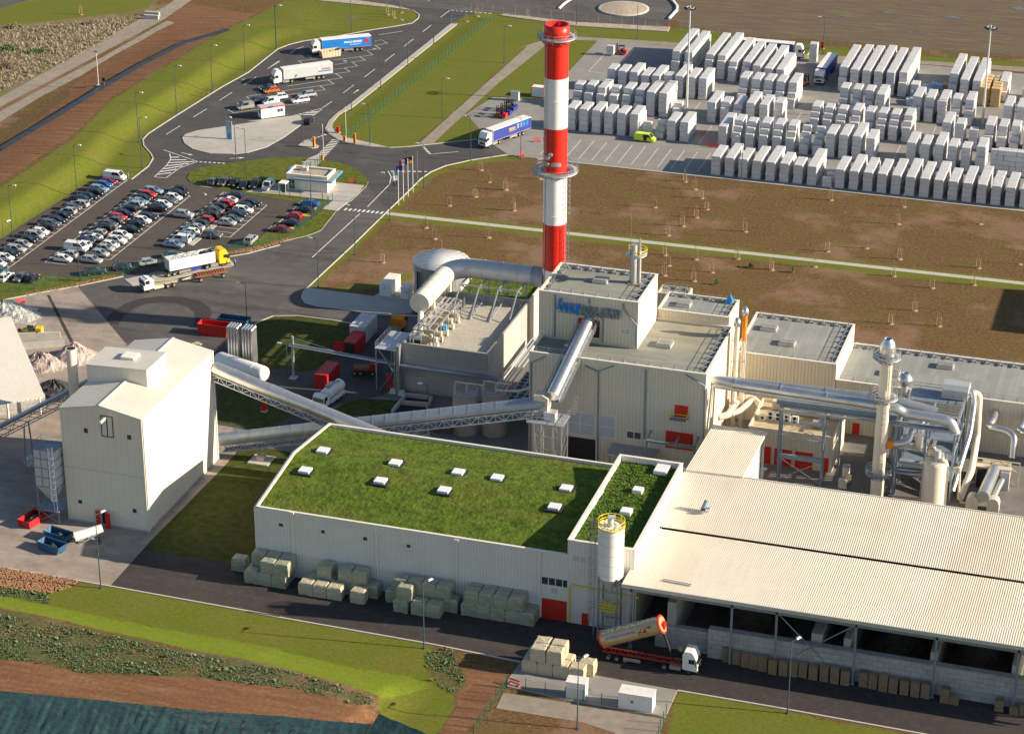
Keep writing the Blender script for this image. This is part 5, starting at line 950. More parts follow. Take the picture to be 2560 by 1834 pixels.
q=[g(9,1195,415,21.3),g(9,725,375,21.0),g(9,1365,275,21.3)]; bx0,bx1,by0,by1=x0+.05,q[0].x,q[0].y,q[2].y+.0
by1=max(by1,by0+6); bt_=24.3; part(MB().add([(bx0,by0,20.7),(bx1,by0,21.0),(bx1,by0,bt_+.2),(bx0,by0,bt_-.3),(bx0,by1,20.7),(bx1,by1,21.0),(bx1,by1,bt_+.2),(bx0,by1,bt_-.3)],[(0,1,2,3),(1,5,6,2),(5,4,7,6),(4,0,3,7)]),'roof_box',M['cladding_smooth'],tw)
part(MB().add([(bx0-.15,by0-.15,bt_-.3),(bx1+.15,by0-.15,bt_+.22),(bx1+.15,by1+.15,bt_+.22),(bx0-.15,by1+.15,bt_-.3),(bx0-.15,by0-.15,bt_-.45),(bx1+.15,by0-.15,bt_+.07),(bx1+.15,by1+.15,bt_+.07),(bx0-.15,by1+.15,bt_-.45)],[(0,1,2,3),(0,4,5,1),(1,5,6,2),(2,6,7,3),(3,7,4,0)]),'box_roof',M['roof_ribbed_tower'],tw)
c=g(9,1055,170,bt_); part(MB().cbox(c+Vector((0,0,.2)),(2.4,2.4,.5)),'roof_hatch',M['trim_cream'],tw)
for xa,ya,xb,yb in ((675,738,718,788),(1026,792,1070,843),(630,1318,672,1358),(1072,1390,1112,1435)): pane(tw,9,xa,ya,xb,yb,y0,fr='trim_cream',fw=.12)
a,b=gy(9,815,640,y0),gy(9,920,820,y0); hd=MB()
for X in (a.x,(a.x+b.x)/2,b.x): hd.bar((X,y0-.05,b.z),(X,y0-.05,a.z),.1)
for z in (a.z,b.z): hd.bar((a.x,y0-.05,z),(b.x,y0-.05,z),.1)
part(hd,'hatch_outline',M['dark'],tw); part(MB().bar(((a.x+b.x)/2,y0,a.z-.2),((a.x+b.x)/2,y0-2.2,a.z-.2),.25,.35),'hoist_beam',M['trim_cream'],tw)
zj=gy(9,850,1100,y0).z; part(MB().box(x0,x1,y0-.03,y0-.003,zj-.05,zj+.05).box(x1+.003,x1+.03,y0,y1,zj-.05,zj+.05),'panel_joint',M['curtain_grey'],tw)
part(MB().bar((x1+.12,y0+.25,.1),(x1+.12,y0+.25,ze),.2),'downpipe',M['trim_cream'],tw); part(MB().bar((x1+.12,y1-.25,.1),(x1+.12,y1-.25,ze),.2),'downpipe',M['trim_cream'],tw); part(MB().box(x0-.06,x1+.06,y0-.06,y1+.06,0,.35),'plinth',M['concrete_plain'],tw)
part(MB().bar(gy(9,545,1195,y0-.06),gy(9,1180,1555,y0-.06),.12),'cable_tray',M['trim_cream'],tw)
for xa,xb in ((790,832),(875,925)):
    a,b=gy(9,xa,1500,y0),gy(9,xb,1620,y0); part(MB().box(a.x,b.x,y0-.9 if xa>800 else y0-.5,y0-.85 if xa>800 else y0-.45,.05,2.9),'door',M['red_door'],tw)
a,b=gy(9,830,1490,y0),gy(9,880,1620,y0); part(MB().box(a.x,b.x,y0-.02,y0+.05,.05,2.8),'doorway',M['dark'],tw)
# conveyors
def conveyor(name,label,a,b,r,truss=True,m='galv_pipe',drop=1.5,wd=.95,walk=False):
    a,b=Vector(a),Vector(b); t=thing(name,label,'conveyor',a); d=(b-a).normalized(); s_=d.cross(Vector((0,0,1))).normalized(); u=s_.cross(d)
    part(MB().cyl(a,b,r,n=20),'cover_tube',M[m],t); n=int((b-a).length/2.4)
    bd=MB()
    for i in range(n): q=a.lerp(b,(i+.5)/n); bd.cyl(q-d*.05,q+d*.05,r*1.03,n=20)
    part(bd,'tube_bands',M[m],t)
    if truss:
        mb=MB()
        for sg_ in (-1,1):
            o=s_*sg_*wd; 
            for uu in (-r*.75,-drop-r*.4): mb.bar(a+o+u*uu,b+o+u*uu,.16)
            k=int((b-a).length/1.5)
            for i in range(k):
                p_,q_=a.lerp(b,i/k)+o,a.lerp(b,(i+1)/k)+o; mb.bar(p_+u*(-r*.75 if i%2 else -drop-r*.4),q_+u*(-drop-r*.4 if i%2 else -r*.75),.1); mb.bar(p_+u*-r*.75,p_+u*(-drop-r*.4),.09)
        part(mb,'truss',M['galv'],t)
        part(MB().add([a+s_*-wd+u*(-drop-r*.4-.1),a+s_*wd+u*(-drop-r*.4-.1),b+s_*wd+u*(-drop-r*.4-.1),b+s_*-wd+u*(-drop-r*.4-.1)],[(0,1,2,3)]),'belt_pan',M['steel_blue'],t)
    if walk:
        rl=MB()
        for sg_ in (-1,1):
            for hh in (0,.55,1.1): rl.bar(a+s_*sg_*(wd+.75)+Vector((0,0,-.6+hh)),b+s_*sg_*(wd+.75)+Vector((0,0,-.6+hh)),.08)
            for i in range(int((b-a).length/1.6)+1): q=a+d*(i*1.6)+s_*sg_*(wd+.75); rl.bar(q+Vector((0,0,-.7)),q+Vector((0,0,.5)),.07)
            part(MB().bar(a+s_*sg_*(wd+.38)+Vector((0,0,-.7)),b+s_*sg_*(wd+.38)+Vector((0,0,-.7)),.7,.08),'walkway',M['steel_grey'],t)
        part(rl,'railing',M['galv'],t)
    return t
conveyor('tube_conveyor','sunlit tube conveyor sloping down from the tower block behind the grass roof',S(-159.4,338.2,17.5),S(-106,337.6,2.9),1.15)
conveyor('tube_conveyor','long shaded tube conveyor rising from the tower block foot to the transfer tower',S(-159.4,339.1,3.4),S(-102.6,347,15.2),1.1,drop=1.7,m='conveyor_shaded')
conveyor('tube_conveyor','steep shiny tube conveyor climbing to the red doors below the sign',S(-101.5,347,16.5),S(-99.6,362.6,24.4),1.1,truss=True,drop=1.0,walk=True)
trs=site('conveyor_trestle','lattice trestle on a concrete pad under the long conveyor','trestle',-152.1,339.8); c=OFF[trs.name].copy(); part(MB().box(c.x-1.9,c.x+1.9,c.y-1.8,c.y+1.8,.02,.22),'pad',M['concrete_plain'],trs); part(MB().box(c.x-.7,c.x+.7,c.y-.6,c.y+.6,.221,1.0),'plinth',M['concrete_plain'],trs); mb=MB()
for dx in (-.55,.55):
    for dy in (-.3,.3): mb.bar(c+Vector((dx,dy,1)),c+Vector((dx,dy,2.95)),.14)
mb.bar(c+Vector((-.55,-.3,1)),c+Vector((.55,-.3,2.9)),.09); mb.bar(c+Vector((.55,-.3,1)),c+Vector((-.55,-.3,2.9)),.09); part(mb,'lattice',M['galv'],trs)
tt=site('transfer_tower','lattice steel transfer tower where two tube conveyors meet','tower',-101.7,347); c=OFF[tt.name].copy(); X0,X1,Y0,Y1=B2(-104,-99.3,345,348.6)
for X in (X0,X0+1.5,X1-1.5,X1):
    for yy in ((Y0,Y1) if X in (X0,X1) else (Y0,)): part(MB().bar((X,yy,0),(X,yy,12.2),.22),'leg',M['galv'],tt)
for z in (2.5,5,7.4,9.8): 
    part(MB().bar((X0,Y0,z),(X1,Y0,z),.14),'cross_beam',M['galv'],tt)
for i,(za,zb) in enumerate(((0,2.5),(2.5,5),(5,7.4),(7.4,9.8),(9.8,12.2))):
    for xa,xb in ((X0,X0+1.5),(X1-1.5,X1)): part(MB().bar((xa,Y0,za),(xb,Y0,zb),.12) if i%2 else MB().bar((xb,Y0,za),(xa,Y0,zb),.12),'brace',M['galv'],tt)
    part(MB().bar((X1,Y0,za),(X1,Y1,zb),.1),'brace',M['galv'],tt)
part(MB().box(X0-1.2,X1+.4,Y0-.8,Y1+.5,12.25,12.45),'deck',M['steel_grey'],tt); rl=MB()
for h in (.55,1.1): rl.bar((X0-1.2,Y0-.8,12.45+h),(X1+.4,Y0-.8,12.45+h),.07); rl.bar((X1+.4,Y0-.8,12.45+h),(X1+.4,Y1+.5,12.45+h),.07)
for i in range(8): X=X0-1.2+(X1-X0+1.6)*i/7; rl.bar((X,Y0-.8,12.45),(X,Y0-.8,13.55),.07)
part(rl,'railing',M['galv'],tt); part(MB().extr([(-1.2,-1.4),(1.2,-1.4),(1.3,.9),(.3,1.5),(-1.2,1.3)],(c.x-1.6,c.y-1.0,15.3),(0,1,0),2.2),'chute_head',M['equip_cream'],tt); part(MB().box(c.x-.9,c.x+1.1,c.y-1.5,c.y+.2,12.46,14.0),'drive_box',M['duct_steel'],tt)
for i in range(12): part(MB().bar((X1+.5,Y1+.5+i*.28,12.7+i*.33),(X1+1.3,Y1+.5+i*.28,12.7+i*.33),.25,.05),'step',M['galv'],tt) if i<8 else None
# --- dust filter and inclined conveyor at the far left
df=site('dust_filter','panelled dust filter silo on blue legs beside the tower block','dust filter',-176.2,309.5); c=OFF[df.name].copy(); X0,X1,Y0,Y1=B2(-178.4,-174.6,308.0,311.4)
part(MB().box(X0,X1,Y0,Y1,6.6,13.4),'casing',M['curtain_grey'],df); rb=MB()
for z in (6.6,8.3,10,11.7,13.3): rb.box(X0-.08,X1+.08,Y0-.08,Y1+.08,z,z+.12)
for i in (1,2): rb.box(X0+(X1-X0)*i/3-.05,X0+(X1-X0)*i/3+.05,Y0-.075,Y0-.003,6.7,13.3)
part(rb,'ribs',M['steel_blue'],df); part(MB().add([(X0,Y0,6.59),(X1,Y0,6.59),(X1,Y1,6.59),(X0,Y1,6.59),(c.x-.3,c.y-.3,3.6),(c.x+.3,c.y-.3,3.6),(c.x+.3,c.y+.3,3.6),(c.x-.3,c.y+.3,3.6)],[(0,4,5,1),(1,5,6,2),(2,6,7,3),(3,7,4,0),(4,7,6,5)]),'hopper',M['curtain_grey'],df)
for X in (X0+.1,X1-.1):
    for yy in (Y0+.1,Y1-.1): part(MB().bar((X,yy,0),(X,yy,6.6),.22),'leg',M['steel_blue'],df)
part(MB().box(X0-.2,X1+.2,Y0-.4,Y1,2.4,2.55),'platform',M['steel_blue'],df); part(MB().bar((X0,Y0,.2),(X1,Y0,2.3),.12),'brace',M['steel_blue'],df); part(MB().bar((X1,Y0,.2),(X0,Y0,2.3),.12),'brace',M['steel_blue'],df)
caged_ladder(df,Vector((X1-.4,Y0,0)),rad(-90),0,2.6,14.4,True,'steel_blue'); rl=MB()
for h in (.55,1.1): rl.bar((X0,Y0,13.4+h),(X1,Y0,13.4+h),.06); rl.bar((X0,Y0,13.4+h),(X0,Y1,13.4+h),.06)
part(rl,'railing',M['steel_blue'],df)
ce=S(-174.2,326,19.6); cs=S(-205,322.5,0.8)
cv=thing('belt_conveyor','dark open belt conveyor rising to the left face of the tower block','conveyor',cs); d=(ce-cs).normalized(); s_=d.cross(Vector((0,0,1))).normalized(); u=s_.cross(d)
part(MB().extr([(-.9,-.2),(.9,-.2),(.9,.35),(-.9,.35)],cs,d,(ce-cs).length,u),'belt_cover',M['steel_blue'],cv); mb=MB()
for sg_ in (-1,1):
    mb.bar(cs+s_*sg_*1.0-u*.4,ce+s_*sg_*1.0-u*.4,.14); mb.bar(cs+s_*sg_*1.0-u*1.7,ce+s_*sg_*1.0-u*1.7,.16)
    for i in range(20): mb.bar(cs.lerp(ce,i/20)+s_*sg_-u*(.4 if i%2 else 1.7),cs.lerp(ce,(i+1)/20)+s_*sg_-u*(1.7 if i%2 else .4),.1)
part(mb,'truss',M['steel_grey'],cv)
for f in (.25,.5,.75): q=cs.lerp(ce,f)-u*1.7; part(MB().bar(q+s_*1.0,Vector((q.x,q.y-1.6,0)),.2),'leg',M['steel_blue'],cv); part(MB().bar(q-s_*1.0,Vector((q.x,q.y+1.6,0)),.2),'leg',M['steel_blue'],cv)
vp=site('vent_chimney','cream ribbed vent chimney beside the raised roof box of the tower','chimney',-176.4,321.5); c=OFF[vp.name].copy(); zt_=0
lo,hi=5.,40.
for _ in range(40):
    m_=(lo+hi)/2; q=g(9,575,100,m_); lo,hi=(m_,hi) if q.y>c.y else (lo,m_)
c.x=g(9,585,280,m_-4).x; 
part(MB().cyl((c.x,c.y,0),(c.x,c.y,m_),.85,n=20,caps=False),'pipe',M['duct_cream'],vp); part(MB().cyl((c.x,c.y,m_-.1),(c.x,c.y,m_+.02),.92,n=20),'rim',M['duct_cream'],vp); part(MB().cyl((c.x,c.y,m_+.021),(c.x,c.y,m_+.03),.75,n=20),'flue_lining',M['dark'],vp); part(MB().cyl((c.x,c.y,m_-6),(c.x,c.y,m_-5.8),.92,n=20),'joint_flange',M['duct_cream'],vp)
# pitched cullet shed at the left margin
cs_=site('cullet_shed','pitched cullet shed cut by the left margin with pale ribbed roof','shed',-205,338); a,b,cc_=g(9,365,490,7),g(9,-600,640,7.0),g(9,90,-160,13.2); dd=a+(cc_-a); e_=b+(cc_-a)
part(MB().add([b,a,cc_,e_,b-Vector((0,0,.25)),a-Vector((0,0,.25)),cc_-Vector((0,0,.25)),e_-Vector((0,0,.25))],[(0,1,2,3),(0,4,5,1),(1,5,6,2)]),'roof_sheet',M['roof_ribbed_tower'],cs_)
for k,xx,yy in ((9,330,635),(9,70,675)): q=g(k,xx,yy,0); part(MB().bar((q.x,q.y,0),(q.x,q.y,6.6),.3),'post',M['trim_cream'],cs_)
bw=[g(9,330,625,0),g(9,-400,720,0)]; solo(MB().bar((bw[0].x,bw[0].y+2,1.6),(bw[1].x,bw[1].y+2,1.6),.6,3.2),'cullet_bay_wall',M['block_wall'],'concrete block wall under the pitched cullet shed at left','wall',(bw[0].x,bw[0].y+2,0))
# ---------------------------------------------------------------- cars
def wheel_mesh(r,wd,name='wheel'):
    mb=MB().lathe((0,0,0),[(r*.55,-wd/2),(r*.95,-wd/2),(r,-wd*.3),(r,wd*.3),(r*.95,wd/2),(r*.55,wd/2)],16,0).lathe((0,0,0),[(0,-wd*.42),(r*.55,-wd*.46)],16,1).lathe((0,0,0),[(r*.55,wd*.46),(0,wd*.42)],16,1)
    mb.v=[(a,c,b+r) for a,b,c in mb.v]
    return mesh_of(mb,name,[M['rubber'],M['rim']],(0,0,0))
WC=wheel_mesh(.32,.22); WT=wheel_mesh(.5,.34)
def put(me,name,parent,loc,rot=0):
    o=bpy.data.objects.new(name,me); COL.objects.link(o); o.parent=parent; o.location=loc; o.rotation_euler=(0,0,rot); OFF[o.name]=Vector((0,0,0)); return o
def loft(mb,sts,m=0):
    # stations (x,[(y,z)...] right half) mirrored
    vs=[];n=len(sts[0][1])*2
    for x,h in sts: vs+=[(x,y,z) for y,z in h]+[(x,-y,z) for y,z in h[::-1]]
    k=len(sts); mb.add(vs,[(i*n+j,i*n+(j+1)%n,(i+1)*n+(j+1)%n,(i+1)*n+j) for i in range(k-1) for j in range(n)]+[tuple(range(n-1,-1,-1)),tuple(range((k-1)*n,k*n))],m,False)
# type: L,W,H, beltline, hood z, tail z, windscreen base, roof front, roof rear, rear base
CT=dict(hatch=(4.0,1.72,1.48,.92,.88,.95,1.05,.35,-1.35,-1.85),saloon=(4.6,1.78,1.44,.92,.86,.95,1.05,.25,-1.0,-1.7),estate=(4.65,1.78,1.49,.93,.87,.96,1.1,.35,-1.75,-2.15),suv=(4.45,1.84,1.66,1.05,1.02,1.1,1.05,.4,-1.6,-2.0),mpv=(4.4,1.8,1.66,1.02,.95,1.05,1.45,.65,-1.65,-2.05),coupe=(4.4,1.78,1.36,.90,.82,.95,.95,.1,-.8,-1.85),van=(5.1,1.95,1.98,1.2,1.05,1.2,1.85,1.15,-2.4,-2.52),smallvan=(4.3,1.8,1.84,1.08,.98,1.08,1.35,.75,-1.95,-2.08))
CARM={}
def car_meshes(ty):
    if ty in CARM: return CARM[ty]
    L,W,H,bz,hz_,tz,wb,rf,rr,rb=CT[ty]; hw=W/2; f=L/2; van=ty in('van','smallvan')
    def st(x,wd,zt,zb=.22): return (x,[(wd*.86,zb),(wd,zb+.18),(wd,zt*.72),(wd*.9,zt)])
    mb=MB(); loft(mb,[st(-f,hw*.86,tz*.86,.3),st(-f+.12,hw*.95,tz),st(rb,hw,tz+.0),st(rb+.3,hw,bz),st(wb-.2,hw,bz),st(wb+.02,hw,hz_+.02),st(f-.45,hw*.95,hz_-.08),st(f-.12,hw*.86,hz_-.2),st(f,hw*.7,.5,.32)])
    rw=hw*.72 if not van else hw*.86
    mb.add([(rf-.02,rw,H-.05),(rr+.02,rw,H-.05),(rr+.02,-rw,H-.05),(rf-.02,-rw,H-.05),(rf-.12,rw*.9,H),(rr+.12,rw*.9,H),(rr+.12,-rw*.9,H),(rf-.12,-rw*.9,H)],[(7,6,5,4),(0,4,5,1),(1,5,6,2),(2,6,7,3),(3,7,4,0)])
    for s_ in (1,-1):
        y0_,y1_=s_*hw*.88,s_*(rw+.02)
        for xa,xb in ((wb,rf),(rb,rr),(((wb+rb)/2-.2),((rf+rr)/2-.1))): mb.bar((xa,y0_,bz-.02),(xb,y1_,H-.05),.1)
        if van: mb.add([((rf+rr)*.5+.3 if ty=='van' else (rf+rr)/2,s_*(hw*.9),bz),(rb,s_*hw*.9,bz),(rr,s_*(rw+.03),H-.04),((rf+rr)*.5+.2 if ty=='van' else (rf+rr)/2,s_*(rw+.03),H-.04)],[(0,1,2,3) if s_<0 else (3,2,1,0)])
    body=mesh_of(mb,'body',[M['car_white']],(0,0,0))
    gl=MB(); gw=hw*.88
    gl.add([(wb,gw,bz-.03),(rb,gw,bz-.03),(rb,-gw,bz-.03),(wb,-gw,bz-.03),(rf,rw,H-.06),(rr,rw,H-.06),(rr,-rw,H-.06),(rf,-rw,H-.06)],[(0,1,5,4),(1,2,6,5),(2,3,7,6),(3,0,4,7),(4,5,6,7)])
    glas=mesh_of(gl,'window',[M['glass_car']],(0,0,0))
    hl=mesh_of(MB().cbox((0,0,0),(.16,.36,.16)),'headlight',[M['lamp_head']],(0,0,0)); tl=mesh_of(MB().cbox((0,0,0),(.12,.26,.22)),'tail_light',[M['sign_red']],(0,0,0))
    CARM[ty]=(body,glas,hl,tl); return CARM[ty]
BM={}
def car(name,ty,colr,loc,rot,label,group=None,cat='car'):
    body,gl,hl,tl=car_meshes(ty); L,W,H=CT[ty][:3]
    if (ty,colr) not in BM: BM[(ty,colr)]=recolor(body,0,M['car_'+colr])
    loc=Vector((loc[0],loc[1],loc[2] if len(loc)>2 else .03)); t=thing(name,label,cat,loc,rot,group)
    put(BM[(ty,colr)],'body',t,(0,0,0)); put(gl,'window',t,(0,0,0))
    for sx in (1,-1):
        for sy in (1,-1): put(WC,'wheel',t,(sx*L*.31+(-.05 if sx>0 else .02),sy*(W/2-.12),0))
    hz_=CT[ty][4]
    for sy in (1,-1): put(hl,'headlight',t,(L/2-.16,sy*W*.33,hz_-.22)); put(tl,'tail_light',t,(-L/2+.08,sy*W*.40,CT[ty][5]-.22))
    return t
CN=dict(white='white',silver='silver',grey='grey',dark_blue='dark blue',black='black',red='red',dark_red='dark red',blue='bright blue',pale_blue='pale blue grey',brown='brown grey',dark_green='dark green',orange_car='orange',teal='teal')
TN=dict(hatch='hatchback',saloon='saloon',estate='estate car',suv='off roader',mpv='people carrier',coupe='coupe',van='van',smallvan='small van')
ORD=['first','second','third','fourth','fifth','sixth','seventh','eighth','ninth','tenth','eleventh','twelfth','thirteenth','fourteenth','fifteenth','sixteenth','seventeenth','eighteenth','nineteenth','twentieth','twenty first','twenty second','twenty third','twenty fourth','twenty fifth','twenty sixth']
def row(items,desc,group,rot,fixx=None,end='far end'):
    pos=[]
    for k,x,y,ty,cl,fl in items: p=g(k,x,y,.75); pos.append(p)
    mx=sorted(p.x for p in pos)[len(pos)//2]
    for i,((k,x,y,ty,cl,fl),p) in enumerate(zip(items,pos)):
        X=mx+(p.x-mx)*.25+random.uniform(-.12,.12) if fixx else p.x
        car('parked_'+('van' if 'van' in ty else 'car'),ty,cl,(X,p.y,.035),rot+(math.pi if fl else 0)+random.uniform(-.025,.025),f'{CN[cl]} {TN[ty]}, {ORD[i]} from {end} in {desc}',group,'van' if 'van' in ty else 'car')
row([(22,830,155,'van','white',0),(22,720,250,'hatch','dark_red',0),(22,625,305,'hatch','blue',0),(22,535,385,'estate','pale_blue',0),(22,500,460,'mpv','black',0),(22,315,525,'saloon','black',0),(22,190,570,'hatch','dark_blue',0),(22,170,670,'estate','silver',1),(21,1370,735,'hatch','grey',0),(21,1260,800,'hatch','silver',1),(21,1205,890,'hatch','black',0),(21,1060,965,'saloon','dark_blue',0),(21,940,1030,'estate','grey',0),(21,840,1100,'estate','black',1),(21,770,1195,'hatch','white',0),(21,610,1255,'mpv','silver',0),(21,520,1340,'hatch','black',0),(21,430,1430,'hatch','silver',0),(21,260,1510,'estate','silver',0),(25,180,700,'hatch','black',0),(25,70,770,'hatch','white',0),(25,-40,880,'hatch','white',0)],'leftmost car park row','cars in the leftmost car park row',0,True)
row([(22,1575,420,'estate','pale_blue',0),(22,1490,495,'hatch','red',0),(22,1405,565,'hatch','dark_green',0),(22,1260,625,'saloon','pale_blue',0),(22,1170,690,'suv','silver',1),(22,1010,755,'estate','black',1),(22,970,840,'saloon','dark_blue',0),(22,890,920,'hatch','red',0),(22,770,975,'hatch','grey',1),(22,670,1045,'hatch','grey',0),(22,600,1120,'mpv','black',1),(22,480,1215,'hatch','silver',1),(22,400,1300,'coupe','white',1),(25,1570,450,'hatch','dark_blue',0),(25,1540,530,'hatch','white',1),(25,1350,575,'van','white',0),(25,1260,705,'hatch','silver',1),(25,1130,785,'hatch','white',0)],'middle car park block left side','cars in the middle car park block',0,True)
row([(22,1880,375,'hatch','black',1),(22,2060,470,'saloon','black',0),(22,1990,550,'hatch','white',0),(22,1810,605,'saloon','grey',0),(22,1760,680,'hatch','white',0),(22,1650,750,'mpv','black',0),(22,1440,905,'estate','dark_blue',0),(22,1325,975,'hatch','white',0),(22,1180,1035,'hatch','black',0),(22,1110,1145,'saloon','black',0),(22,925,1265,'suv','white',0),(22,850,1360,'suv','white',0),(22,660,1430,'hatch','white',0),(22,590,1500,'hatch','silver',0),(26,505,690,'hatch','silver',0),(26,315,805,'estate','silver',0)],'middle car park block right side','cars in the middle car park block',0,True)
row([(23,1370,350,'estate','dark_blue',1),(23,1280,440,'coupe','white',1),(23,1230,510,'hatch','red',1),(23,1080,575,'hatch','black',1),(23,1075,645,'hatch','grey',0),(23,985,735,'suv','black',1),(23,810,805,'hatch','red',1),(23,745,885,'hatch','dark_green',1),(23,635,955,'saloon','silver',1),(23,565,1040,'hatch','white',1),(23,480,1110,'hatch','pale_blue',1),(23,400,1190,'smallvan','white',1),(23,255,1280,'saloon','pale_blue',0)],'right car park block left side','cars in the right car park block',0,True)
row([(23,1760,505,'saloon','black',0),(23,1620,560,'hatch','black',0),(23,1560,625,'estate','white',0),(23,1460,710,'saloon','dark_blue',0),(23,1430,805,'saloon','grey',0),(23,1275,865,'hatch','silver',0)],'right car park block right side','cars in the right car park block',0,True)
row([(24,1610,505,'saloon','blue',1),(24,1505,620,'saloon','black',1),(24,1310,740,'hatch','red',1),(24,1255,865,'saloon','dark_blue',1),(24,1045,990,'saloon','dark_red',1)],'short row beside the car park fence','cars in the short row by the fence',0,False)
row([(23,1010,85,'hatch','grey',1),(23,1205,105,'mpv','brown',0),(23,1400,120,'hatch','black',0),(23,1585,160,'saloon','black',0),(23,1805,155,'suv','black',0),(23,2045,175,'smallvan','white',0)],'short row below the gatehouse lawn','cars below the gatehouse lawn',-math.pi/2,False,'left end')
row([(25,30,1020,'hatch','teal',0),(25,105,1130,'estate','white',0),(25,385,1150,'hatch','grey',1),(25,610,1160,'hatch','black',0)],'lower left car park corner','cars in the lower left car park corner',math.pi/2,False,'left end')
fa=math.atan2(16,14.5)*.72
for k,x,y,ty,cl,r,l in ((22,2115,870,'suv','silver',0,'silver off roader driving along the aisle between two car park blocks'),(23,990,1105,'suv','grey',0,'grey off roader alone at the near end of the right car park block'),(24,510,1195,'mpv','silver',math.pi/2,'silver people carrier driving beside the fence corner of the car park'),
  (25,1800,1035,'estate','black',fa,'black estate car parked along the car park fence, nearest the lamp'),(26,945,945,'hatch','dark_green',fa,'dark green car parked along the fence in truck shadow'),(26,1440,860,'hatch','silver',fa,'silver hatchback parked along the fence right behind the tipper trailer'),(26,1900,720,'saloon','teal',fa,'teal car mostly hidden behind the white tipper trailer'),
  (28,985,135,'saloon','black',None,'black car parked in truck bay behind the orange hatchback'),(28,1045,185,'hatch','orange_car',None,'orange hatchback parked in a truck bay'),(28,1180,310,'estate','white',None,'white estate car behind the site cabin in truck bay'),(28,740,385,'saloon','black',None,'black saloon beside the grey van in truck bay'),(28,1035,405,'smallvan','white',None,'white small van just behind the white site cabin'),(28,1720,265,'estate','silver',None,'silver estate car farthest right in the truck bays'),(28,1590,365,'estate','white',None,'white estate car nearest the cabin on its right'),
  (28,1755,760,'hatch','black',rad(95),'black hatchback driving past the site cabin towards the exit')):
    p=g(k,x,y,.75); rr_=r
    if r is None: d=g(2,100,770)-g(2,620,732); d=g(28,1190,220)-g(28,1950,110); rr_=math.atan2(d.y,d.x)
    car('parked_car',ty,cl,(p.x,p.y,.035),rr_,l,None,'van' if 'van' in ty else 'car')
p=g(28,555,490,.8); d=g(28,1190,220)-g(28,1950,110); BAY=math.atan2(d.y,d.x); MATS['car_greyvan']=M['car_pale_grey_van']; t=car('parked_van','smallvan','greyvan',(p.x,p.y,.035),BAY,'grey beige panel van at the lower left of the truck bays',None,'van')
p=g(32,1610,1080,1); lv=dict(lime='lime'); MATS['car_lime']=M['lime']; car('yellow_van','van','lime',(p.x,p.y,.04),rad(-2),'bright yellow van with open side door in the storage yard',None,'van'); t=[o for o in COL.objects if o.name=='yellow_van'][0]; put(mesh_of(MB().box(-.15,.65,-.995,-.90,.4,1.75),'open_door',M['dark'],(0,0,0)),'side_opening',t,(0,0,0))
# ---------------------------------------------------------------- lorries
def frame_from(F,R,side):
    f,r=g(*F),g(*R); h=(f-r).normalized(); left=Vector((-h.y,h.x,0)); return f,r,h,left*(-side)
def axle(t,x,W=2.4,me=None,n=2):
    for s_ in (1,-1): put(me or WT,'wheel',t,(x,s_*(W/2-.2),0))
def cab(t,x,m,high=True,day=False):
    """cab with its front face at local x"""
    H=3.75 if high else 3.0; c=part(MB().extr([(0,.75),(2.15,.62),(2.28,1.5),(2.0,2.75),(1.55,H-.15),(1.3,H),(.25,H-.35 if not high else H),(0,H-.5)],(x-2.28,-1.22,0),(0,1,0),2.44,m=0),'cab',[M[m]],t)
    part(MB().add([(x+.01,1.1,1.75),(x+.01,-1.1,1.75),(x-.27,-1.08,2.62),(x-.27,1.08,2.62)],[(3,2,1,0)]).add([(x-.02,1.1,1.7),(x-.02,-1.1,1.7),(x-.3,-1.08,2.65),(x-.3,1.08,2.65)],[(0,1,2,3)]),'windscreen',M['glass_car'],t)
    for s_ in (1,-1): part(MB().box(x-1.35,x-.45,s_*1.225-.01,s_*1.225+.01,1.85,2.6),'side_window',M['glass_car'],t); part(MB().box(x-.25,x-.1,s_*1.42-.12,s_*1.42+.12,1.7,2.5),'mirror',M['dark'],t); put(mesh_of(MB().cbox((0,0,0),(.1,.45,.25)),'headlight',M['lamp_head'],(0,0,0)),'headlight',t,(x-.03,s_*.85,.85))
    part(MB().box(x-2.2,x+.06,-1.2,1.2,.35,.62).box(x-.08,x+.03,-.75,.75,.95,1.45),'bumper',M['dark'],t); return c
def chassis(t,x0,x1,m='dark'): part(MB().box(x0,x1,-.45,.45,.62,.95),'chassis',M[m],t)
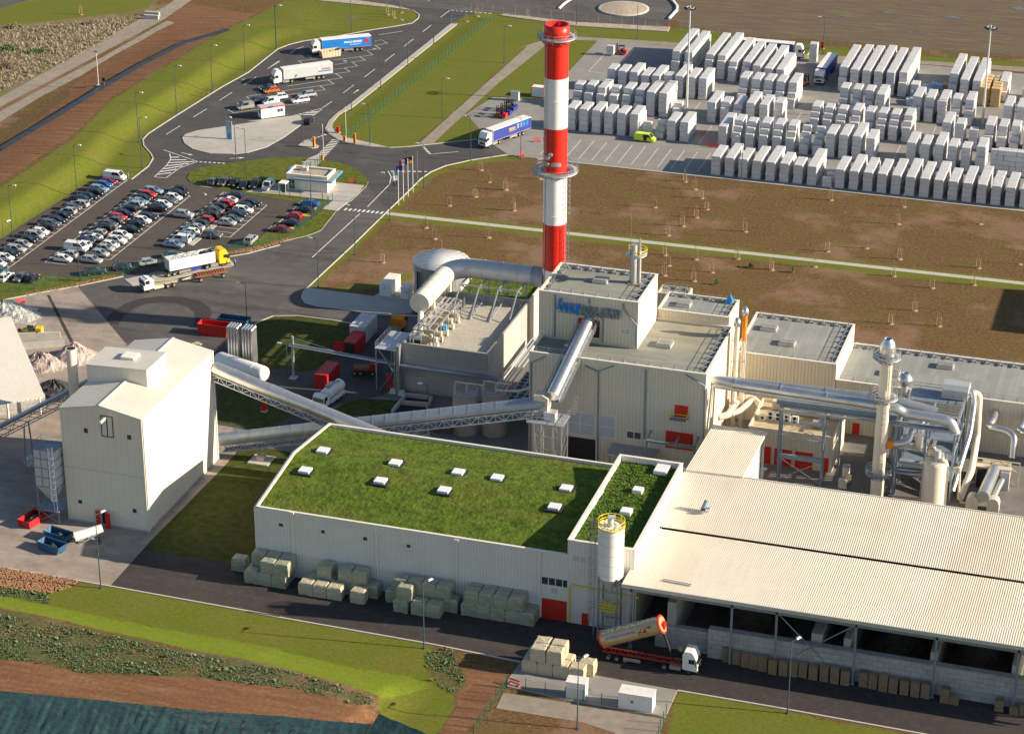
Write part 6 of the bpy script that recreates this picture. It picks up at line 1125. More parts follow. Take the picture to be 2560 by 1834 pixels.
def semi(name,label,F,R,side,cabm,kind,curt='curtain_grey',txt=None,cat='lorry',L=13.6,extra=None,z=.035):
    f,r,h,n=frame_from(F,R,side); fw=f+n*1.05; an=math.atan2(h.y,h.x); t=thing(name,label,cat,Vector((fw.x,fw.y,z)),an); OFF[t.name]=Vector((0,0,0))
    # local origin at front axle; cab front at +1.4
    cab(t,1.35,cabm); chassis(t,-5.2,.9); axle(t,0); axle(t,-3.7); part(MB().box(-2.9,-1.2,-1.2,-.5,.4,1.0).box(-2.9,-1.2,.5,1.2,.4,1.0),'fuel_tank',M['galv'],t)
    x1=-1.35; x0=x1-L
    for q in (-9.7,-11.0,-12.3): axle(t,q)
    part(MB().box(x0+.3,x0+8.5,-.5,.5,.95,1.2),'trailer_chassis',M['dark'],t); part(MB().box(x0+5,x0+7.6,-1.2,-1.14,.5,1.0).box(x0+5,x0+7.6,1.14,1.2,.5,1.0),'side_guard',M['galv'],t)
    if kind=='box':
        part(MB().box(x0+.05,x1-.05,-1.24,1.24,1.22,3.85),'trailer_body',M[curt],t,None); part(MB().box(x0,x1,-1.27,1.27,3.853,3.98),'trailer_roof',M['paint_white'],t); part(MB().box(x1-.045,x1,-1.26,1.26,1.2,3.85).box(x0,x0+.045,-1.26,1.26,1.2,3.85).box(x0+.05,x1-.05,-1.265,-1.243,1.18,1.3).box(x0+.05,x1-.05,1.243,1.265,1.18,1.3),'trailer_frame',M['galv'],t)
    if extra: extra(t,x0,x1)
    return t
def side_text(t,s,x,z,size,m,side,wd=None):
    # lettering on the camera side of a vehicle: side=-1 right flank (local -y), +1 left flank
    o=text(s,'lettering',M[m],None,(x,side*1.262,z),size,(1,0,0) if side<0 else (-1,0,0),(0,0,1),.006,1); o.parent=t; 
    if wd:
        v=np.array([q.co.x for q in o.data.vertices]); a,b=v.min(),v.max()
        for q in o.data.vertices: q.co.x=(q.co.x-(a if side<0 else b))*wd/(b-a)+x
    return o
def malh(side):
    def f(t,x0,x1):
        if side>0:
            side_text(t,'MALHERBE',x1-6.1,2.55,.75,'paint_white',1,4.9); side_text(t,'TRANSPORT',x1-7.6,1.95,.32,'paint_white',1,3.0); cx=x0+1.25
        else: side_text(t,'MALHERBE',x0+3.6,2.5,.75,'paint_white',-1,5.0); cx=x1-2.0; side_text(t,'TRANSPORT',x0+5.0,1.9,.3,'paint_white',-1,3.0)
        ys=side*1.27
        part(MB().cyl((cx,ys-.008,2.75),(cx,ys+.008,2.75),.62,n=20),'emblem',M['sign_red'],t); pts=[(cx+.6*math.cos(a)*.9-.1,side*1.285,2.75+.75*math.sin(a)) for a in np.linspace(.5,2.6,7)]
        mb=MB()
        for a_,b_ in zip(pts,pts[1:]): mb.bar(a_,b_,.14,.02)
        part(mb,'emblem_stroke',M['paint_white'],t)
    return f
semi('curtain_lorry','white cab lorry with bright blue curtain trailer in the truck park',(2,560,447),(2,933,412),1,'paint_white','box','curtain_blue',extra=malh(1))
def greyx(t,x0,x1):
    part(MB().box(x0+.5,x0+4.0,1.243,1.262,2.0,2.3),'emblem',M['curtain_blue'],t); side_text(t,'TEXTRANS',x0+3.3,2.55,.55,'sign_red',1,2.5); part(MB().box(x0+3.4,x0+4.1,1.243,1.266,2.5,3.2),'emblem',M['paint_white'],t)
semi('curtain_lorry','white cab lorry with plain grey curtain trailer in the truck park',(2,248,690),(2,608,640),1,'paint_white','box','curtain_grey',extra=lambda t,x0,x1:greyx(t,x0,x1))
def gef(t,x0,x1):
    side_text(t,'GEFCO',x1-5.6,2.5,.8,'yellow',1,2.2)
    part(MB().box(x1-8.2,x1-5.7,1.243,1.26,2.2,2.28),'stripe',M['yellow'],t)
    for i in range(4): part(MB().box(x1-9.2-i*1.1,x1-8.5-i*1.1,1.243,1.262,2.35,3.5),'blue_square',M['car_pale_blue'] if i<2 else M['curtain_blue'],t)
semi('curtain_lorry','white cab lorry with dark blue trailer entering the storage yard',(2,1952,1198),(2,2240,1092),1,'paint_white','box','curtain_navy',extra=gef)
p=g(35,62,207); semi('curtain_lorry','dark blue trailer lorry half hidden behind white packs at the yard back',(35,62,207),(35,62-480,207-42),-1,'paint_white','box','curtain_navy',extra=malh(-1))
t=thing('box_lorry','white lorry with blue sides facing the camera in a yard lane','lorry',S(-99.6,581.2,.035),rad(-92)); OFF[t.name]=Vector((0,0,0)); cab(t,1.35,'paint_white'); chassis(t,-5.2,.9); axle(t,0); axle(t,-3.7); part(MB().box(-15,-1.35,-1.24,1.24,1.2,3.85),'trailer_body',M['curtain_navy'],t); part(MB().box(-15.02,-1.33,-1.27,1.27,3.853,3.98),'trailer_roof',M['paint_white'],t)
for q in (-10,-11.3,-12.6): axle(t,q)
# yellow tractor with open white tipping trailer
def tipx(t,x0,x1):
    x1-=.5; x0=x1-10.2; mb=MB(); zt=3.7; zb=1.35
    for s_ in (1,-1): mb.box(x0,x1,s_*1.25-.04,s_*1.25+.04,zb,zt)
    mb.box(x0,x1,-1.205,1.205,zb,zb+.1); mb.box(x1-.08,x1,-1.205,1.205,zb+.105,zt); part(mb,'tipper_body',M['paint_white'],t); part(MB().box(x0-.08,x0-.003,-1.28,1.28,zb,zt),'tailgate',M['curtain_grey'],t)
    part(MB().add([(x0+.1,-1.2,2.6),(x1-.1,-1.2,2.6),(x1-.1,1.2,2.7),(x0+.1,1.2,2.7)],[(0,1,2,3)]).box(x1-2.2,x1-.09,-1.2,1.2,2.71,3.4),'load',M['aggregate'],t)
    tp=MB(); tp.add([(x0,1.2,zt-.02),(x1-3,1.2,zt-.02),(x1-3,.1,zt-.5),(x0,-.9,zt-.3)],[(0,1,2,3)]); part(tp,'rolled_sheet',M['wrap_sheet'],t); hp=MB()
    for i in range(4): X=x0+1.3+i*2.4; hp.bar((X,-1.25,zt+.03),(X+1.2,1.25,zt+.06),.06); hp.bar((X+2.4,-1.25,zt+.03),(X+1.2,1.25,zt+.06),.06)
    part(hp,'sheet_hoops',M['dark'],t); part(MB().box(x1+.05,x1+.1,-1.1,-1.05,1.3,4.3).box(x1+.05,x1+.1,1.05,1.1,1.3,4.3).box(x1+.05,x1+.1,-1.045,1.045,4.2,4.3).box(x1+.05,x1+.1,-1.045,1.045,3.4,3.48),'ladder_frame',M['galv'],t); part(MB().box(x0+4.9,x0+7.0,-1.15,-1.0,.45,1.2),'tool_frame',M['curtain_navy'],t)
semi('tipper_lorry','yellow cab lorry with open white tipping trailer on the weighbridge',(27,1505,645),(27,500,852),-1,'yellow','open',extra=tipx)
# hook lift lorry with drawbar trailer
f,r,h,n=frame_from((27,110,1138),(27,632,1028),1); fw=f+n*1.05; an=math.atan2(h.y,h.x); t=thing('hook_lift_lorry','dusty white hook lift lorry without container near the weighbridge','lorry',Vector((fw.x,fw.y,.035)),an); OFF[t.name]=Vector((0,0,0)); cab(t,1.3,'paint_white',False); chassis(t,-6.4,.9,'chassis'); axle(t,0); axle(t,-4.0); axle(t,-5.4)
part(MB().box(-6.6,-1.3,-.55,.55,1.0,1.25).bar((-6,0,1.3),(-1.6,0,1.75),.3).bar((-1.6,0,1.7),(-1.5,0,3.0),.3).bar((-1.5,0,3.0),(-1.1,0,2.9),.2),'hook_arm',M['chassis'],t); part(MB().box(-3.1,-1.0,-1.2,-.6,.45,1.0).box(-3.1,-1.0,.6,1.2,.45,1.0),'side_box',M['equip_cream'],t); part(MB().bar((-1.05,-.5,1.2),(-1.05,-.5,2.6),.2),'crane_post',M['yellow'],t)
for q in (-4.0,-5.4): part(MB().box(q-.6,q+.6,-1.2,-.75,1.06,1.12).box(q-.6,q+.6,.75,1.2,1.06,1.12),'mudguard',M['equip_cream'],t)
f2,r2,h2,n2=frame_from((27,1085,950),(27,1510,866),1); fw=f2+n2*1.05; t=thing('drawbar_trailer','empty rusty drawbar trailer coupled behind the hook lift lorry','trailer',Vector((fw.x,fw.y,.035)),math.atan2(h2.y,h2.x)); OFF[t.name]=Vector((0,0,0)); dl=(f2-r2).length; axle(t,0); axle(t,-dl); part(MB().box(-dl-.9,1.2,-1.2,-.7,1.15,1.35).box(-dl-.9,1.2,.7,1.2,1.15,1.35).box(-dl-.9,1.2,-.695,.695,1.1,1.2),'deck',M['rust'],t)
cl=MB()
for i in range(11): cl.box(-dl-.6+i*(dl+1.4)/11,-dl-.3+i*(dl+1.4)/11,-.6,.6,1.201,1.5)
part(cl,'deck_cleats',M['rust'],t); part(MB().bar((1.2,-.5,1.0),(3.8,0,.9),.14).bar((1.2,.5,1.0),(3.8,0,.9),.14),'drawbar',M['equip_cream'],t); part(MB().box(-dl,0,-.4,.4,.6,1.0),'chassis',M['chassis'],t)
# raised tank tipper by the silo
def h4(t,x0,x1):
    px_=-13.0; A_=rad(25); L_=9.8; d=Vector((math.cos(A_),0,math.sin(A_))); o=Vector((px_,0,1.9)); u=Vector((-math.sin(A_),0,math.cos(A_)))
    c0=o+u*1.1; part(MB().tube([c0,c0+d*L_],1.31,24),'tank',M['tank_tan'],t); part(MB().cyl(c0+d*-.12,c0+d*.05,1.42,n=24).cyl(c0+d*(L_-.05),c0+d*(L_+.12),1.45,n=24),'end_ring',M['sign_red'],t); part(MB().cyl(c0+d*(L_+.12),c0+d*(L_+.2),1.2,n=24),'end_cap',M['tank_tan'],t)
    st=MB()
    for i in range(12):
        for j in range(3):
            a=rad(60+j*14+random.uniform(-8,8)); q=c0+d*(.4+i*.8+random.uniform(0,.3)); e_=lambda a:u*(1.31*math.sin(a))+Vector((0,-1,0))*(1.31*math.cos(a)); l_=random.uniform(.4,.9); b=a+rad(random.uniform(6,13)); st.add([q+e_(a),q+d*l_+e_(a),q+d*l_*.9+e_(b),q+d*.1+e_(b)],[(0,1,2,3)])
    part(st,'spilled_paste',M['paint_white'],t)
    e_=lambda a,R=1.315:u*(R*math.sin(a))+Vector((0,-1,0))*(R*math.cos(a)); a,b=rad(8),rad(24); sp=MB(); sp.add([c0+d*.9+e_(a),c0+d*6.0+e_(a),c0+d*6.0+e_(b),c0+d*.9+e_(b)],[(0,1,2,3)]); part(sp,'blue_stripe',M['curtain_blue'],t)
    for s_,xx,mm in (('H',6.2,'curtain_blue'),('4',7.1,'sign_red'),('T',7.9,'curtain_blue')):
        tx=text(s_,'lettering',M[mm],None,(0,0,0),1.4,(1,0,0),(0,0,1),.01); tx.parent=t
        for q in tx.data.vertices: xx_,zz2,yy2=q.co.x,q.co.z,q.co.y; an_=rad(-14)+zz2/1.3; p_=c0+d*(xx+xx_*.9)+e_(an_,1.33); q.co=p_
    part(MB().box(-13.4,-1.2,-.55,-.4,.95,1.25).box(-13.4,-1.2,.4,.55,.95,1.25),'frame_rail',M['chassis_red'],t); br=MB()
    for i in range(9): br.bar((-13+i*1.3,-.5,1.2),(-12.35+i*1.3,-.5,1.9),.1); br.bar((-12.35+i*1.3,-.5,1.9),(-11.7+i*1.3,-.5,1.2),.1)
    br.bar((-13,-.5,1.9),(-2.5,-.5,1.9),.14); part(br,'lattice',M['chassis_red'],t); part(MB().cyl((-2.6,0,1.2),c0+d*(L_-.2)-u*.9,.2,n=10),'ram',M['dark'],t); part(MB().cbox(c0+d*(L_+.4)+Vector((0,0,-.3)),(.5,1.0,1.0)),'ram_head',M['sign_red'],t)
semi('tank_tipper_lorry','white cab lorry tipping up a tan tank by the feed silo',(15,1558,1135),(15,898,1022),-1,'paint_white','tank',extra=h4)
# vacuum lorry
f,r,h,n=frame_from((10,640,592),(10,765,498),1); fw=f+n*1.05; t=thing('vacuum_lorry','white vacuum tanker lorry parked before the red container','lorry',Vector((fw.x,fw.y,.03)),math.atan2(h.y,h.x)); OFF[t.name]=Vector((0,0,0)); cab(t,1.35,'paint_white',False); chassis(t,-6.2,.9); axle(t,0); axle(t,-4.0); axle(t,-5.3); part(MB().tube([(-6.6,0,2.1),(-1.3,0,2.1)],1.1,18),'tank',M['paint_white'],t); part(MB().cyl((-2.2,0,3.1),(-2.2,0,3.7),.45,n=12).tube([(-5.8,.3,3.1),(-4.5,.3,3.6),(-2.8,.2,3.5)],.18,8).cbox((-3.6,-.4,3.3),(1.6,.5,.4)),'top_gear',M['galv'],t); part(MB().box(-6.3,-1.4,-1.2,-.9,.6,1.3).box(-6.3,-1.4,.9,1.2,.6,1.3),'locker',M['paint_white'],t)
# orange skip loader behind the containers
p=S(-148.6,398.5,.02); t=thing('orange_lorry','orange skip lorry seen from behind the filter house platform','lorry',p,rad(95)); OFF[t.name]=Vector((0,0,0)); cab(t,3.4,'orange',False); chassis(t,-3.4,3.0); axle(t,2.1); axle(t,-1.6); axle(t,-2.8); part(MB().box(-3.4,1.0,-1.1,1.1,1.05,1.25),'deck',M['chassis'],t); part(MB().bar((-2.2,-1,1.2),(-1.0,-1,2.9),.2).bar((-2.2,1,1.2),(-1.0,1,2.9),.2),'lift_arm',M['rust'],t)
p=S(-147.5,379.3,.02); t=thing('red_truck','small dark red two axle truck between the red containers','truck',p,rad(15)); OFF[t.name]=Vector((0,0,0)); chassis(t,-2.2,2.0); axle(t,1.3); axle(t,-1.0); axle(t,-2.1); part(MB().box(.8,2.3,-1.1,1.1,1.0,2.4),'cab',M['chassis_red'],t); part(MB().box(2.305,2.33,-.9,.9,1.6,2.2),'windscreen',M['glass_car'],t); part(MB().box(-2.4,.7,-1.0,1.0,1.0,1.5),'deck',M['rust'],t)
# loaders and forklifts
def loader(name,label,p,rot,m='yellow'):
    t=thing(name,label,'loader',p,rot); OFF[t.name]=Vector((0,0,0)); WL=wheel_mesh(.62,.45)
    for sx in (1.5,-1.3):
        for sy in (1,-1): put(WL,'wheel',t,(sx,sy*.95,0))
    part(MB().box(-2.1,1.9,-.7,.7,.6,1.3).box(-2.1,-.9,-.75,.75,1.305,1.9),'body',M[m],t); part(MB().box(-.6,.7,-.65,.65,1.305,2.45),'cab_glass',M['glass_green'],t); part(MB().box(-.7,.8,-.72,.72,2.453,2.6),'cab_roof',M['equip_tan'],t); part(MB().bar((.6,.55,1.6),(2.6,.55,.7),.22).bar((.6,-.55,1.6),(2.6,-.55,.7),.22),'lift_arm',M[m],t); part(MB().extr([(2.5,.25),(3.3,.1),(3.0,1.0),(2.5,1.05)],(0,-1.15,0),(0,1,0),2.3),'bucket',M['rust'],t); return t
loader('wheel_loader','dusty orange telehandler by the pitched cullet shed',S(-215.6,375.9,.02),rad(190))
loader('wheel_loader','tan loader roof peeping over the tower block roof',S(-181.0,377,.02),rad(150),'equip_tan')
def forklift(label,p,rot,body='sign_red',grp=None):
    t=thing('forklift',label,'forklift',p,rot,grp); OFF[t.name]=Vector((0,0,0)); WL=wheel_mesh(.38,.3)
    for sx in (.8,-.75):
        for sy in (1,-1): put(WL,'wheel',t,(sx,sy*.6,0))
    part(MB().box(-1.4,1.1,-.62,.62,.4,1.0).box(-1.45,-.5,-.6,.6,1.003,1.35),'body',M[body],t); cg=MB()
    for sx in (.75,-.75):
        for sy in (.55,-.55): cg.bar((sx,sy,1.0),(sx*.85,sy,2.35),.1)
    cg.box(-.75,.75,-.6,.6,2.35,2.45); part(cg,'overhead_guard',M['dark'],t); part(MB().bar((1.25,.4,.1),(1.25,.4,2.9),.16).bar((1.25,-.4,.1),(1.25,-.4,2.9),.16).bar((1.25,-.4,2.0),(1.25,.4,2.0),.14),'mast',M['dark'],t); part(MB().box(1.35,2.4,.2,.34,.12,.18).box(1.35,2.4,-.34,-.2,.12,.18),'fork',M['dark'],t); part(MB().box(-.4,.2,-.3,.3,1.003,1.6),'seat',M['dark'],t); return t
p=g(31,1010,430); forklift('red forklift carrying white packs in the empty corner of the yard',Vector((p.x,p.y,.04)),rad(180)); p=g(35,135,490); forklift('orange red forklift beside the white lorry lane',Vector((p.x,p.y,.04)),rad(70),'orange')
for i,(x,y) in enumerate(((2055,955),(2090,935),(2120,905),(2140,890))):
    p=g(2,x,y); forklift(('first','second','third','fourth')[i]+' from front of the dark forklifts parked side by side at the yard edge',Vector((p.x,p.y,.04)),rad(168),'sign_red' if i==0 else 'curtain_navy','forklifts parked side by side')
# ---------------------------------------------------------------- lamps, masts, signs, flags
def proj(p): v=Vector(p)-CAMLOC; return 1280+FPX*v.dot(_X)/v.dot(_F), 917-FPX*v.dot(_U)/v.dot(_F)
def top_z(base,k,yy):
    t=px(k,0,yy)[1]; lo,hi=0.,90.
    for _ in range(40):
        m=(lo+hi)/2; lo,hi=(m,hi) if proj((base.x,base.y,m))[1]>t else (lo,m)
    return lo
_l=None
def lamp(k,bx,by,ty,an,label):
    global _l
    b=g(k,bx,by); h=10 if ty is None else max(6,min(13,top_z(b,k,ty))); b.z=hz(b.x,b.y)
    if _l is None:
        t=thing('street_lamp',label,'lamp post',(0,0,0),0,'street lamps'); part(MB().cyl((0,0,0),(0,0,10),.11,.06,8),'post',M['lamp_post'],t); part(MB().bar((0,0,9.95),(1.1,0,10.1),.07),'arm',M['lamp_post'],t); part(MB().add([(1.0,-.16,10.0),(1.9,-.2,10.05),(1.9,.2,10.05),(1.0,.16,10.0),(1.05,-.12,10.2),(1.8,-.14,10.22),(1.8,.14,10.22),(1.05,.12,10.2)],[(3,2,1,0),(4,5,6,7),(0,1,5,4),(1,2,6,5),(2,3,7,6),(3,0,4,7)]),'lamp_head',M['lamp_head'],t); part(MB().box(-.25,.25,-.25,.25,-.05,.06),'base_plate',M['lamp_post'],t); _l=t
        t.location=b; t.rotation_euler=(0,0,rad(an)); t.scale=(1,1,h/10); return
    dup(_l,b,rad(an),label,'street lamps',scale=(1,1,h/10))
for a in ((1,2240,400,45,0,'lamp post on the left bank nearest the blue trailer lorry'),(1,1985,570,205,0,'lamp post on the left bank opposite the grey trailer lorry cab'),(1,1720,738,368,0,'lamp post on the left bank by two red round signs'),(1,1432,918,533,0,'lamp post on the left bank just below the two round signs'),(1,1125,1155,750,0,'taller looking lamp post where the left bank kerb bends'),(1,1152,1360,950,0,'lamp post on the grass by the car park entrance kerb'),(1,625,1580,1175,0,'lamp post behind the upper part of leftmost car row'),(5,105,650,205,0,'lamp post behind the lower part of leftmost car row'),(5,62,990,510,60,'lamp post at the lower left corner of the car park'),
 (1,1913,1315,965,150,'left lamp post of two above the gatehouse lawn edge'),(1,1998,1450,1045,180,'right lamp post of two standing on the gatehouse lawn'),(2,228,400,45,0,'lamp post on the left bank behind the upper truck bays'),(2,838,268,None,0,'lamp post behind the blue trailer lorry'),(2,1505,355,10,180,'lamp post on the long pavement nearest the top road'),(2,1703,200,None,180,'lamp post at the top end of the long pavement'),(2,1295,535,170,180,'lamp post on the pavement right of the blue trailer'),(2,1075,712,None,180,'lamp post on the pavement right of the grey trailer'),(2,838,893,505,180,'lamp post at the lower end of the long pavement'),(2,988,1177,850,180,'lamp post on the wedge lawn by the orange barrier post'),
 (2,2075,510,210,0,'upper lamp post beside the grey service track'),(2,1573,957,635,0,'lower lamp post beside the grey service track'),(2,449,1162,840,180,'lamp post on the small splitter island'),(2,1805,1300,945,180,'lamp post by the cab of the dark blue lorry'),(2,1425,1520,1170,180,'lamp post at the road edge right of the flags'),(2,2210,1290,955,180,'lamp post at the yard corner behind the dark blue trailer'),(6,517,482,30,180,'lamp post in front of the gatehouse'),(6,1150,487,112,180,'lamp post beside the start of the concrete footpath'),(6,868,766,375,180,'lamp post on the field edge below the zebra crossing'),(6,570,1032,640,180,'lamp post at the tip of the tank apron'),
 (5,650,982,610,90,'lamp post at the fence left of the hook lift lorry'),(5,967,888,560,90,'lamp post at the fence between two parked cars'),(5,1520,740,445,90,'lamp post in the car park behind the white tipper trailer'),(5,1712,745,300,140,'lamp post in the car park behind the yellow cab'),(5,2003,1368,1000,180,'lamp post by the red and blue skips'),(13,817,438,-330,60,'lamp post on the grass in front of the tower block'),(14,1425,927,400,60,'lamp post in front of the wrapped bales and white hall'),(15,658,1578,1020,60,'lamp post in front of the small white cabinet'),(16,352,1452,875,60,'lamp post before the pallet stacks and block wall'),
 (3,653,205,None,180,'lamp post behind the chimney top by the stone verge'),(3,1143,318,30,180,'lamp post between the roundabout and the yard'),(4,640,435,145,180,'lamp post on the yard rear grass by the hi vis worker'),(3,1988,1462,1115,180,'dark post standing in the front row of white packs'),(10,320,300,70,180,'slim lamp post beside the pipe bridge post'),(10,1463,830,395,180,'lamp post in the shaded yard before the concrete silos')): lamp(*a)
for k,bx,by,ty,l in ((3,1545,868,45,'tall pale floodlight mast left of the white packs'),(4,1930,1010,205,'tall pale floodlight mast at the right among white packs')):
    b=g(k,bx,by); h=top_z(b,k,ty); t=thing('floodlight_mast',l,'mast',b,0,'floodlight masts'); part(MB().cyl(b,b+Vector((0,0,h)),.3,.15,12),'pole',M['mast_paint'],t); part(MB().lathe(b,[(.9,h-.6),(1.1,h-.6),(1.1,h-.45),(.9,h-.45),(.9,h-.6)],16),'head_ring',M['steel_grey'],t); part(MB().bar(b+Vector((0,0,h)),b+Vector((0,0,h+1.6)),.06),'lightning_rod',M['galv'],t)
    for i in range(6): an=i*math.pi/3; q=b+Vector((1.25*math.cos(an),1.25*math.sin(an),h-.75)); part(MB().cbox(q,(.5,.65,.3),an),'floodlight',M['dark'],t)
# flags
FP=((6,1220,366,2,1378),(6,1260,331,2,1335),(6,1298,295,2,1290),(6,1337,258,2,1270),(6,1375,221,2,1234)); fl_=[]
for i,(k,x,y,k2,ty) in enumerate(FP):
    b=g(k,x,y); h=top_z(b,k2,ty); t=thing('flagpole',('flagpole with the pale company banner','flagpole with the dark blue flag','flagpole with the tricolour flag','flagpole with the black red and yellow flag','bare flagpole at the right end of the flag row')[i],'flagpole',b,0,'white flagpoles by the road'); part(MB().cyl(b,b+Vector((0,0,h)),.075,.05,8),'pole',M['paint_white'],t); part(MB().cyl(b+Vector((0,0,h)),b+Vector((0,0,h+.12)),.09,n=8),'finial',M['paint_white'],t); fl_.append((b,h))
def flag(i,cols,label,dx,dz,horiz):
    b,h=fl_[i]; mb=MB(); n=len(cols)
    for j in range(n):
        for s_ in range(6):
            def P_(u,v): # u along, v down
                return b+Vector((-.08-u*dx,.12*math.sin(u*5+v*2)-.25*u,h-.15-v*dz-.35*u*u))
            u0,u1=(s_/6,(s_+1)/6) if horiz else ((j+s_/6)/n,(j+(s_+1)/6)/n); v0,v1=(j/n,(j+1)/n) if horiz else (0,1); mb.add([P_(u0,v0),P_(u1,v0),P_(u1,v1),P_(u0,v1)],[(0,1,2,3)],j)
    return solo(mb,'flag',[M[c] for c in cols],label,'flag',b+Vector((0,0,h-1)))
flag(0,['cloth_blue','paint_white','car_teal'],'pale company banner hanging on the leftmost flagpole',1.2,3.4,True); flag(1,['curtain_navy'],'dark blue flag on the second flagpole',1.5,1.2,True); flag(2,['curtain_navy','paint_white','sign_red'],'blue white and red flag on the third flagpole',1.9,1.2,False); flag(3,['dark','sign_red','yellow'],'black red and yellow flag on the fourth flagpole',1.9,1.3,True)
# barriers, posts, signs
for k,x,y,ty,l in ((2,600,1302,1005,'raised barrier with orange box beside the gatehouse path'),(2,783,1147,865,'raised barrier with orange box on the wedge lawn corner')):
    b=g(k,x,y); h=top_z(b,k,ty); t=thing('barrier',l,'barrier',b,0,'raised road barriers'); part(MB().box(b.x-.3,b.x+.3,b.y-.25,b.y+.25,.1,1.35),'cabinet',M['orange'],t); part(MB().add([b+Vector(v) for v in ((.32,-.05,1.0),(.5,-.05,1.0),(.38,-.05,h),(.3,-.05,h),(.32,.05,1.0),(.5,.05,1.0),(.38,.05,h),(.3,.05,h))],[(0,1,2,3),(7,6,5,4),(1,5,6,2),(4,0,3,7),(3,2,6,7)]),'arm',M['brick_red_white'],t)
for k,x,y,l in ((2,535,1196,'orange card reader post on the splitter island'),(2,865,1168,'orange card reader post on the wedge lawn edge')):
    b=g(k,x,y); solo(MB().box(b.x-.25,b.x+.25,b.y-.25,b.y+.25,.1,2.6).box(b.x-.27,b.x+.27,b.y-.27,b.y+.27,2.603,2.7),'reader_post',M['orange'],l,'post',b,'orange reader posts')
def hydrant(k,x,y,l,h=1.5): b=g(k,x,y); t=thing('fire_hydrant',l,'hydrant',b,0,'red fire hydrants'); part(MB().box(b.x-.3,b.x+.3,b.y-.3,b.y+.3,.25,h).box(b.x-.36,b.x+.36,b.y-.36,b.y+.36,h+.003,h+.15),'body',M['paint_red'],t); part(MB().box(b.x-.5,b.x+.5,b.y-.5,b.y+.5,.03,.245),'foot',M['concrete_plain'],t); part(MB().cyl(b+Vector((-.75,-.2,.6)),b+Vector((-.3,-.2,.7)),.18,n=8),'outlet',M['paint_red'],t)
hydrant(2,730,1080,'red hydrant box on the corner of the wedge lawn'); hydrant(10,132,610,'red hydrant on dark lawn between tower block and conveyors',2.0); hydrant(36,-880,100,'red hydrant box behind the long packs at the yard back',2.0)
b=g(1,1860,1132); t=thing('totem_sign','tall blue and white company totem on the paved island','sign',b); part(MB().box(b.x-.75,b.x+.75,b.y-.15,b.y+.15,.13,4.6),'panel',M['car_pale_blue'],t); part(MB().box(b.x-.35,b.x+.35,b.y-.17,b.y-.153,.3,1.7),'logo_panel',M['blue_sign'],t); part(MB().box(b.x-.25,b.x+.3,b.y-.17,b.y-.153,1.8,4.4),'logo_panel',M['cloth_blue'],t)
for i,(k,x,y) in enumerate(((1,1690,787),(1,1738,762))):
    b=g(k,x,y); b.z=hz(b.x,b.y); t=thing('road_sign',('left of two round red bordered signs on the bank','right of two round red bordered signs on the bank')[i],'road sign',b,0,'round signs on the bank'); part(MB().cyl(b,b+Vector((0,0,2.3)),.05,n=6),'post',M['galv'],t); part(MB().cyl(b+Vector((0,-.06,2.1)),b+Vector((0,-.1,2.1)),.42,n=16),'sign_face',M['sign_red'],t); part(MB().cyl(b+Vector((0,-.101,2.1)),b+Vector((0,-.11,2.1)),.29,n=16),'sign_face',M['paint_white'],t)
b=g(1,1043,1452); t=thing('car_park_sign','small blue panel sign at the car park entrance kerb','sign',b); part(MB().bar(b,b+Vector((0,0,2.4)),.08),'post',M['galv'],t); part(MB().box(b.x-.3,b.x+.3,b.y-.08,b.y-.05,1.9,2.6),'panel',M['car_pale_blue'],t)
b=g(2,1650,195); t=thing('road_sign','round blue sign at the top end of the long pavement','road sign',b); part(MB().cyl(b,b+Vector((0,0,2.3)),.05,n=6),'post',M['galv'],t); part(MB().cyl(b+Vector((0,-.06,2.3)),b+Vector((0,-.1,2.3)),.5,n=16),'sign_face',M['curtain_navy'],t); part(MB().cyl(b+Vector((0,-.101,2.3)),b+Vector((0,-.11,2.3)),.3,n=16),'sign_face',M['paint_white'],t)
b=g(1,800,725); b.z=hz(b.x,b.y); h=9.5; t=thing('camera_mast','slim pale mast on the rough ground beyond the ditch','mast',b); part(MB().cyl(b,b+Vector((0,0,9)),.14,.09,8),'pole',M['mast_paint'],t); part(MB().box(b.x-.5,b.x+.5,b.y-.15,b.y+.15,b.z+8.8,b.z+9.2),'camera',M['galv'],t); part(MB().box(b.x-.5,b.x+.5,b.y-.5,b.y+.5,b.z-.1,b.z+.25),'footing',M['concrete_plain'],t)
b=g(1,848,740); b.z=hz(b.x,b.y); t=thing('control_box','small dark solar box on a post by the ditch','box',b); part(MB().bar(b,b+Vector((0,0,1.6)),.1),'post',M['galv'],t); part(MB().cbox(b+Vector((0,0,1.9)),(.8,.5,.8)),'box',M['dark'],t)
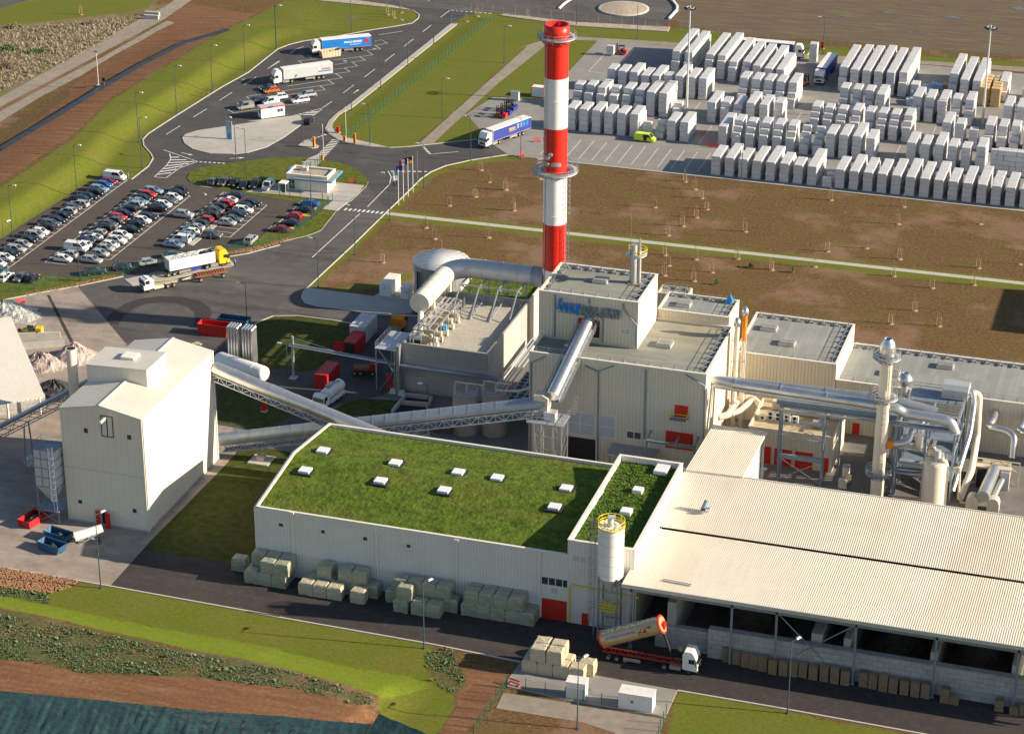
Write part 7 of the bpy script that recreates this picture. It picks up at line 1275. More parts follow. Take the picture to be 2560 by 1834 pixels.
# ---------------------------------------------------------------- gatehouse and cabins
A_,B_,C_=g(6,318,240),g(6,645,272),g(6,722,205); an=math.atan2((B_-A_).y,(B_-A_).x); Lx=(B_-A_).length; Ly=max(5.2,(C_-B_).length)
gh=thing('gatehouse','low cream gatehouse with flat gravel roof and bright blue canopy edge','gatehouse',Vector((A_.x,A_.y,.13)),an); OFF[gh.name]=Vector((0,0,0)); H_=3.7
mb=MB(); mb.box(0,Lx,0,.25,0,H_).box(0,Lx,Ly-.25,Ly,0,H_).box(0,.25,.25,Ly-.25,0,H_).box(Lx-.25,Lx,.25,Ly-.25,0,H_); part(mb,'wall',M['cladding_smooth'],gh); part(MB().box(.253,Lx-.253,.253,Ly-.253,3.2,3.4),'roof',M['gravel_pale'],gh); coping(gh,0,Lx,0,Ly,H_,'paint_white',.5,.12,.1)
part(MB().box(1.9,Lx+1.4,-1.0,-.003,2.75,3.1).box(Lx+.003,Lx+1.4,0,Ly+1.2,2.75,3.1),'canopy',M['blue_band'],gh); part(MB().box(1.95,Lx+1.3,-.95,-.003,3.103,3.12).box(Lx+.003,Lx+1.3,0,Ly+1.1,3.103,3.12),'canopy_top',M['roof_bitumen'],gh); part(MB().box(-1.4,-.003,Ly-2.2,Ly+1.2,2.6,2.95),'canopy',M['blue_band'],gh)
win(gh,.3,1.9,.2,2.5,0,m='glass_green',n=(2,2),fr='trim_cream',fw=.08); part(MB().box(3.2,4.2,-.05,-.01,.02,2.3),'door',M['trim_cream'],gh); part(MB().box(2.0,3.6,Ly-2.2,Ly-1.0,3.41,4.2).cyl((2.4,Ly-1.6,4.2),(2.4,Ly-1.6,4.35),.4,n=12),'roof_unit',M['curtain_grey'],gh)
ts=thing('turnstile_gate','white roofed turnstile beside the gatehouse','turnstile',g(6,280,275)); b=OFF[ts.name]; part(MB().box(b.x-.9,b.x+.9,b.y-.2,b.y+2.0,2.4,2.6),'roof',M['paint_white'],ts); part(MB().box(b.x-.85,b.x-.75,b.y-.15,b.y-.05,0,2.4).box(b.x+.75,b.x+.85,b.y-.15,b.y-.05,0,2.4).box(b.x-.85,b.x-.75,b.y+1.8,b.y+1.9,0,2.4).box(b.x+.75,b.x+.85,b.y+1.8,b.y+1.9,0,2.4),'posts',M['paint_white'],ts); part(MB().box(b.x-.5,b.x+.5,b.y+.6,b.y+.65,.1,2.2),'gate_leaf',M['green_fence'],ts)
A_,B_,C_=g(28,860,755),g(28,1305,690),g(28,790,712); an=math.atan2((B_-A_).y,(B_-A_).x); Lx=(B_-A_).length; Ly=2.5
cb_=thing('site_cabin','white site cabin with red roof edge at the end of truck bays','cabin',Vector((A_.x,A_.y,.14)),an); OFF[cb_.name]=Vector((0,0,0)); part(MB().box(0,Lx,0,Ly,.15,2.75),'wall',M['paint_white'],cb_); part(MB().box(-.08,Lx+.08,-.08,Ly+.08,2.753,2.9),'roof',M['curtain_grey'],cb_); part(MB().box(-.1,Lx+.1,-.1,-.082,2.6,2.9).box(-.1,-.082,-.08,Ly+.08,2.6,2.9),'roof_edge',M['sign_red'],cb_)
win(cb_,Lx*.68,Lx*.92,1.2,2.1,0,n=(2,1),fw=.08); part(MB().box(Lx*.14,Lx*.3,-.04,-.003,.2,2.3),'door',M['brick_red_white'],cb_); part(MB().box(-.03,-.003,.8,1.6,1.2,2.1),'window',M['glass'],cb_); part(MB().box(Lx*.36,Lx*.5,-.3,-.09,2.65,3.1),'sign_box',M['car_teal'],cb_); part(MB().box(.1,.4,.1,.4,0,.149).box(Lx-.4,Lx-.1,.1,.4,0,.149),'feet',M['dark'],cb_)
A_,B_=g(3,283,785),g(3,388,795); t=thing('sales_container','white container with red edges half behind the chimney','container',A_); X0,Y0,X1=A_.x,A_.y,A_.x+3.4; part(MB().box(X0+.05,X1-.05,Y0+.05,Y0+2.6,.1,2.5),'body',M['paint_white'],t); mb=MB()
for X in (X0,X1-.12):
    for yy in (Y0,Y0+2.53): mb.box(X,X+.12,yy,yy+.12,.05,2.6)
for z in (.05,2.5): mb.box(X0+.121,X1-.121,Y0,Y0+.1,z,z+.12); mb.box(X0,X0+.1,Y0+.121,Y0+2.529,z,z+.12); mb.box(X1-.1,X1,Y0+.121,Y0+2.529,z,z+.12)
part(mb,'frame',M['sign_red'],t)
b=g(3,150,820); t=thing('glass_shelter','small clear shelter at the end of the forklift pad','shelter',b); part(MB().box(b.x-1,b.x+1,b.y-.03,b.y+.03,.1,2.3).box(b.x-1,b.x-.94,b.y+.031,b.y+1.2,.1,2.3).box(b.x+.94,b.x+1,b.y+.031,b.y+1.2,.1,2.3),'side_panel',M['glass_pale'],t); part(MB().box(b.x-1.1,b.x+1.1,b.y-.1,b.y+1.3,2.31,2.4),'roof',M['galv'],t)
# open skips and containers
def skip(name,label,p,L,Wd,H,rot,m,load=None,taper=.25,cat='skip',grp=None):
    t=thing(name,label,cat,Vector((p.x,p.y,.04)),rot,grp); OFF[t.name]=Vector((0,0,0)); x0,x1,y0,y1=-L/2,L/2,-Wd/2,Wd/2; mb=MB(); q=taper
    o=[(x0+q,y0,0),(x1-q,y0,0),(x1-q,y1,0),(x0+q,y1,0),(x0,y0,H),(x1,y0,H),(x1,y1,H),(x0,y1,H)]; i_=[(x0+q,y0+.08,.12),(x1-q,y0+.08,.12),(x1-q,y1-.08,.12),(x0+q,y1-.08,.12),(x0+.08,y0+.08,H),(x1-.08,y0+.08,H),(x1-.08,y1-.08,H),(x0+.08,y1-.08,H)]
    mb.add(o+i_,[(3,2,1,0),(0,1,5,4),(1,2,6,5),(2,3,7,6),(3,0,4,7),(8,9,10,11),(12,13,9,8),(13,14,10,9),(14,15,11,10),(15,12,8,11),(4,5,13,12),(5,6,14,13),(6,7,15,14),(7,4,12,15)]); part(mb,'body',M[m],t); rm=MB()
    rm.box(x0-.05,x1+.05,y0-.08,y0-.003,H-.18,H+.02); rm.box(x0-.05,x1+.05,y1+.003,y1+.08,H-.18,H+.02); part(rm,'rim',M[m],t)
    if load: hp=heap(0,0,L/2-.3,Wd/2-.12,H*.95,16,.08); hp.v=[(a,b_,max(.15,min(c,H*.95))) for a,b_,c in hp.v]; part(hp,'load',M[load],t)
    return t
def mid(*a): ps=[g(*q) for q in a]; return sum(ps,Vector((0,0,0)))/len(ps)
skip('roll_off_skip','cream roll off skip beside the blue trailer lorry',mid((2,585,490),(2,755,470),(2,740,420),(2,580,440)),5.6,2.4,1.7,BAY,'skip_tan','aggregate')
skip('roll_off_skip','dark red open skip beside the silver tube bundles',S(-182.2,387.6),6.2,2.4,2.3,rad(2),'skip_red'); skip('roll_off_skip','dark blue open skip behind the dark red one',S(-179.6,391.2),6.2,2.4,2.3,rad(2),'skip_blue')
skip('roll_off_skip','red skip of dust below the panelled dust filter',S(-179.2,307.6),5.2,2.4,1.3,rad(78),'skip_red','plant_concrete')
skip('tipping_skip','blue skip of dark cullet nearest the front kerb',mid((13,330,110),(13,520,150)),4.7,2.1,1.4,rad(-14),'skip_blue','cullet_dark',.5); skip('tipping_skip','blue skip of dark cullet behind the other blue skip',mid((13,400,40),(13,560,45)),4.7,2.1,1.4,rad(-12),'skip_blue','cullet_dark',.5)
def container(label,x0,x1,y0,y1,h,m,door=False):
    t=site('shipping_container',label,'container',(x0+x1)/2,y0,.03); X0,X1,Y0,Y1=B2(x0,x1,y0,y1); part(MB().box(X0,X1,Y0,Y1,.1,h),'body',M[m],t); part(MB().box(X0-.04,X1+.04,Y0-.04,Y1+.04,h+.003,h+.1),'roof_edge',M[m],t)
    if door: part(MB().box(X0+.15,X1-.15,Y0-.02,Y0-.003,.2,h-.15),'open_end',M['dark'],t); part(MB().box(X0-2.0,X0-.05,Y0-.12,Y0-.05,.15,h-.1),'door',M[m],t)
    else: part(MB().box(X0+.12,(X0+X1)/2-.04,Y0-.06,Y0-.003,.2,h-.15),'door',M[m],t); part(MB().box((X0+X1)/2+.04,X1-.12,Y0-.06,Y0-.003,.2,h-.15),'door',M[m],t)
container('closed red container behind the white vacuum lorry',-154.3,-151.8,370.4,376.6,2.8,'skip_red'); container('open red container with its door swung out',-154.6,-152.1,385.9,391.3,2.8,'skip_red',True)
for i in range(3): container(('nearest','middle','farthest')[i]+' of three grey green containers behind the open red one',-155.6,-152.4,391.8+i*2.3,393.9+i*2.3,3.5,'curtain_grey')
# tube bundles, horizontal tank
for i,x in enumerate((-172.9,-169.9)):
    b=S(x,376.5); t=thing('tube_bundle',('left','right')[i]+' upright bundle of tall silver tubes behind the tower block','tube bundle',b,0,'upright tube bundles'); 
    for a in range(4):
        for c_ in range(4): q=b+Vector((-.9+a*.6,-.9+c_*.6,0)); part(MB().cyl(q,q+Vector((0,0,7.6)),.27,n=10).lathe(q,[(.27,7.6),(.15,7.9),(0,7.95)],8),'tube',M['galv_pipe'],t)
p0,p1=S(-175,373.2,1.9),S(-163.6,369.3,1.9); t=thing('gas_tank','white horizontal gas tank lying behind the tower block','tank',p0); d=(p1-p0).normalized(); part(MB().tube([p0,p0+d*.6,p1-d*.9,p1-d*.4,p1-d*.12,p1],1.5,24,rs=[1.2,1.5,1.5,1.42,1.15,.5]),'shell',M['paint_white'],t); part(MB().cyl(p1-d*3,p1-d*2.8,1.55,n=24),'strap',M['paint_white'],t); part(MB().cbox(p0+d*3-Vector((0,0,1.4)),(.5,2.4,.9),math.atan2(d.y,d.x)).cbox(p1-d*2-Vector((0,0,1.4)),(.5,2.4,.9),math.atan2(d.y,d.x)),'cradle',M['concrete_plain'],t)
# concrete silos and yard bits in the shade
for i,(x,yy) in enumerate(((-121.9,361.6),(-116.9,362.8))):
    b=S(x,yy); h=top_z(b,46,(800,790)[i]); t=thing('concrete_silo',('left','right')[i]+' round concrete silo behind the shaded conveyor','silo',b,0,'concrete silos'); part(MB().cyl(b,b+Vector((0,0,h)),2.25,n=28),'shell',M['concrete_silo'],t); rl=MB()
    for z in (.5,1.0): rl.ring(b+Vector((0,0,h+z)),2.2,0,20,t=.06)
    for j in range(10): a=j*.628; rl.bar(b+Vector((2.2*math.cos(a),2.2*math.sin(a),h)),b+Vector((2.2*math.cos(a),2.2*math.sin(a),h+1)),.05)
    part(rl,'railing',M['galv'],t); part(MB().tube(arc_pts([b+Vector((.3,0,h)),b+Vector((.3,0,h+2.1)),b+Vector((3.2,.2,h+2.0))],.5),.14,8),'vent_pipe',M['equip_cream'],t); part(MB().tube(arc_pts([b+Vector((-1.6,-1,h)),b+Vector((-1.6,-1,h+2.6)),b+Vector((1.4,-1,h+2.5))],.4),.11,8),'vent_pipe',M['equip_cream'],t)
b=S(-127.2,353.5); t=thing('small_tank','small open concrete tank under the shaded conveyor','tank',b); part(MB().lathe(b,[(1.3,0),(1.3,2.9),(1.1,2.9),(1.1,2.3),(0,2.3)],22),'shell',M['concrete_silo'],t); part(MB().tube(arc_pts([b+Vector((-1.5,-.4,0)),b+Vector((-1.5,-.4,2.6)),b+Vector((-.6,-.3,2.8))],.4),.16,8),'inlet_pipe',M['equip_cream'],t)
solo(MB().box(-140+OX,-112.5+OX,348.5+OY,348.8+OY,0,2.0),'retaining_wall',M['concrete_plain'],'low concrete wall just behind the grass roofed hall','wall',S(-126,348.6))
t=site('waste_bin','large tan lidded bin behind the green hall parapet','bin',-115.5,347.0); b=OFF[t.name]; part(MB().box(b.x-3,b.x+3,b.y-1.2,b.y+1.2,.1,2.2),'body',M['concrete_silo'],t); part(MB().box(b.x-3.1,b.x+3.1,b.y-1.3,b.y+1.3,2.203,2.32),'lid',M['equip_tan'],t); part(MB().box(b.x-2.4,b.x-1.2,b.y-.9,b.y+.5,2.321,2.36).box(b.x-.6,b.x+.6,b.y-.9,b.y+.5,2.321,2.36),'hatch',M['curtain_grey'],t)
c4=[g(46,265,1125),g(46,490,855),g(46,905,900),g(46,830,1060)]; t=thing('settling_pit','open concrete settling pit with two basins beside the silos','pit',c4[0]); mb=MB()
for a,b in ((0,1),(1,2),(2,3)): mb.bar(c4[a]+Vector((0,0,.4)),c4[b]+Vector((0,0,.4)),.45,.8)
mb.bar(c4[0].lerp(c4[1],.55)+Vector((0,0,.4)),c4[3].lerp(c4[2],.3)+Vector((0,0,.4)),.45,.8); part(mb,'rim_wall',M['concrete_plain'],t); part(MB().poly([q+Vector((0,0,.035)) for q in c4]),'basin',M['dark'],t)
mb=MB(); q0=S(-125.3,361)
for i in range(160): q=q0+Vector((random.uniform(-2,2),random.uniform(-1.5,1.5),0)); mb.bar(q,q+Vector((random.uniform(-1,1),random.uniform(-1,1),random.uniform(1.2,2.6))),.09)
for i,(x,yy) in enumerate(((-139.8,373.0),(-138.0,372.7))): b=S(x,yy); solo(MB().add([b+Vector(v) for v in ((-.7,-.6,0),(.7,-.6,0),(.7,.6,0),(-.7,.6,0),(-.4,-.35,.9),(.45,-.3,.85),(.4,.35,.9),(-.45,.3,.8))],[(0,1,5,4),(1,2,6,5),(2,3,7,6),(3,0,4,7),(4,5,6,7)]),'bulk_bag',M['curtain_grey'],('left','right')[i]+' pale bulk bag at the foot of the filter house','bag',b,'bulk bags')
solo(mb,'reed_clump',M['twig'],'clump of dry yellow reeds beside the left silo','reeds',q0)
t=site('red_pipe_risers','pair of red riser pipes at the filter house corner','pipe',-140.6,373.3); b=OFF[t.name]
for dx in (-.35,.35): part(MB().cyl(b+Vector((dx,0,.1)),b+Vector((dx,0,3.6)),.22,n=10),'riser',M['paint_red'],t)
cb_=site('air_cooler','bank of round fan air coolers in the gap beside the factory','air cooler',-113.6,365); b=OFF[cb_.name]; X0,X1,Y0,Y1=B2(-116.2,-110.6,364.5,380); part(MB().box(X0,X1,Y0,Y1,3.4,4.6),'casing',M['steel_blue'],cb_)
for i in range(4):
    for j in range(10): q=Vector((X0+.8+i*1.33,Y0+.8+j*1.53,4.601)); part(MB().cyl(q,q+Vector((0,0,.06)),.55,n=14),'fan',M['dark'],cb_)
for X in (X0+.2,X1-.2):
    for yy in (Y0+.2,(Y0+Y1)/2,Y1-.2): part(MB().bar((X,yy,0),(X,yy,3.4),.2),'leg',M['steel_blue'],cb_)
for i,dx in enumerate((0,.7,1.3,2.2)): pipe('gap_pipe',('outer left','inner left','inner right','outer right')[i]+' long pipe in the gap beside the filter house',[S(-120.6+dx,372,3.0),S(-120.6+dx,398,3.0)],.17,'steel_grey',cat='pipe')
pipe('link_pipe','pale pipe crossing from the silos to the factory wall',[S(-116.5,362.5,8.5),S(-112,362,9.2),S(-109.6,362,10.4),S(-109.6,362.3,17)],.2,'equip_cream',.6)
# white loading spout by the tower door
p=mid((13,700,60),(13,760,95)); t=thing('mobile_hopper','white wheeled loading hopper in front of the tower door','hopper',Vector((p.x,p.y,.03)),rad(35)); OFF[t.name]=Vector((0,0,0)); part(MB().tube([(-2.4,0,1.6),(2.2,0,2.5)],.75,14,rs=[.85,.7]),'barrel',M['paint_white'],t); part(MB().bar((-1,0,.4),(2.2,0,2.0),.2).bar((1.2,0,.4),(-.6,0,1.4),.2),'frame',M['steel_grey'],t); put(WC,'wheel',t,(1.4,.7,0)); put(WC,'wheel',t,(1.4,-.7,0))
# heaps of cullet
for x,yy,rx,ry,h,m,l in ((-207.6,364.2,5.2,3.6,2.6,'cullet_pink','pinkish heap of broken glass beside the pitched shed'),(-203,369.2,4.4,4.0,3.0,'cullet_pink','darker pinkish heap of broken glass next to the vent chimney'),(-199.3,354,5.4,4.4,2.4,'cullet_dark','black heap of cullet behind the vent chimney'),(-187,328,5,3.2,1.6,'cullet_pale','pale heap of cullet between conveyor and dust filter')): solo(heap(x+OX,yy+OY,rx,ry,h,26,.35),'cullet_heap',M[m],l,'heap',S(x,yy))
p=mid((5,0,1240),(5,150,1250)); solo(heap(p.x-1,p.y,8,5,2.6,28,.4),'cullet_heap',M['cullet_pale'],'speckled grey heap of cullet at the left margin','heap',p)
for i,(xa,ya,xb,yb) in enumerate(((150,1450,490,1437),(190,1530,525,1502))): a,b=g(5,xa,ya),g(5,xb,yb); solo(MB().bar((a.x,a.y,.6),(b.x,b.y,.6),.8,1.2),'low_wall',M['concrete_plain'],('upper','lower')[i]+' low concrete bay wall below the telehandler','wall',a,'low bay walls')
# feed silo in front of the block
fs=site('feed_silo','white feed silo on lattice legs with yellow top railing','silo',-78.9,301.2); b=OFF[fs.name]
for _ in range(3):
    u=proj((b.x,b.y,10))[0]; tgt=px(15,925,0)[0]; b.x+=(tgt-u)*.0605
fs.location=b; OFF[fs.name]=b.copy(); b=b.copy(); zb,zt2=top_z(b,15,335),top_z(b,11,1540)
part(MB().cyl(b+Vector((0,0,zb)),b+Vector((0,0,zt2)),1.95,n=32),'shell',M['paint_white'],fs); part(MB().lathe(b,[(1.95,zb-.003),(.35,zb-2.4),(.3,zb-3.0),(0,zb-3.0)],28),'cone',M['curtain_grey'],fs)
bd=MB(); 
for i in range(5): z=zb+(zt2-zb)*(i+.5)/5; bd.cyl(b+Vector((0,0,z)),b+Vector((0,0,z+.06)),1.975,n=32)
part(bd,'seams',M['curtain_grey'],fs)
tr_=MB().lathe(b,[(1.95,zt2-.02),(2.06,zt2-.02),(2.06,zt2+.22),(1.95,zt2+.22),(1.95,zt2-.02)],28)
for z in (.55,1.15): tr_.ring(b+Vector((0,0,zt2+z)),2.02,0,28,t=.08)
for i in range(12): a=i*math.pi/6; tr_.bar(b+Vector((2.02*math.cos(a),2.02*math.sin(a),zt2)),b+Vector((2.02*math.cos(a),2.02*math.sin(a),zt2+1.15)),.08)
part(tr_,'top_railing',M['yellow_rail'],fs); part(MB().cyl(b+Vector((-.2,.2,zt2)),b+Vector((-.2,.2,zt2+1.4)),.45,n=14).cbox(b+Vector((0,.1,zt2+1.55)),(1.1,.8,.3),.3),'top_filter',M['curtain_grey'],fs)
for sx in (-1.4,1.4):
    for sy in (-1.4,1.4): part(MB().bar(b+Vector((sx,sy,0)),b+Vector((sx,sy,zb+.3)),.26),'leg',M['steel_blue'],fs)
for zz_ in (2.6,5.2):
    for sy in (-1.4,1.4): part(MB().bar(b+Vector((-1.4,sy,zz_)),b+Vector((1.4,sy,zz_)),.14),'cross_beam',M['steel_blue'],fs)
for za,zb_ in ((.2,2.6),(2.6,5.2),(5.2,7.6)):
    part(MB().bar(b+Vector((-1.4,-1.4,za)),b+Vector((1.4,-1.4,zb_)),.1),'brace',M['galv'],fs); part(MB().bar(b+Vector((1.4,-1.3,za)),b+Vector((-1.4,-1.3,zb_)),.1),'brace',M['galv'],fs)
rl=MB()
for z in (.55,1.1): rl.bar(b+Vector((-1.5,-1.5,5.3+z)),b+Vector((1.5,-1.5,5.3+z)),.08); rl.bar(b+Vector((1.5,-1.5,5.3+z)),b+Vector((1.5,1.5,5.3+z)),.08)
rl.box(b.x-1.5,b.x+1.5,b.y-1.5,b.y+1.5,5.2,5.3); part(rl,'mid_platform',M['yellow_rail'],fs); caged_ladder(fs,b+Vector((-.3,0,0)),math.pi,1.9,0,zt2+1)
# ---------------------------------------------------------------- white packs in the yard
def pack_mesh(i,w=2.05,d=1.14,h=1.2):
    r=random.Random(i); e=.05; mb=MB(); v=[]
    for z,q in ((0.02,e),(e+.02,0),(h-e*1.6,0),(h,e*1.6)):
        for sx,sy in ((-1,-1),(1,-1),(1,1),(-1,1)): v.append((sx*(w/2-q)+r.uniform(-.025,.025),sy*(d/2-q)+r.uniform(-.025,.025),z))
    f=[(3,2,1,0),(12,13,14,15)]+[(4*k+j,4*k+(j+1)%4,4*k+4+(j+1)%4,4*k+4+j) for k in range(3) for j in range(4)]; mb.add(v,f); return mb
PV=[pack_mesh(i) for i in range(6)]; packs=[]   # (x,y,z,h,score)
def rank(x,y,lv,dp,h=1.2,low=None,w=2.05,d=1.2):
    low=low or []
    for j in range(dp):
        n=low[j] if j<len(low) else lv
        if j>=dp-1 and random.random()<.3 and lv>3: n=max(2,n-1)
        nn=low[j-1] if 0<j<=len(low) else (0 if j==0 else lv)
        for k in range(n):
            fr=1 if k>=nn else .0; tp=1 if k==n-1 else 0
            packs.append((x+w/2+random.uniform(-.05,.05)+OX,y+d/2+j*d+random.uniform(-.03,.03)+OY,k*h,h,(fr*2.2+tp*1.0)*(300/(y))**2,w))
for i,x in enumerate([-110.7+3.19*q for q in range(24)]):
    if i==8: rank(x+.4,506.0,2,1,1.12); rank(x+.9,509.4,2,1,1.12); continue
    rank(x,506.2,4,(7,9,7,9,10,8,6,11,0,8,11,10,9,10,11,10,11,9,10,11,9,9,10,10)[i],1.14)
for x,l,dp,h in ((-151.1,4,5,1.45),(-148,4,5,1.45),(-144.85,4,6,1.45),(-141.7,4,6,1.45),(-138.55,4,6,1.45),(-135.4,4,7,1.45)): rank(x,526.2,l,dp,h)
rank(-132.3,527,3,1,1.3); rank(-129.3,527,3,3,1.3,[1,2]); rank(-126.2,526.4,4,6,1.25); rank(-123.1,526.4,4,7,1.25)
for x,l,dp,h,lo in ((-113.7,4,9,1.25,[]),(-110.4,5,6,1.22,[3,4]),(-107.2,5,6,1.22,[3,4]),(-103.9,5,6,1.22,[3,4]),(-100.7,5,6,1.22,[3,4]),(-97.5,5,6,1.22,[3,4]),(-94.2,5,4,1.2,[2,3,4]),(-91,5,4,1.2,[2,3,4]),(-87.9,5,6,1.18,[]),(-84.8,5,7,1.18,[]),(-81.7,5,9,1.18,[]),(-78.5,5,6,1.14,[])): rank(x,526.3,l,dp,h,lo)
for x,l,dp,h,lo in ((-69,5,7,1.14,[]),(-65.8,5,7,1.14,[]),(-62.6,5,8,1.18,[]),(-59.5,5,6,1.18,[]),(-56.4,5,4,1.16,[]),(-53.1,5,7,1.2,[3])): rank(x,526.3,l,dp,h,lo)
for r_ in range(9): rank(-49.6+r_*1.45,526.3,5,2,1.2,w=1.4)
for x,l,dp,h,lo in ((-154.6,4,5,1.4,[2,3]),(-151.5,4,6,1.45,[3,3]),(-148.3,4,7,1.45,[3]),(-145.1,4,5,1.45,[3,3]),(-142,4,7,1.45,[2,3]),(-138.8,4,7,1.45,[2,3]),(-135.6,5,9,1.25,[]),(-132.4,5,9,1.25,[]),(-129.2,3,4,1.1,[1,2]),(-120.2,4,8,1.3,[]),(-117,4,6,1.3,[3]),(-113.9,4,7,1.25,[3]),(-110.6,5,8,1.2,[]),(-107.3,5,8,1.18,[]),(-104.1,5,7,1.2,[1,2]),(-94.9,5,6,1.2,[3,4]),(-91.8,5,6,1.2,[3,4]),(-88.5,5,6,1.2,[3,4]),(-85.1,5,8,1.2,[3,4]),(-81.9,5,6,1.2,[2,3]),(-78.8,5,6,1.2,[3,4]),(-75.8,5,6,1.2,[3,4]),(-72.6,5,8,1.2,[3,4]),(-63.1,5,7,1.2,[]),(-60,5,5,1.2,[]),(-56.7,4,3,1.2,[]),(-53.2,5,7,1.2,[3]),(-50.1,5,6,1.2,[3]),(-47.2,5,6,1.2,[2,3]),(-44,4,6,1.2,[])): rank(x,542.6,l,dp,h,lo)
for x,l,dp,h,lo in ((-150.3,5,5,1.1,[3]),(-147.2,5,6,1.12,[]),(-144.2,5,7,1.12,[]),(-141.2,4,7,1.25,[]),(-138.4,4,8,1.3,[]),(-135.4,4,5,1.3,[2]),(-132.4,5,9,1.14,[]),(-129.3,5,7,1.14,[]),(-126.3,5,8,1.14,[]),(-116.4,5,7,1.22,[2,3]),(-113.2,5,7,1.22,[2,3]),(-110.1,5,7,1.22,[2,3]),(-107,5,7,1.22,[2,3]),(-103.9,5,9,1.22,[2,3]),(-91,5,6,1.2,[2,3]),(-87.9,5,6,1.2,[2,3]),(-84.8,5,6,1.2,[2,3]),(-81.6,5,8,1.2,[]),(-72.8,5,8,1.2,[3]),(-69.7,5,8,1.2,[3]),(-66.5,5,8,1.16,[]),(-63.4,5,6,1.2,[2,3]),(-60.2,5,8,1.2,[2,3]),(-50.7,5,7,1.25,[]),(-47.6,5,7,1.25,[])): rank(x,559,l,dp,h,lo)
for x,y,l,dp,h,lo in ((-137.9,577,5,19,1.22,[3]),(-134.6,577,5,19,1.22,[3]),(-129,577,5,19,1.22,[4]),(-125.8,577,5,19,1.22,[4]),(-122.6,576,4,20,1.25,[3]),(-119.3,576,4,18,1.25,[2,3]),(-116.1,576,4,18,1.25,[]),(-112.9,575,4,18,1.2,[]),(-109.9,575,4,14,1.2,[]),(-94.2,577,5,19,1.22,[3]),(-91.2,577,5,20,1.22,[]),(-88.2,577,5,20,1.22,[]),(-85.2,577,5,20,1.22,[]),(-82.1,577,5,20,1.22,[]),(-79,577,5,20,1.22,[3]),(-75.8,577,3,3,1.2,[]),(-66.8,580,5,16,1.22,[3]),(-63.6,577,5,18,1.22,[]),(-60.5,577,5,18,1.22,[]),(-54.4,581,4,9,1.25,[2]),(-48.5,581,3,6,1.25,[]),(-45.3,581,3,6,1.25,[])): rank(x,y,l,dp,h,lo)
rank(-105.9,599,4,2,1.25); rank(-101.4,596.5,2,1,1.2); rank(-148.4,563,2,1,1.2); p=g(31,800,445); packs.append((p.x,p.y,.25,1.25,.0,2.0)); packs.append((p.x,p.y,1.5,1.25,.0,2.0))
NEAR=sorted(range(len(packs)),key=lambda i:-packs[i][4])[:292]; ns=set(NEAR)
PM={}
def pmesh(i,h,w):
    k=(i,round(h,2),w)
    if k not in PM:
        mb=MB(); mb.v=[(a*w/2.05,b,c*h/1.2*.985) for a,b,c in PV[i].v]; mb.f=PV[i].f; mb.m=PV[i].m; mb.sm=PV[i].sm; PM[k]=mesh_of(mb,'wrapped_pack',M['wrap_white'],(0,0,0))
    return PM[k]
st=MB()
for i,(x,y,z,h,s_,w) in enumerate(packs):
    if i in ns or w==2.0:
        o=bpy.data.objects.new('wrapped_pack',pmesh(i%6,h,w)); COL.objects.link(o); o.location=(x,y,z+.03); o.rotation_euler=(0,0,random.uniform(-.02,.02))
        if w==2.0: tag(o,('lower' if z<1 else 'upper')+' white pack carried by the red forklift in the empty yard corner','pack',None)
        else: tag(o,'white film wrapped pack standing in the tall stacks of the storage yard','pack','white packs in the storage yard')
    else: P_=PV[i%6]; st.add([(a*w/2.05+x,b+y,c*h/1.2*.985+z+.03) for a,b,c in P_.v],P_.f)
o=struct(st,'wrapped_pack_stacks',M['wrap_white'],'stuff'); tag(o,'rows of white wrapped packs filling the storage yard behind the front ones','packs')
for i,(x,y,n,h,m) in enumerate([(-72+random.uniform(-4,5),562+random.uniform(9,24),random.choice((1,1,2)),1.0,random.choice(('wrap_white','wrap_white','wrap_tan','wrap_green','wrap_blue'))) for _ in range(42)]+[(-60.2+q%2*2.9,577+q//2*2.4,4,1.2,'wrap_tan') for q in range(10)]+[(-44.5+q%3*2.3,575+q//3*3,1+q%2,1.3,'wrap_white') for q in range(6)]):
    x+=0 if m!='wrap_tan' or i<42 else 0
    if i>=42 and i<52: x=-57.5+(i%2)*2.9
    o=bpy.data.objects.new('loose_pack',mesh_of(pack_mesh(i,1.5 if i<42 else 2.2,1.3 if i<42 else 1.9,h*n),'loose_pack',M[m],(0,0,0))); COL.objects.link(o); o.location=S(x,y,.03); o.rotation_euler=(0,0,random.uniform(-.1,.1))
    c_={'wrap_white':'white','wrap_tan':'tan','wrap_green':'dark green','wrap_blue':'pale blue'}[m]; tag(o,f'{c_} pack among mixed packs at the far right of the yard','pack',f'mixed {c_} packs at the yard back')
# ---------------------------------------------------------------- bales in front of the hall
def bale_mesh(i,w=2.3,d=2.0,h=2.15):
    r=random.Random(i+50); mb=MB(); nx_=4; vs=[]
    for z,q in ((0,.0),(.12,0),(h*.5,-.04),(h*.86,0),(h*.97,.08),(h,.2)):
        for k in range(4):
            c0=((-1,-1),(1,-1),(1,1),(-1,1))[k]; c1=((1,-1),(1,1),(-1,1),(-1,-1))[k]
            for j in range(nx_): t=j/nx_; vs.append(((c0[0]+(c1[0]-c0[0])*t)*(w/2-q)+r.uniform(-.05,.05),(c0[1]+(c1[1]-c0[1])*t)*(d/2-q)+r.uniform(-.05,.05),z+(r.uniform(-.05,.05) if z>.5 else 0)))
    n=4*nx_; mb.add(vs,[(k*n+j,k*n+(j+1)%n,(k+1)*n+(j+1)%n,(k+1)*n+j) for k in range(5) for j in range(n)]+[tuple(range(5*n,6*n)),tuple(range(n-1,-1,-1))]); return mb
BV=[[mesh_of(bale_mesh(i),'wrapped_bale',M[m],(0,0,0)) for i in range(5)] for m in ('wrap_wool','wrap_wool_sunlit')]
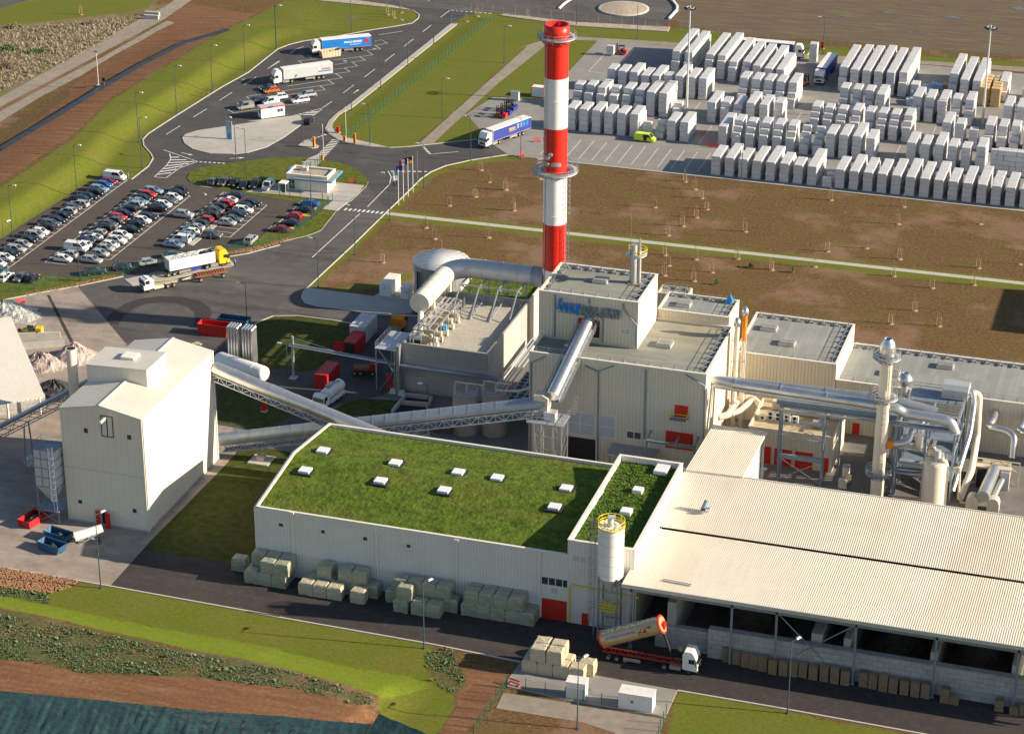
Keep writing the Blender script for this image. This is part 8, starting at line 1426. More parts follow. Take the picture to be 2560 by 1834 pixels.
TAGM=mesh_of(MB().box(-.08,.08,-.01,.01,-.06,.06),'label_tag',M['paint_white'],(0,0,0))
def bale(x,y,z,i,label,grp,sunny=0):
    o=bpy.data.objects.new('wrapped_bale',BV[sunny][i%5]); COL.objects.link(o); o.location=S(x,y,z); o.rotation_euler=(0,0,random.uniform(-.03,.03)+(math.pi if i%2 else 0)); tag(o,label,'bale',grp)
    q=bpy.data.objects.new('label_tag',TAGM); COL.objects.link(q); q.parent=o; q.location=(-.7 if i%2==0 else .7,-1.06 if i%2==0 else 1.06,1.1)
CO=('first','second','third','fourth','fifth','sixth')
def block(gname,x0,y0,cells,fx=2.36,fy=2.05,sunny=0):
    for n,(c,r,l) in enumerate(cells):
        row_='front row' if r==0 else 'back row'; lev='' if l==0 else ' upper'; bale(x0+c*fx+(.5 if l else 0),y0+r*fy,.03+l*2.17,n,f'green grey{lev} bale, {CO[int(c)]} from left in {row_} of {gname}','bales of '+gname,sunny)
q=g(13,1975,395); bx=q.x-OX+1.2; by=q.y-OY+1.1
block('the left bale group',bx,by,[(0,0,0),(1,0,0),(2,0,0),(1,0,1),(2,0,1),(0,1,0),(1,1,0),(2,1,0),(0,1,1),(1,1,1),(2,1,1)]); q=g(13,1940,305); bale(q.x-OX-.2,q.y-OY+1.0,.03,1,'single bale at the left end of the left bale group',None)
q=g(14,405,490); bx=q.x-OX+1.2; by=q.y-OY+1.1; block('the second bale group',bx,by,[(0,0,0),(1,0,0),(2,0,0),(3.6,0,0)],2.4,2.05,1); block('the second bale group back',bx+.6,by+2.3,[(0,0,0),(1,0,0),(2,0,0),(3,0,0),(4,0,0),(.5,0,1),(2,0,1),(3,0,1)])
q=g(14,1175,630); bx=q.x-OX+1.2; by=q.y-OY+1.1; block('the third bale group',bx,by,[(0,0,0),(0,0,1),(1.2,0,0),(2.2,0,0)]); block('the third bale group back',bx-2.2,by+2.4,[(0,0,0),(1,0,0),(2,0,0),(3,0,0),(4,0,0),(.3,0,1),(1.3,0,1),(2.3,0,1),(3.3,0,1)])
q=g(14,1715,665); bx=q.x-OX+1.2; by=q.y-OY+1.1; block('the right bale group',bx,by+.3,[(0,0,0),(1,0,0),(2,0,0),(3,0,0),(4,0,0),(0,0,1),(1,0,1),(2,0,1),(3,0,1),(0,1,0),(1,1,0),(2,1,0),(3,1,0),(4,1,0),(0,1,1),(1,1,1),(2,1,1),(3,1,1)])
q=g(15,205,1120); bx=q.x-OX+1.2; by=q.y-OY+1.1; block('the sunny compound bales',bx,by,[(0,0,0),(1,0,0),(2,0,0),(0,1,0),(1,1,0),(2,1,0),(.3,0,1),(1.35,0,1),(.3,1,1),(1.35,1,1)],2.4,2.05,1)
q=g(15,585,1180); bale(q.x-OX+1.2,q.y-OY+.9,.03,2,'sunlit bale right behind the narrow white cabinet',None,1); bale(q.x-OX+2.2,q.y-OY+2.7,.03,3,'sunlit bale at the right end of the compound bales',None,1)
# pallet stacks along the block wall
pl_=MB().box(-.68,.68,-.5,.5,0,2.3)
def pstack(n): 
    mb=MB()
    for i in range(n): z=i*.15; mb.box(-.66,.66,-.5,.5,z+.1,z+.135); mb.box(-.64,.64,-.48,-.36,z,z+.098); mb.box(-.64,.64,.36,.48,z,z+.098); mb.box(-.64,.64,-.06,.06,z,z+.098)
    return mesh_of(mb,'pallet_stack',M['wood_plain'],(0,0,0))
PS={n:pstack(n) for n in (7,12,15,16,17)}
for i,(k,x,y,n) in enumerate([(15,1790,1010,15),(15,1868,1040,16),(15,1942,1060,15),(15,2015,1082,15),(15,2085,1098,15),(15,2155,1115,15),(16,225,1140,16),(16,310,1152,15),(16,390,1158,15),(16,472,1165,15),(16,555,1185,15),(16,645,1198,17),(16,728,1215,17),(16,812,1228,16),(16,962,1242,16),(16,1038,1258,15),(16,1120,1278,17),(16,1203,1292,15),(16,1292,1306,16),(16,1378,1322,15),(16,1463,1335,16),(16,1620,1372,16),(16,1697,1385,7),(16,2060,1440,12),(16,2182,1465,7),(16,2262,1475,12)]):
    p=g(k,x,y); o=bpy.data.objects.new('pallet_stack',PS[n]); COL.objects.link(o); o.location=(p.x,p.y+.5,.03); o.rotation_euler=(0,0,random.uniform(-.06,.06)); tag(o,f'{"short " if n<10 else ""}stack of wooden pallets, {ORD[i]} from left along the block wall','pallet stack','pallet stacks along the block wall')
# ---------------------------------------------------------------- fences
mp=bpy.data.materials.new('mesh_panel'); mp.use_nodes=True; n_=mp.node_tree; b_=n_.nodes['Principled BSDF']; b_.inputs['Base Color'].default_value=(.02,.12,.08,1); b_.inputs['Alpha'].default_value=.12; b_.inputs['Roughness'].default_value=.6; M['mesh_panel']=mp
mg=mp.copy(); mg.name='mesh_panel_grey'; mg.node_tree.nodes['Principled BSDF'].inputs['Base Color'].default_value=(.10,.10,.10,1); mg.node_tree.nodes['Principled BSDF'].inputs['Alpha'].default_value=.09; M['mesh_panel_grey']=mg
def fence(label,pts,h=2.0,step=2.6,pm='green_fence',mm='mesh_panel'):
    pts=[Vector((p.x,p.y,0)) for p in pts]; t=thing('mesh_fence',label,'fence',pts[0]); f=0
    for a,b in zip(pts,pts[1:]):
        n=max(1,round((b-a).length/step))
        for i in range(n+(1 if b is pts[-1] else 0)):
            q=a.lerp(b,i/n); z=hz(q.x,q.y); part(MB().bar(q+Vector((0,0,z)),q+Vector((0,0,z+h+.1)),.09),'post',M[pm],t)
        part(MB().add([a+Vector((0,0,.05)),b+Vector((0,0,.05)),b+Vector((0,0,h)),a+Vector((0,0,h))],[(0,1,2,3)]),'mesh_panel',M[mm],t)
fence('green mesh fence along the lower edge of the car park',W2(K(5,(0,1085),(165,1070),(280,1050),(470,985),(660,985),(880,925),(1000,935),(1280,870),(1660,775),(1850,755),(1985,715))),2.0,2.6)
fence('green mesh fence beside the short car row up to the gatehouse',W2(K(24,(455,1360),(660,1330),(870,1250),(1240,1170),(1450,1010),(1660,780),(1885,625),(1975,555),(2055,480))),2.0,2.6)
fence('green mesh fence between the gatehouse and the car park',W2(K(24,(1050,360),(1240,390),(1445,415),(1640,440),(1860,465),(1965,550))),2.0,2.6)
fence('long green mesh fence across the wedge lawn',W2(K(2,(808,1120),(1130,850),(1600,470),(1985,152))),2.1,2.6); fence('green mesh fence lining the path to the gate',W2(K(2,(600,1305),(545,1360),(440,1400))),1.9,1.6)
fence('grey mesh fence along the top road and stone verge',W2(K(3,(-200,95),(60,112),(640,172),(1400,230))),2.2,3.4,'steel_grey','mesh_panel_grey'); fence('grey mesh fence behind the storage yard before the muddy field',W2(K(3,(1400,235),(1900,315))+K(4,(600,385),(1400,445),(2400,520))),2.2,3.4,'steel_grey','mesh_panel_grey')
fence('green mesh fence on the left side of the front compound',W2(K(15,(-180,1640),(0,1360),(90,1240))),2.0,2.4); fence('green mesh fence across the front compound behind the cabinets',W2(K(15,(90,1245),(240,1265),(398,1290),(560,1330),(855,1380),(1050,1415))),1.9,2.6); fence('green mesh fence on the right side of the front compound',W2(K(15,(1378,1475),(1330,1600),(1285,1760))),2.0,2.0)
# front compound
raised('compound_slab',K(15,(100,1170),(200,1040),(760,1140),(1470,1268),(1370,1490),(1290,1470),(560,1345),(85,1235)),'concrete_yard',.10); sheet('compound_asphalt',K(15,(60,1285),(540,1360),(1365,1500),(1320,1640),(1250,1834),(1010,1834),(960,1610),(700,1525),(0,1410)),'gravel_track',.03)
for l,k,pts,h in (('narrow white cabinet in the front compound',15,((565,1330),(722,1352)),2.6),('wider white cabin with notice on its door in the front compound',15,((990,1412),(1263,1455)),2.5)):
    a,b=g(k,*pts[0]),g(k,*pts[1]); an=math.atan2((b-a).y,(b-a).x); Lx=(b-a).length; Ly=2.3 if Lx>3 else 1.9; t=thing('transformer_cabin',l,'cabin',Vector((a.x,a.y,.1)),an); OFF[t.name]=Vector((0,0,0)); part(MB().box(0,Lx,0,Ly,0,h),'wall',M['paint_white'],t); part(MB().box(-.06,Lx+.06,-.06,Ly+.06,h+.003,h+.14),'roof',M['brick_red_white'],t); part(MB().box(Lx*.27,Lx*.52,-.04,-.003,.05,h-.4),'door',M['trim_cream'],t)
    if Lx>3: part(MB().box(Lx*.36,Lx*.44,-.06,-.043,1.2,1.6),'notice',M['car_teal'],t)
def barrier_rail(k,x,y,an,l): b=g(k,x,y); mb=MB().box(-.9,.9,-.03,.03,.75,1.0).box(-.9,.9,-.03,.03,.3,.5).box(-.85,-.75,-.25,.25,0,.299).box(.75,.85,-.25,.25,0,.299); o=solo(mb,'safety_barrier',M['sign_red'],l,'barrier',b,None,rad(an),True); o.location.z=.05
for a in ((5,170,1160,60,'red safety barrier at the left edge of the dusty concrete'),(15,150,1225,-15,'red and white safety barrier in the front compound corner'),(6,850,190,20,'orange barrier on the grass beside the gatehouse'),(3,330,1150,30,'red safety barrier right of the dark blue trailer'),(3,205,1270,70,'red safety barrier at the yard corner left of the chimney'),(3,1730,1195,10,'left red safety barrier in front of the white packs'),(3,1770,1198,10,'right red safety barrier in front of the white packs'),(34,245,475,10,'red safety barrier in the shaded yard lane')): barrier_rail(*a)
solo(MB().box(0,0,0,0,0,0) if False else MB().cbox(g(1,1235,130)+Vector((0,0,.6)),(4.2,1.0,1.2),.1),'concrete_block',M['concrete_plain'],'upper pale concrete block closing the left gravel track','block',g(1,1235,130)); solo(MB().cbox(g(1,1228,156)+Vector((0,0,.6)),(4.2,1.0,1.2),.1),'concrete_block',M['concrete_plain'],'lower pale concrete block closing the left gravel track','block',g(1,1228,156))
# roundabout
c=g(3,1030,75); rr=(g(3,1240,80)-c).length; t=struct(MB().lathe((c.x,c.y,0),[(rr,0),(rr,.3),(rr-.7,.32),(rr-.9,.3)],48),'roundabout_kerb',M['concrete_plain']); struct(MB().lathe((c.x,c.y,.3),[(rr-.85,0),(rr*.5,.35),(0,.5)],40),'roundabout_island',M['gravel_pale']); struct(strip(MB(),W2(K(3,(1400,160),(1465,90),(1470,60),(1440,20),(1380,-30))),-.3,.3,0,.5),'kerb',M['paint_white']); struct(strip(MB(),W2(K(3,(510,75),(560,30),(620,-10))),-.3,.3,0,.4),'kerb',M['paint_white'])
# ---------------------------------------------------------------- markings
mk=[]
def ml(L,w=.16,z=.038,m='road_paint'): strip(mk_mb,W2(L),-w/2,w/2,z,z)
mk_mb=MB()
for k,*q in ((1,1348,1090,1460,1020),(1,1568,950,1675,883),(1,1778,815,1880,750),(1,1980,688,2075,625),(1,2168,560,2268,497),(2,160,558,250,497),(2,340,435,390,400),(2,390,400,450,380),(2,1060,283,1255,255),(2,1415,260,1485,205),(2,1560,143,1635,85),(2,1265,378,1340,318),(2,1108,500,1187,438),(2,943,627,1027,563),(2,772,755,858,690),(2,1470,1250,1705,1230),(6,520,790,905,437),(6,968,380,1145,200),(6,1145,200,1160,140),(6,1160,140,1135,92)): ml([(k,q[0],q[1]),(k,q[2],q[3])],.2)
for k,*q in ((2,750,425,1070,400),(2,1025,368,1072,400),(2,1025,335,1080,325),(2,1080,325,1130,352),(2,1130,352,1030,372),(2,690,490,1012,447),(2,965,415,1012,447),(2,700,525,950,490),(2,903,460,950,490),(2,700,565,888,537),(2,842,505,888,537),(2,700,600,825,583),(2,780,552,825,583),(2,320,700,762,632),(2,712,600,762,632),(2,270,740,695,682),(2,645,648,695,682),(2,320,770,628,730),(2,582,698,628,730),(2,535,752,562,780),(2,300,855,490,830),(28,745,200,860,270),(28,860,270,570,320),(28,570,320,630,360),(28,395,435,450,470),(28,215,555,330,625),(28,330,625,780,560),(2,475,452,520,475),(2,408,495,440,515),(2,475,452,560,442),(2,408,495,560,480)): ml([(k,q[0],q[1]),(k,q[2],q[3])],.15)
for k,*q in ((1,1325,1215,1600,1310),(1,1375,1245,1383,1290),(1,1383,1290,1350,1340),(1,1350,1340,1250,1435),(1,1345,1442,1450,1365),(1,1450,1365,1600,1310),(1,1250,1435,1345,1442),(28,1480,670,1990,545),(28,1990,545,2195,408),(28,1830,680,2000,560)): ml([(k,q[0],q[1]),(k,q[2],q[3])],.2)
for k,*q in ((1,1275,1415,1385,1400),(1,1300,1393,1430,1372),(1,1325,1370,1480,1345),(1,1348,1345,1530,1325),(1,1370,1320,1570,1310),(1,1380,1297,1510,1295),(1,1385,1275,1450,1275),(28,1700,625,1900,630),(28,1800,600,1930,605),(28,1590,655,1880,660)): ml([(k,q[0],q[1]),(k,q[2],q[3])],.5)
def dashes(a,b,n,w=.45):
    A_,B_=g(*a),g(*b)
    for i in range(n): p,q=A_.lerp(B_,(i+.15)/n),A_.lerp(B_,(i+.75)/n); strip(mk_mb,[p,q],-w/2,w/2,.039,.039)
dashes((1,1610,1312),(1,1830,1325),6); dashes((2,480,1142),(2,640,1088),6); dashes((2,1420,1190),(2,1475,1250),5,.6); dashes((2,1150,1388),(2,1460,1392),7,.5); dashes((2,1640,86),(2,1980,112),9,.5)
for i in range(13): t_=i/12; cx,cy=712-142*t_,1137+150*t_; ml([(2,cx-36,cy-3),(2,cx+34,cy+6)],.5,.04)
for i in range(9): x=790+i*36.5; y=400+i*3.6; ml([(6,x-10,y+9),(6,x+12,y-9)],.5,.04)
for k,a,b in ((1,(1470,1238),(1565,1260)),(1,(1860,1286),(1985,1278)),(2,(855,757),(898,727)),(1,(1940,668),(1985,640))):
    A_,B_=g(k,*a),g(k,*b); strip(mk_mb,[A_,A_.lerp(B_,.65)],-.1,.1,.039,.039); d=(B_-A_).normalized(); n_=Vector((-d.y,d.x,0)); q=A_.lerp(B_,.62); mk_mb.add([(*(q+n_*.45).xy,.039),(*B_.xy,.039),(*(q-n_*.45).xy,.039)],[(2,1,0)])
def crow(x,y0,y1,n,side,L=5.0):
    strip(mk_mb,[Vector((x,y0,0)),Vector((x,y1,0))],-.08,.08,.039,.039)
    for i in range(n+1): y=y0+(y1-y0)*i/n; strip(mk_mb,[Vector((x,y,0)),Vector((x+side*L,y,0))],-.06,.06,.04,.04)
a,b=g(5,55,860),g(5,1060,165); crow((a.x+b.x)/2,a.y,b.y,round((b.y-a.y)/2.5),-1); a,b=g(5,875,808),g(5,1555,292); crow((a.x+b.x)/2,a.y,b.y,16,-1); xl=g(5,365,825).x; crow(xl,g(5,365,825).y,b.y,17,1,4.8); a,b=g(5,1860,627),g(5,2165,368); crow((a.x+b.x)/2,a.y,b.y,8,-1); xl=g(5,1350,640).x; crow(xl,g(5,1350,640).y,g(5,1350,640).y+30,12,1,4.8)
a,b=g(23,770,195),g(23,2260,375); strip(mk_mb,[a,b],-.07,.07,.039,.039)
for i in range(6): p=a.lerp(b,.155+i*.135); strip(mk_mb,[p,p+Vector((0,4.6,0))],-.06,.06,.04,.04)
x0=g(3,750,1330).x
for i in range(-4,12): strip(mk_mb,[Vector((x0+i*3.17,507.2+OY,0)),Vector((x0+i*3.17,520.5+OY,0))],-.07,.07,.042,.042)
for q in ((3,750,580,895,425),(3,750,580,880,598),(31,1005,600,1255,330),(31,1060,315,1390,340),(33,375,610,600,605)): strip(mk_mb,W2([(q[0],q[1],q[2]),(q[0],q[3],q[4])]),-.07,.07,.042,.042)
for xx in (-125.2,-118.9,-105.3,-99.5,-72.9,-66.2,-60): strip(mk_mb,[S(xx+.6,526),S(xx+.6,540)],-.06,.06,.042,.042); strip(mk_mb,[S(xx,542.5),S(xx,557)],-.06,.06,.042,.042)
struct(mk_mb,'road_marking',M['road_paint'])
ym=MB()
for q in ((24,960,940,1130,800),(24,1640,760,1460,700)): strip(ym,W2([(q[0],q[1],q[2]),(q[0],q[3],q[4])]),-.15,.15,.041,.041)
for q in ((1470,705,1610,705,1600,770,1450,750),(1690,590,1760,595,1740,640,1680,640),(1800,480,1880,480,1880,520,1800,510),(1240,965,1340,970,1320,1015,1280,1010)): ym.poly([(*g(24,q[i],q[i+1]).xy,.0405) for i in (0,2,4,6)][::-1])
struct(ym,'yellow_marking',M['road_paint_yellow'])
for nm,pts in (('parking_island',K(23,(530,1300),(620,1320),(790,1180),(1090,930),(1100,850),(1060,840))),('parking_island',K(22,(1570,600),(1620,590),(1620,560),(1350,750),(850,1120),(640,1300),(700,1260),(880,1120),(1430,730)))): raised(nm,pts,'concrete_pale',.12)
sheet('drain_channel',K(5,(380,1095),(402,1092),(560,1400),(680,1640),(655,1640),(525,1390)),'asphalt_dark',.03); raised('weighbridge',K(5,(1010,968),(1075,1020),(1480,950),(1700,893),(1890,860),(1900,850),(1850,790),(1300,905)),'concrete_pale',.09)
for k,x,y,rx,ry in ((2,560,125,3.4,1.6),(2,850,145,2.6,1.2),(4,1700,145,6,2.0),(4,1380,265,5,1.3),(4,1100,205,3.4,1.2),(4,2220,70,4,3),(4,820,135,3,1.2),(4,1170,105,4,1.5),(13,1540,230,3.2,1.7)):
    c=g(k,x,y); struct(MB().poly([(c.x+.7*rx*math.cos(a)*random.uniform(.3,1.2),c.y+.7*ry*math.sin(a)*random.uniform(.4,1.15),.055) for a in np.linspace(0,2*math.pi,17)[:-1]]),'puddle' if k!=13 else 'oil_stain',M['puddle'] if k!=13 else M['new_patch'])
# ditch with a dark liner on the left
dt=W2(K(1,(0,1215),(500,930),(900,680),(1200,510),(1500,360),(1850,255)),1.0); mb=MB()
for i in range(len(dt)-1):
    a,b=dt[i],dt[i+1]; d=(b-a).normalized(); n_=Vector((-d.y,d.x,0)); za,zb=hz(a.x,a.y)+.22,hz(b.x,b.y)+.22; mb.add([(*(a+n_*.8).xy,za+.25),(*(a-n_*.7).xy,za),(*(b-n_*.7).xy,zb),(*(b+n_*.8).xy,zb+.25)],[(0,1,2,3)])
mat('liner',(.025,.035,.045),.35,0,.2,.6,spec=.5); struct(mb,'drainage_ditch',M['liner'])
# ---------------------------------------------------------------- saplings and stakes
SAP=((6,1885,85),(6,1950,180),(6,2085,240),(6,1840,300),(6,1628,370),(6,2150,410),(6,1438,550),(6,1510,640),(6,1945,630),(6,1555,725),(6,1090,830),(7,355,155),(7,77,245),(7,140,410),(7,1530,175),(7,1610,240),(7,1663,310),(7,1283,385),(7,1705,400),(7,1620,465),(7,1510,535),(7,2015,580),(7,1390,610),(7,1365,770),(7,1955,800),(7,1615,805),(7,1395,855),(7,2230,890),(7,1745,910),(7,1600,980),(7,1360,935),(8,700,325),(8,1290,380),(8,1245,520),(8,1910,520),(8,672,740),(8,985,715),(8,1258,805),(8,1895,875),(8,2230,845),(8,570,865),(8,218,885),(8,1208,940),(8,1858,1010),(8,1520,1035),(8,1380,1220),(8,1185,1325),(8,1575,1345),(2,1130,120),(2,1180,145),(2,1240,105),(2,1770,175),(2,1858,135),(1,655,120),(3,255,135))
sp=[(g(*q),q) for q in SAP]; groups_={'far':[],'near':[],'top':[]}
for p,q in sp: groups_['top' if q[0] in(1,2,3) else ('far' if p.y-(fp[0][1]+(p.x-fp[0][0])*(fp[1][1]-fp[0][1])/(fp[1][0]-fp[0][0]))>0 else 'near')].append(p)
sap0=None
for key,ds in (('far','beyond the concrete footpath'),('near','between footpath and factory'),('top','on the grass by the top road')):
    for i,p in enumerate(sorted(groups_[key],key=lambda p:proj(p)[0])):
        lb=f'staked sapling, {ORD[i] if i<26 else "last"} from left {ds}'; z=hz(p.x,p.y)
        if sap0 is None:
            t=thing('staked_sapling',lb,'sapling',(0,0,0),0,'staked saplings'); 
            for dx in (-.45,.45): part(MB().bar((dx,0,0),(dx*.95,0,2.1),.075),'stake',M['stake'],t)
            part(MB().bar((-.45,0,1.9),(.45,0,1.95),.05),'crossbar',M['stake'],t); mb=MB().tube([(0,0,0),(.05,.02,1.5),(-.03,.05,3.0)],.05,5); r_=random.Random(3)
            for j in range(9): z0_=1.3+j*.19; a=j*2.4; mb.bar((0,0,z0_),(.45*math.cos(a),.45*math.sin(a),z0_+.55),.025)
            part(mb,'trunk',M['twig'],t); part(heap(0,0,.75,.7,.28,12,.07),'earth_ring',M['ring_earth'],t); sap0=t; t.location=(p.x,p.y,z)
        else: dup(sap0,(p.x,p.y,z),random.uniform(-.5,.5),lb,'staked saplings',scale=(1,1,random.uniform(.8,1.15)))
def leafball(c,r,n,mb,sz=.16):
    for _ in range(n):
        d=Vector((random.gauss(0,1),random.gauss(0,1),random.gauss(0,1))).normalized()*r*random.uniform(.3,1); q=c+Vector((d.x,d.y,abs(d.z)*.9)); a=Vector((random.uniform(-1,1),random.uniform(-1,1),random.uniform(-.3,.6))).normalized()*sz; b=a.orthogonal().normalized()*sz*.6; mb.add([q-a,q-b,q+a,q+b],[(0,1,2,3)])
for k,x,y,l in ((7,2065,875,'small green conifer left of the right staked saplings'),(7,1785,1010,'small green conifer behind the rear factory roof'),(8,55,870,'small green conifer near the footpath right of the chimney'),(8,395,910,'second small green conifer near the footpath')):
    p=g(k,x,y); t=thing('young_shrub',l,'shrub',p); mb=MB(); leafball(p+Vector((0,0,.3)),.6,60,mb); leafball(p+Vector((0,0,.9)),.4,40,mb); part(mb,'crown',M['leaf'],t); part(MB().bar(p,p+Vector((0,0,.8)),.08),'trunk',M['twig'],t)
# weeds on the berm
mb=MB(); wpoly=xy(K(13,(-200,620),(0,640),(700,800),(1500,980),(2268,1110))+K(14,(600,1200),(1050,1330),(880,1340),(300,1220))+K(13,(2268,1220),(1500,1130),(700,1110),(300,1020),(-200,980)),2.0); w2=xy(K(14,(1450,970),(1630,940),(1690,1080),(1750,1220),(1650,1290),(1500,1150))); w3=xy(K(13,(0,450),(330,480),(400,560),(300,550),(0,490)))
for poly,n in ((wpoly,7500),(w2,900),(w3,700)):
    lo,hi=poly.min(0),poly.max(0); Q=np.stack([rng.uniform(lo[0],hi[0],n*3),rng.uniform(lo[1],hi[1],n*3)],1); sd_=sdpoly(Q,poly); Q=Q[sd_>-.6][:n]; fld=np.sin(Q[:,0]*.55+2*np.sin(Q[:,1]*.4))+np.sin(Q[:,1]*.9+Q[:,0]*.2); Q=Q[fld>-.75+rng.uniform(-1,.6,len(Q))]; Zs=gz(Q)
    for (x,y),z in zip(Q,Zs):
        s_=random.choice((.08,.11,.14,.18)) if random.random()<.985 else .4
        for j in range(4): a=random.uniform(0,6.28); d=Vector((math.cos(a),math.sin(a),random.uniform(.25,1.1)))*s_; n_=Vector((-d.y,d.x,0)).normalized()*s_*.45; c=Vector((x,y,z+.02)); mb.add([c,c+d*.6+n_,c+d*1.15,c+d*.6-n_],[(0,1,2,3)])
o=struct(mb,'weeds',M['leaf_bluish'],'stuff'); tag(o,'low bluish green weeds on the bare earth berm','weeds')
# tarpaulin on the berm, with seams and folds
ed=W2(K(13,(-500,1240),(0,1285),(1000,1380),(1700,1455),(2268,1490))+K(14,(600,1525),(1000,1555)),2.0); nn=46; mm_=16; vs=[]
def along(pts,t):
    L_=[(b-a).length for a,b in zip(pts,pts[1:])]; s_=t*sum(L_)
    for a,b,l in zip(pts,pts[1:],L_):
        if s_<=l: return a.lerp(b,s_/l)
        s_-=l
    return pts[-1]
NX=180
for i in range(NX+1):
    p=along(ed,i/NX)
    for j in range(mm_+1):
        v=j/mm_; yy=p.y-v*20; wr=.10*math.sin(i*.9+3*math.sin(v*4+i*.2))+.07*math.sin(i*1.9-v*9)+.05*math.sin(v*31+i*.5); seam=.12 if (i%12)==0 else 0
        vs.append((p.x+v*3.5+.3*math.sin(v*3),yy,2.36+wr*min(1,v*6)+seam+random.uniform(-.02,.02)))
mb=MB(); mb.add(vs,[(i*(mm_+1)+j,i*(mm_+1)+j+1,(i+1)*(mm_+1)+j+1,(i+1)*(mm_+1)+j) for i in range(NX) for j in range(mm_)],0,True); tp=solo(mb,'tarpaulin',M['tarp'],'wide dark green tarpaulin with folds covering the berm at lower left','tarpaulin',S(-160,280,1))
e2=W2(K(14,(1060,1480),(1400,1620),(1600,1700)),2.0); vs=[]
for i in range(31):
    p=along(e2,i/30)
    for j in range(9): v=j/8; vs.append((p.x-v*1.2,p.y-v*9,2.25-v*1.6+.06*math.sin(i*.8+j)+.25*(1 if j==0 else 0)))
solo(MB().add(vs,[(i*9+j,i*9+j+1,(i+1)*9+j+1,(i+1)*9+j) for i in range(30) for j in range(8)],0,True),'tarpaulin',M['tarp'],'separate raised corner of green tarpaulin right of the folded one','tarpaulin',e2[0])
# clods and rubble
mb=MB()
for poly,n,sz in ((K(5,(200,1090),(640,1000),(990,935),(640,1015),(200,1095)),420,.16),(K(24,(60,1470),(480,1380),(900,1290),(1240,1180),(1300,1170),(900,1310),(480,1420)),420,.16),(K(13,(0,270),(560,375),(620,400),(420,470),(0,430)),420,.17)):
    pl=xy(poly); lo,hi=pl.min(0),pl.max(0)
    for _ in range(n*4):
        x,y=random.uniform(lo[0],hi[0]),random.uniform(lo[1],hi[1])
        if sdpoly(np.array([[x,y]]),pl)[0]>-.5: mb.cbox((x,y,.12+hz(x,y)),(random.uniform(.5,1.6)*sz,random.uniform(.5,1.6)*sz,random.uniform(.4,1)*sz),random.uniform(0,3))
o=struct(mb,'earth_clods',M['soil_mound'],'stuff'); tag(o,'loose earth clods and stones along the kerbs','clods')
# ---------------------------------------------------------------- people
def person(label,p,rot,top,legs,arm=0.25):
    t=thing('person',label,'person',p,rot); OFF[t.name]=Vector((0,0,0))
    V=[(0,0,.95),(0,0,1.2),(0,0,1.42),(0,0,1.52),(.02,0,1.64),(.02,0,1.74),(0,.1,.9),(.02,.11,.5),(0,.12,.08),(.12,.13,.03),(0,-.1,.9),(-.02,-.11,.5),(-.02,-.12,.08),(.1,-.13,.03),(0,.2,1.4),(.05,.27,1.12),(.18,.25,.92),(0,-.2,1.4),(.05,-.27,1.12),(.18,-.25,.92)]
    E=[(0,1),(1,2),(2,3),(3,4),(4,5),(0,6),(6,7),(7,8),(8,9),(0,10),(10,11),(11,12),(12,13),(2,14),(14,15),(15,16),(2,17),(17,18),(18,19)]; R=[.14,.15,.13,.06,.1,.08,.09,.07,.05,.05,.09,.07,.05,.05,.07,.05,.035,.07,.05,.035]
    me=bpy.data.meshes.new('body'); me.from_pydata(V,E,[]); o=bpy.data.objects.new('body',me); COL.objects.link(o); sk=o.modifiers.new('skin','SKIN'); sb_=o.modifiers.new('sub','SUBSURF'); sb_.levels=sb_.render_levels=1
    for i,r in enumerate(R): me.skin_vertices[0].data[i].radius=(r,r)
    me.skin_vertices[0].data[0].use_root=True
    dg=bpy.context.evaluated_depsgraph_get(); m2=bpy.data.meshes.new_from_object(o.evaluated_get(dg)); bpy.data.objects.remove(o)
    for mm in ('skin',top,legs,'hair'): m2.materials.append(M[mm])
    for pl in m2.polygons:
        c=pl.center; pl.material_index=3 if c.z>1.68 else (0 if c.z>1.5 else (2 if c.z<.95 and abs(c.y)<.22 else (0 if c.z<.98 else 1)))
    b=bpy.data.objects.new('body',m2); COL.objects.link(b); b.parent=t
    part(MB().cyl((0,0,1.70),(0,0,1.80),.12,.08,10),'hair' if top!='hi_vis' else 'helmet',M['hair' if top!='hi_vis' else 'paint_white'],t); part(MB().cbox((.0,0,.93),(.3,.34,.05)),'belt',M['dark'],t)
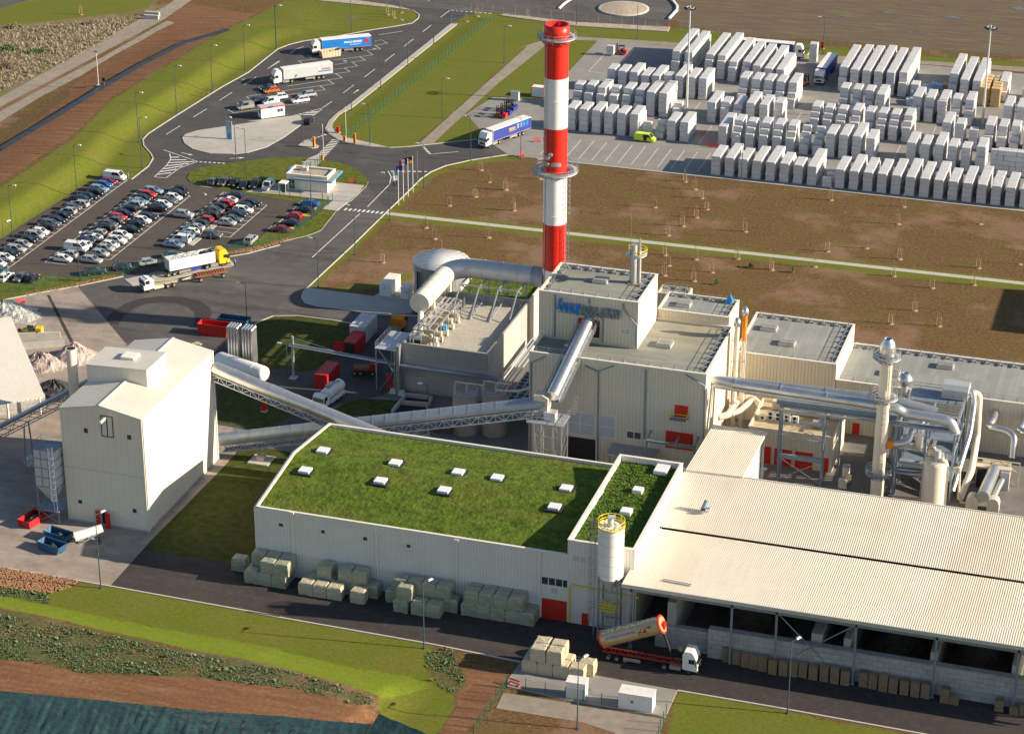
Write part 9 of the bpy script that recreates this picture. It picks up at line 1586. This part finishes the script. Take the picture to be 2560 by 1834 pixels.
p=g(27,1718,650); person('man in pale blue shirt and dark trousers beside the yellow cab',Vector((p.x,p.y,.03)),rad(-90),'cloth_blue','cloth_dark'); p=g(35,170,205); person('worker in yellow hi vis beside the yard lorry cab',Vector((p.x,p.y,.03)),rad(-60),'hi_vis','hi_vis')
p=g(15,1485,985,.95); p=g(15,1478,1040); person('worker in hi vis behind the tipping lorry cab',Vector((p.x,p.y+1.1,.35)),rad(-100),'hi_vis','cloth_dark')
# rough shrubs, far upper left
for k,x,y,r,l in ((1,60,540,4.2,'large purple brown bush at the left margin of the rough ground'),(1,300,430,3.2,'dark round bush in the middle of the rough ground'),(1,90,400,3.0,'purple bush on the rough ground left of the round one'),(1,720,200,1.8,'small bush near the top of the rough ground'),(1,960,215,1.4,'small dark bush beside the gravel track'),(1,120,225,2.2,'bush at the upper left of the rough ground')):
    p=g(k,x,y); p.z=hz(p.x,p.y); t=thing('wild_bush',l,'bush',p); mb=MB()
    for _ in range(7): leafball(p+Vector((random.uniform(-.6,.6)*r,random.uniform(-.5,.5)*r,.1)),r*random.uniform(.35,.6),120,mb,.22)
    part(mb,'crown',M['twig' if random.random()<.6 else 'leaf_bluish'],t); part(MB().bar(p,p+Vector((0,0,r*.5)),.15),'stem',M['twig'],t)
mb=MB(); gp=xy(K(1,(0,250),(700,180),(1150,130),(900,320),(0,760)))
lo,hi=gp.min(0),gp.max(0); Q=np.stack([rng.uniform(lo[0],hi[0],5000),rng.uniform(lo[1],hi[1],5000)],1); Q=Q[sdpoly(Q,gp)>0]
for x,y in Q[:2600]:
    s_=random.uniform(.4,1.0); c=Vector((x,y,hz(x,y)))
    for j in range(4): a=random.uniform(0,6.28); d=Vector((math.cos(a)*.4,math.sin(a)*.4,1))*s_; n_=Vector((-math.sin(a),math.cos(a),0))*.1*s_; mb.add([c-n_,c+n_,c+d],[(0,1,2)])
o=struct(mb,'dry_grass_tufts',M['gravel_pale'],'stuff'); tag(o,'tall dry grass tufts on the rough ground at upper left','dry grass')
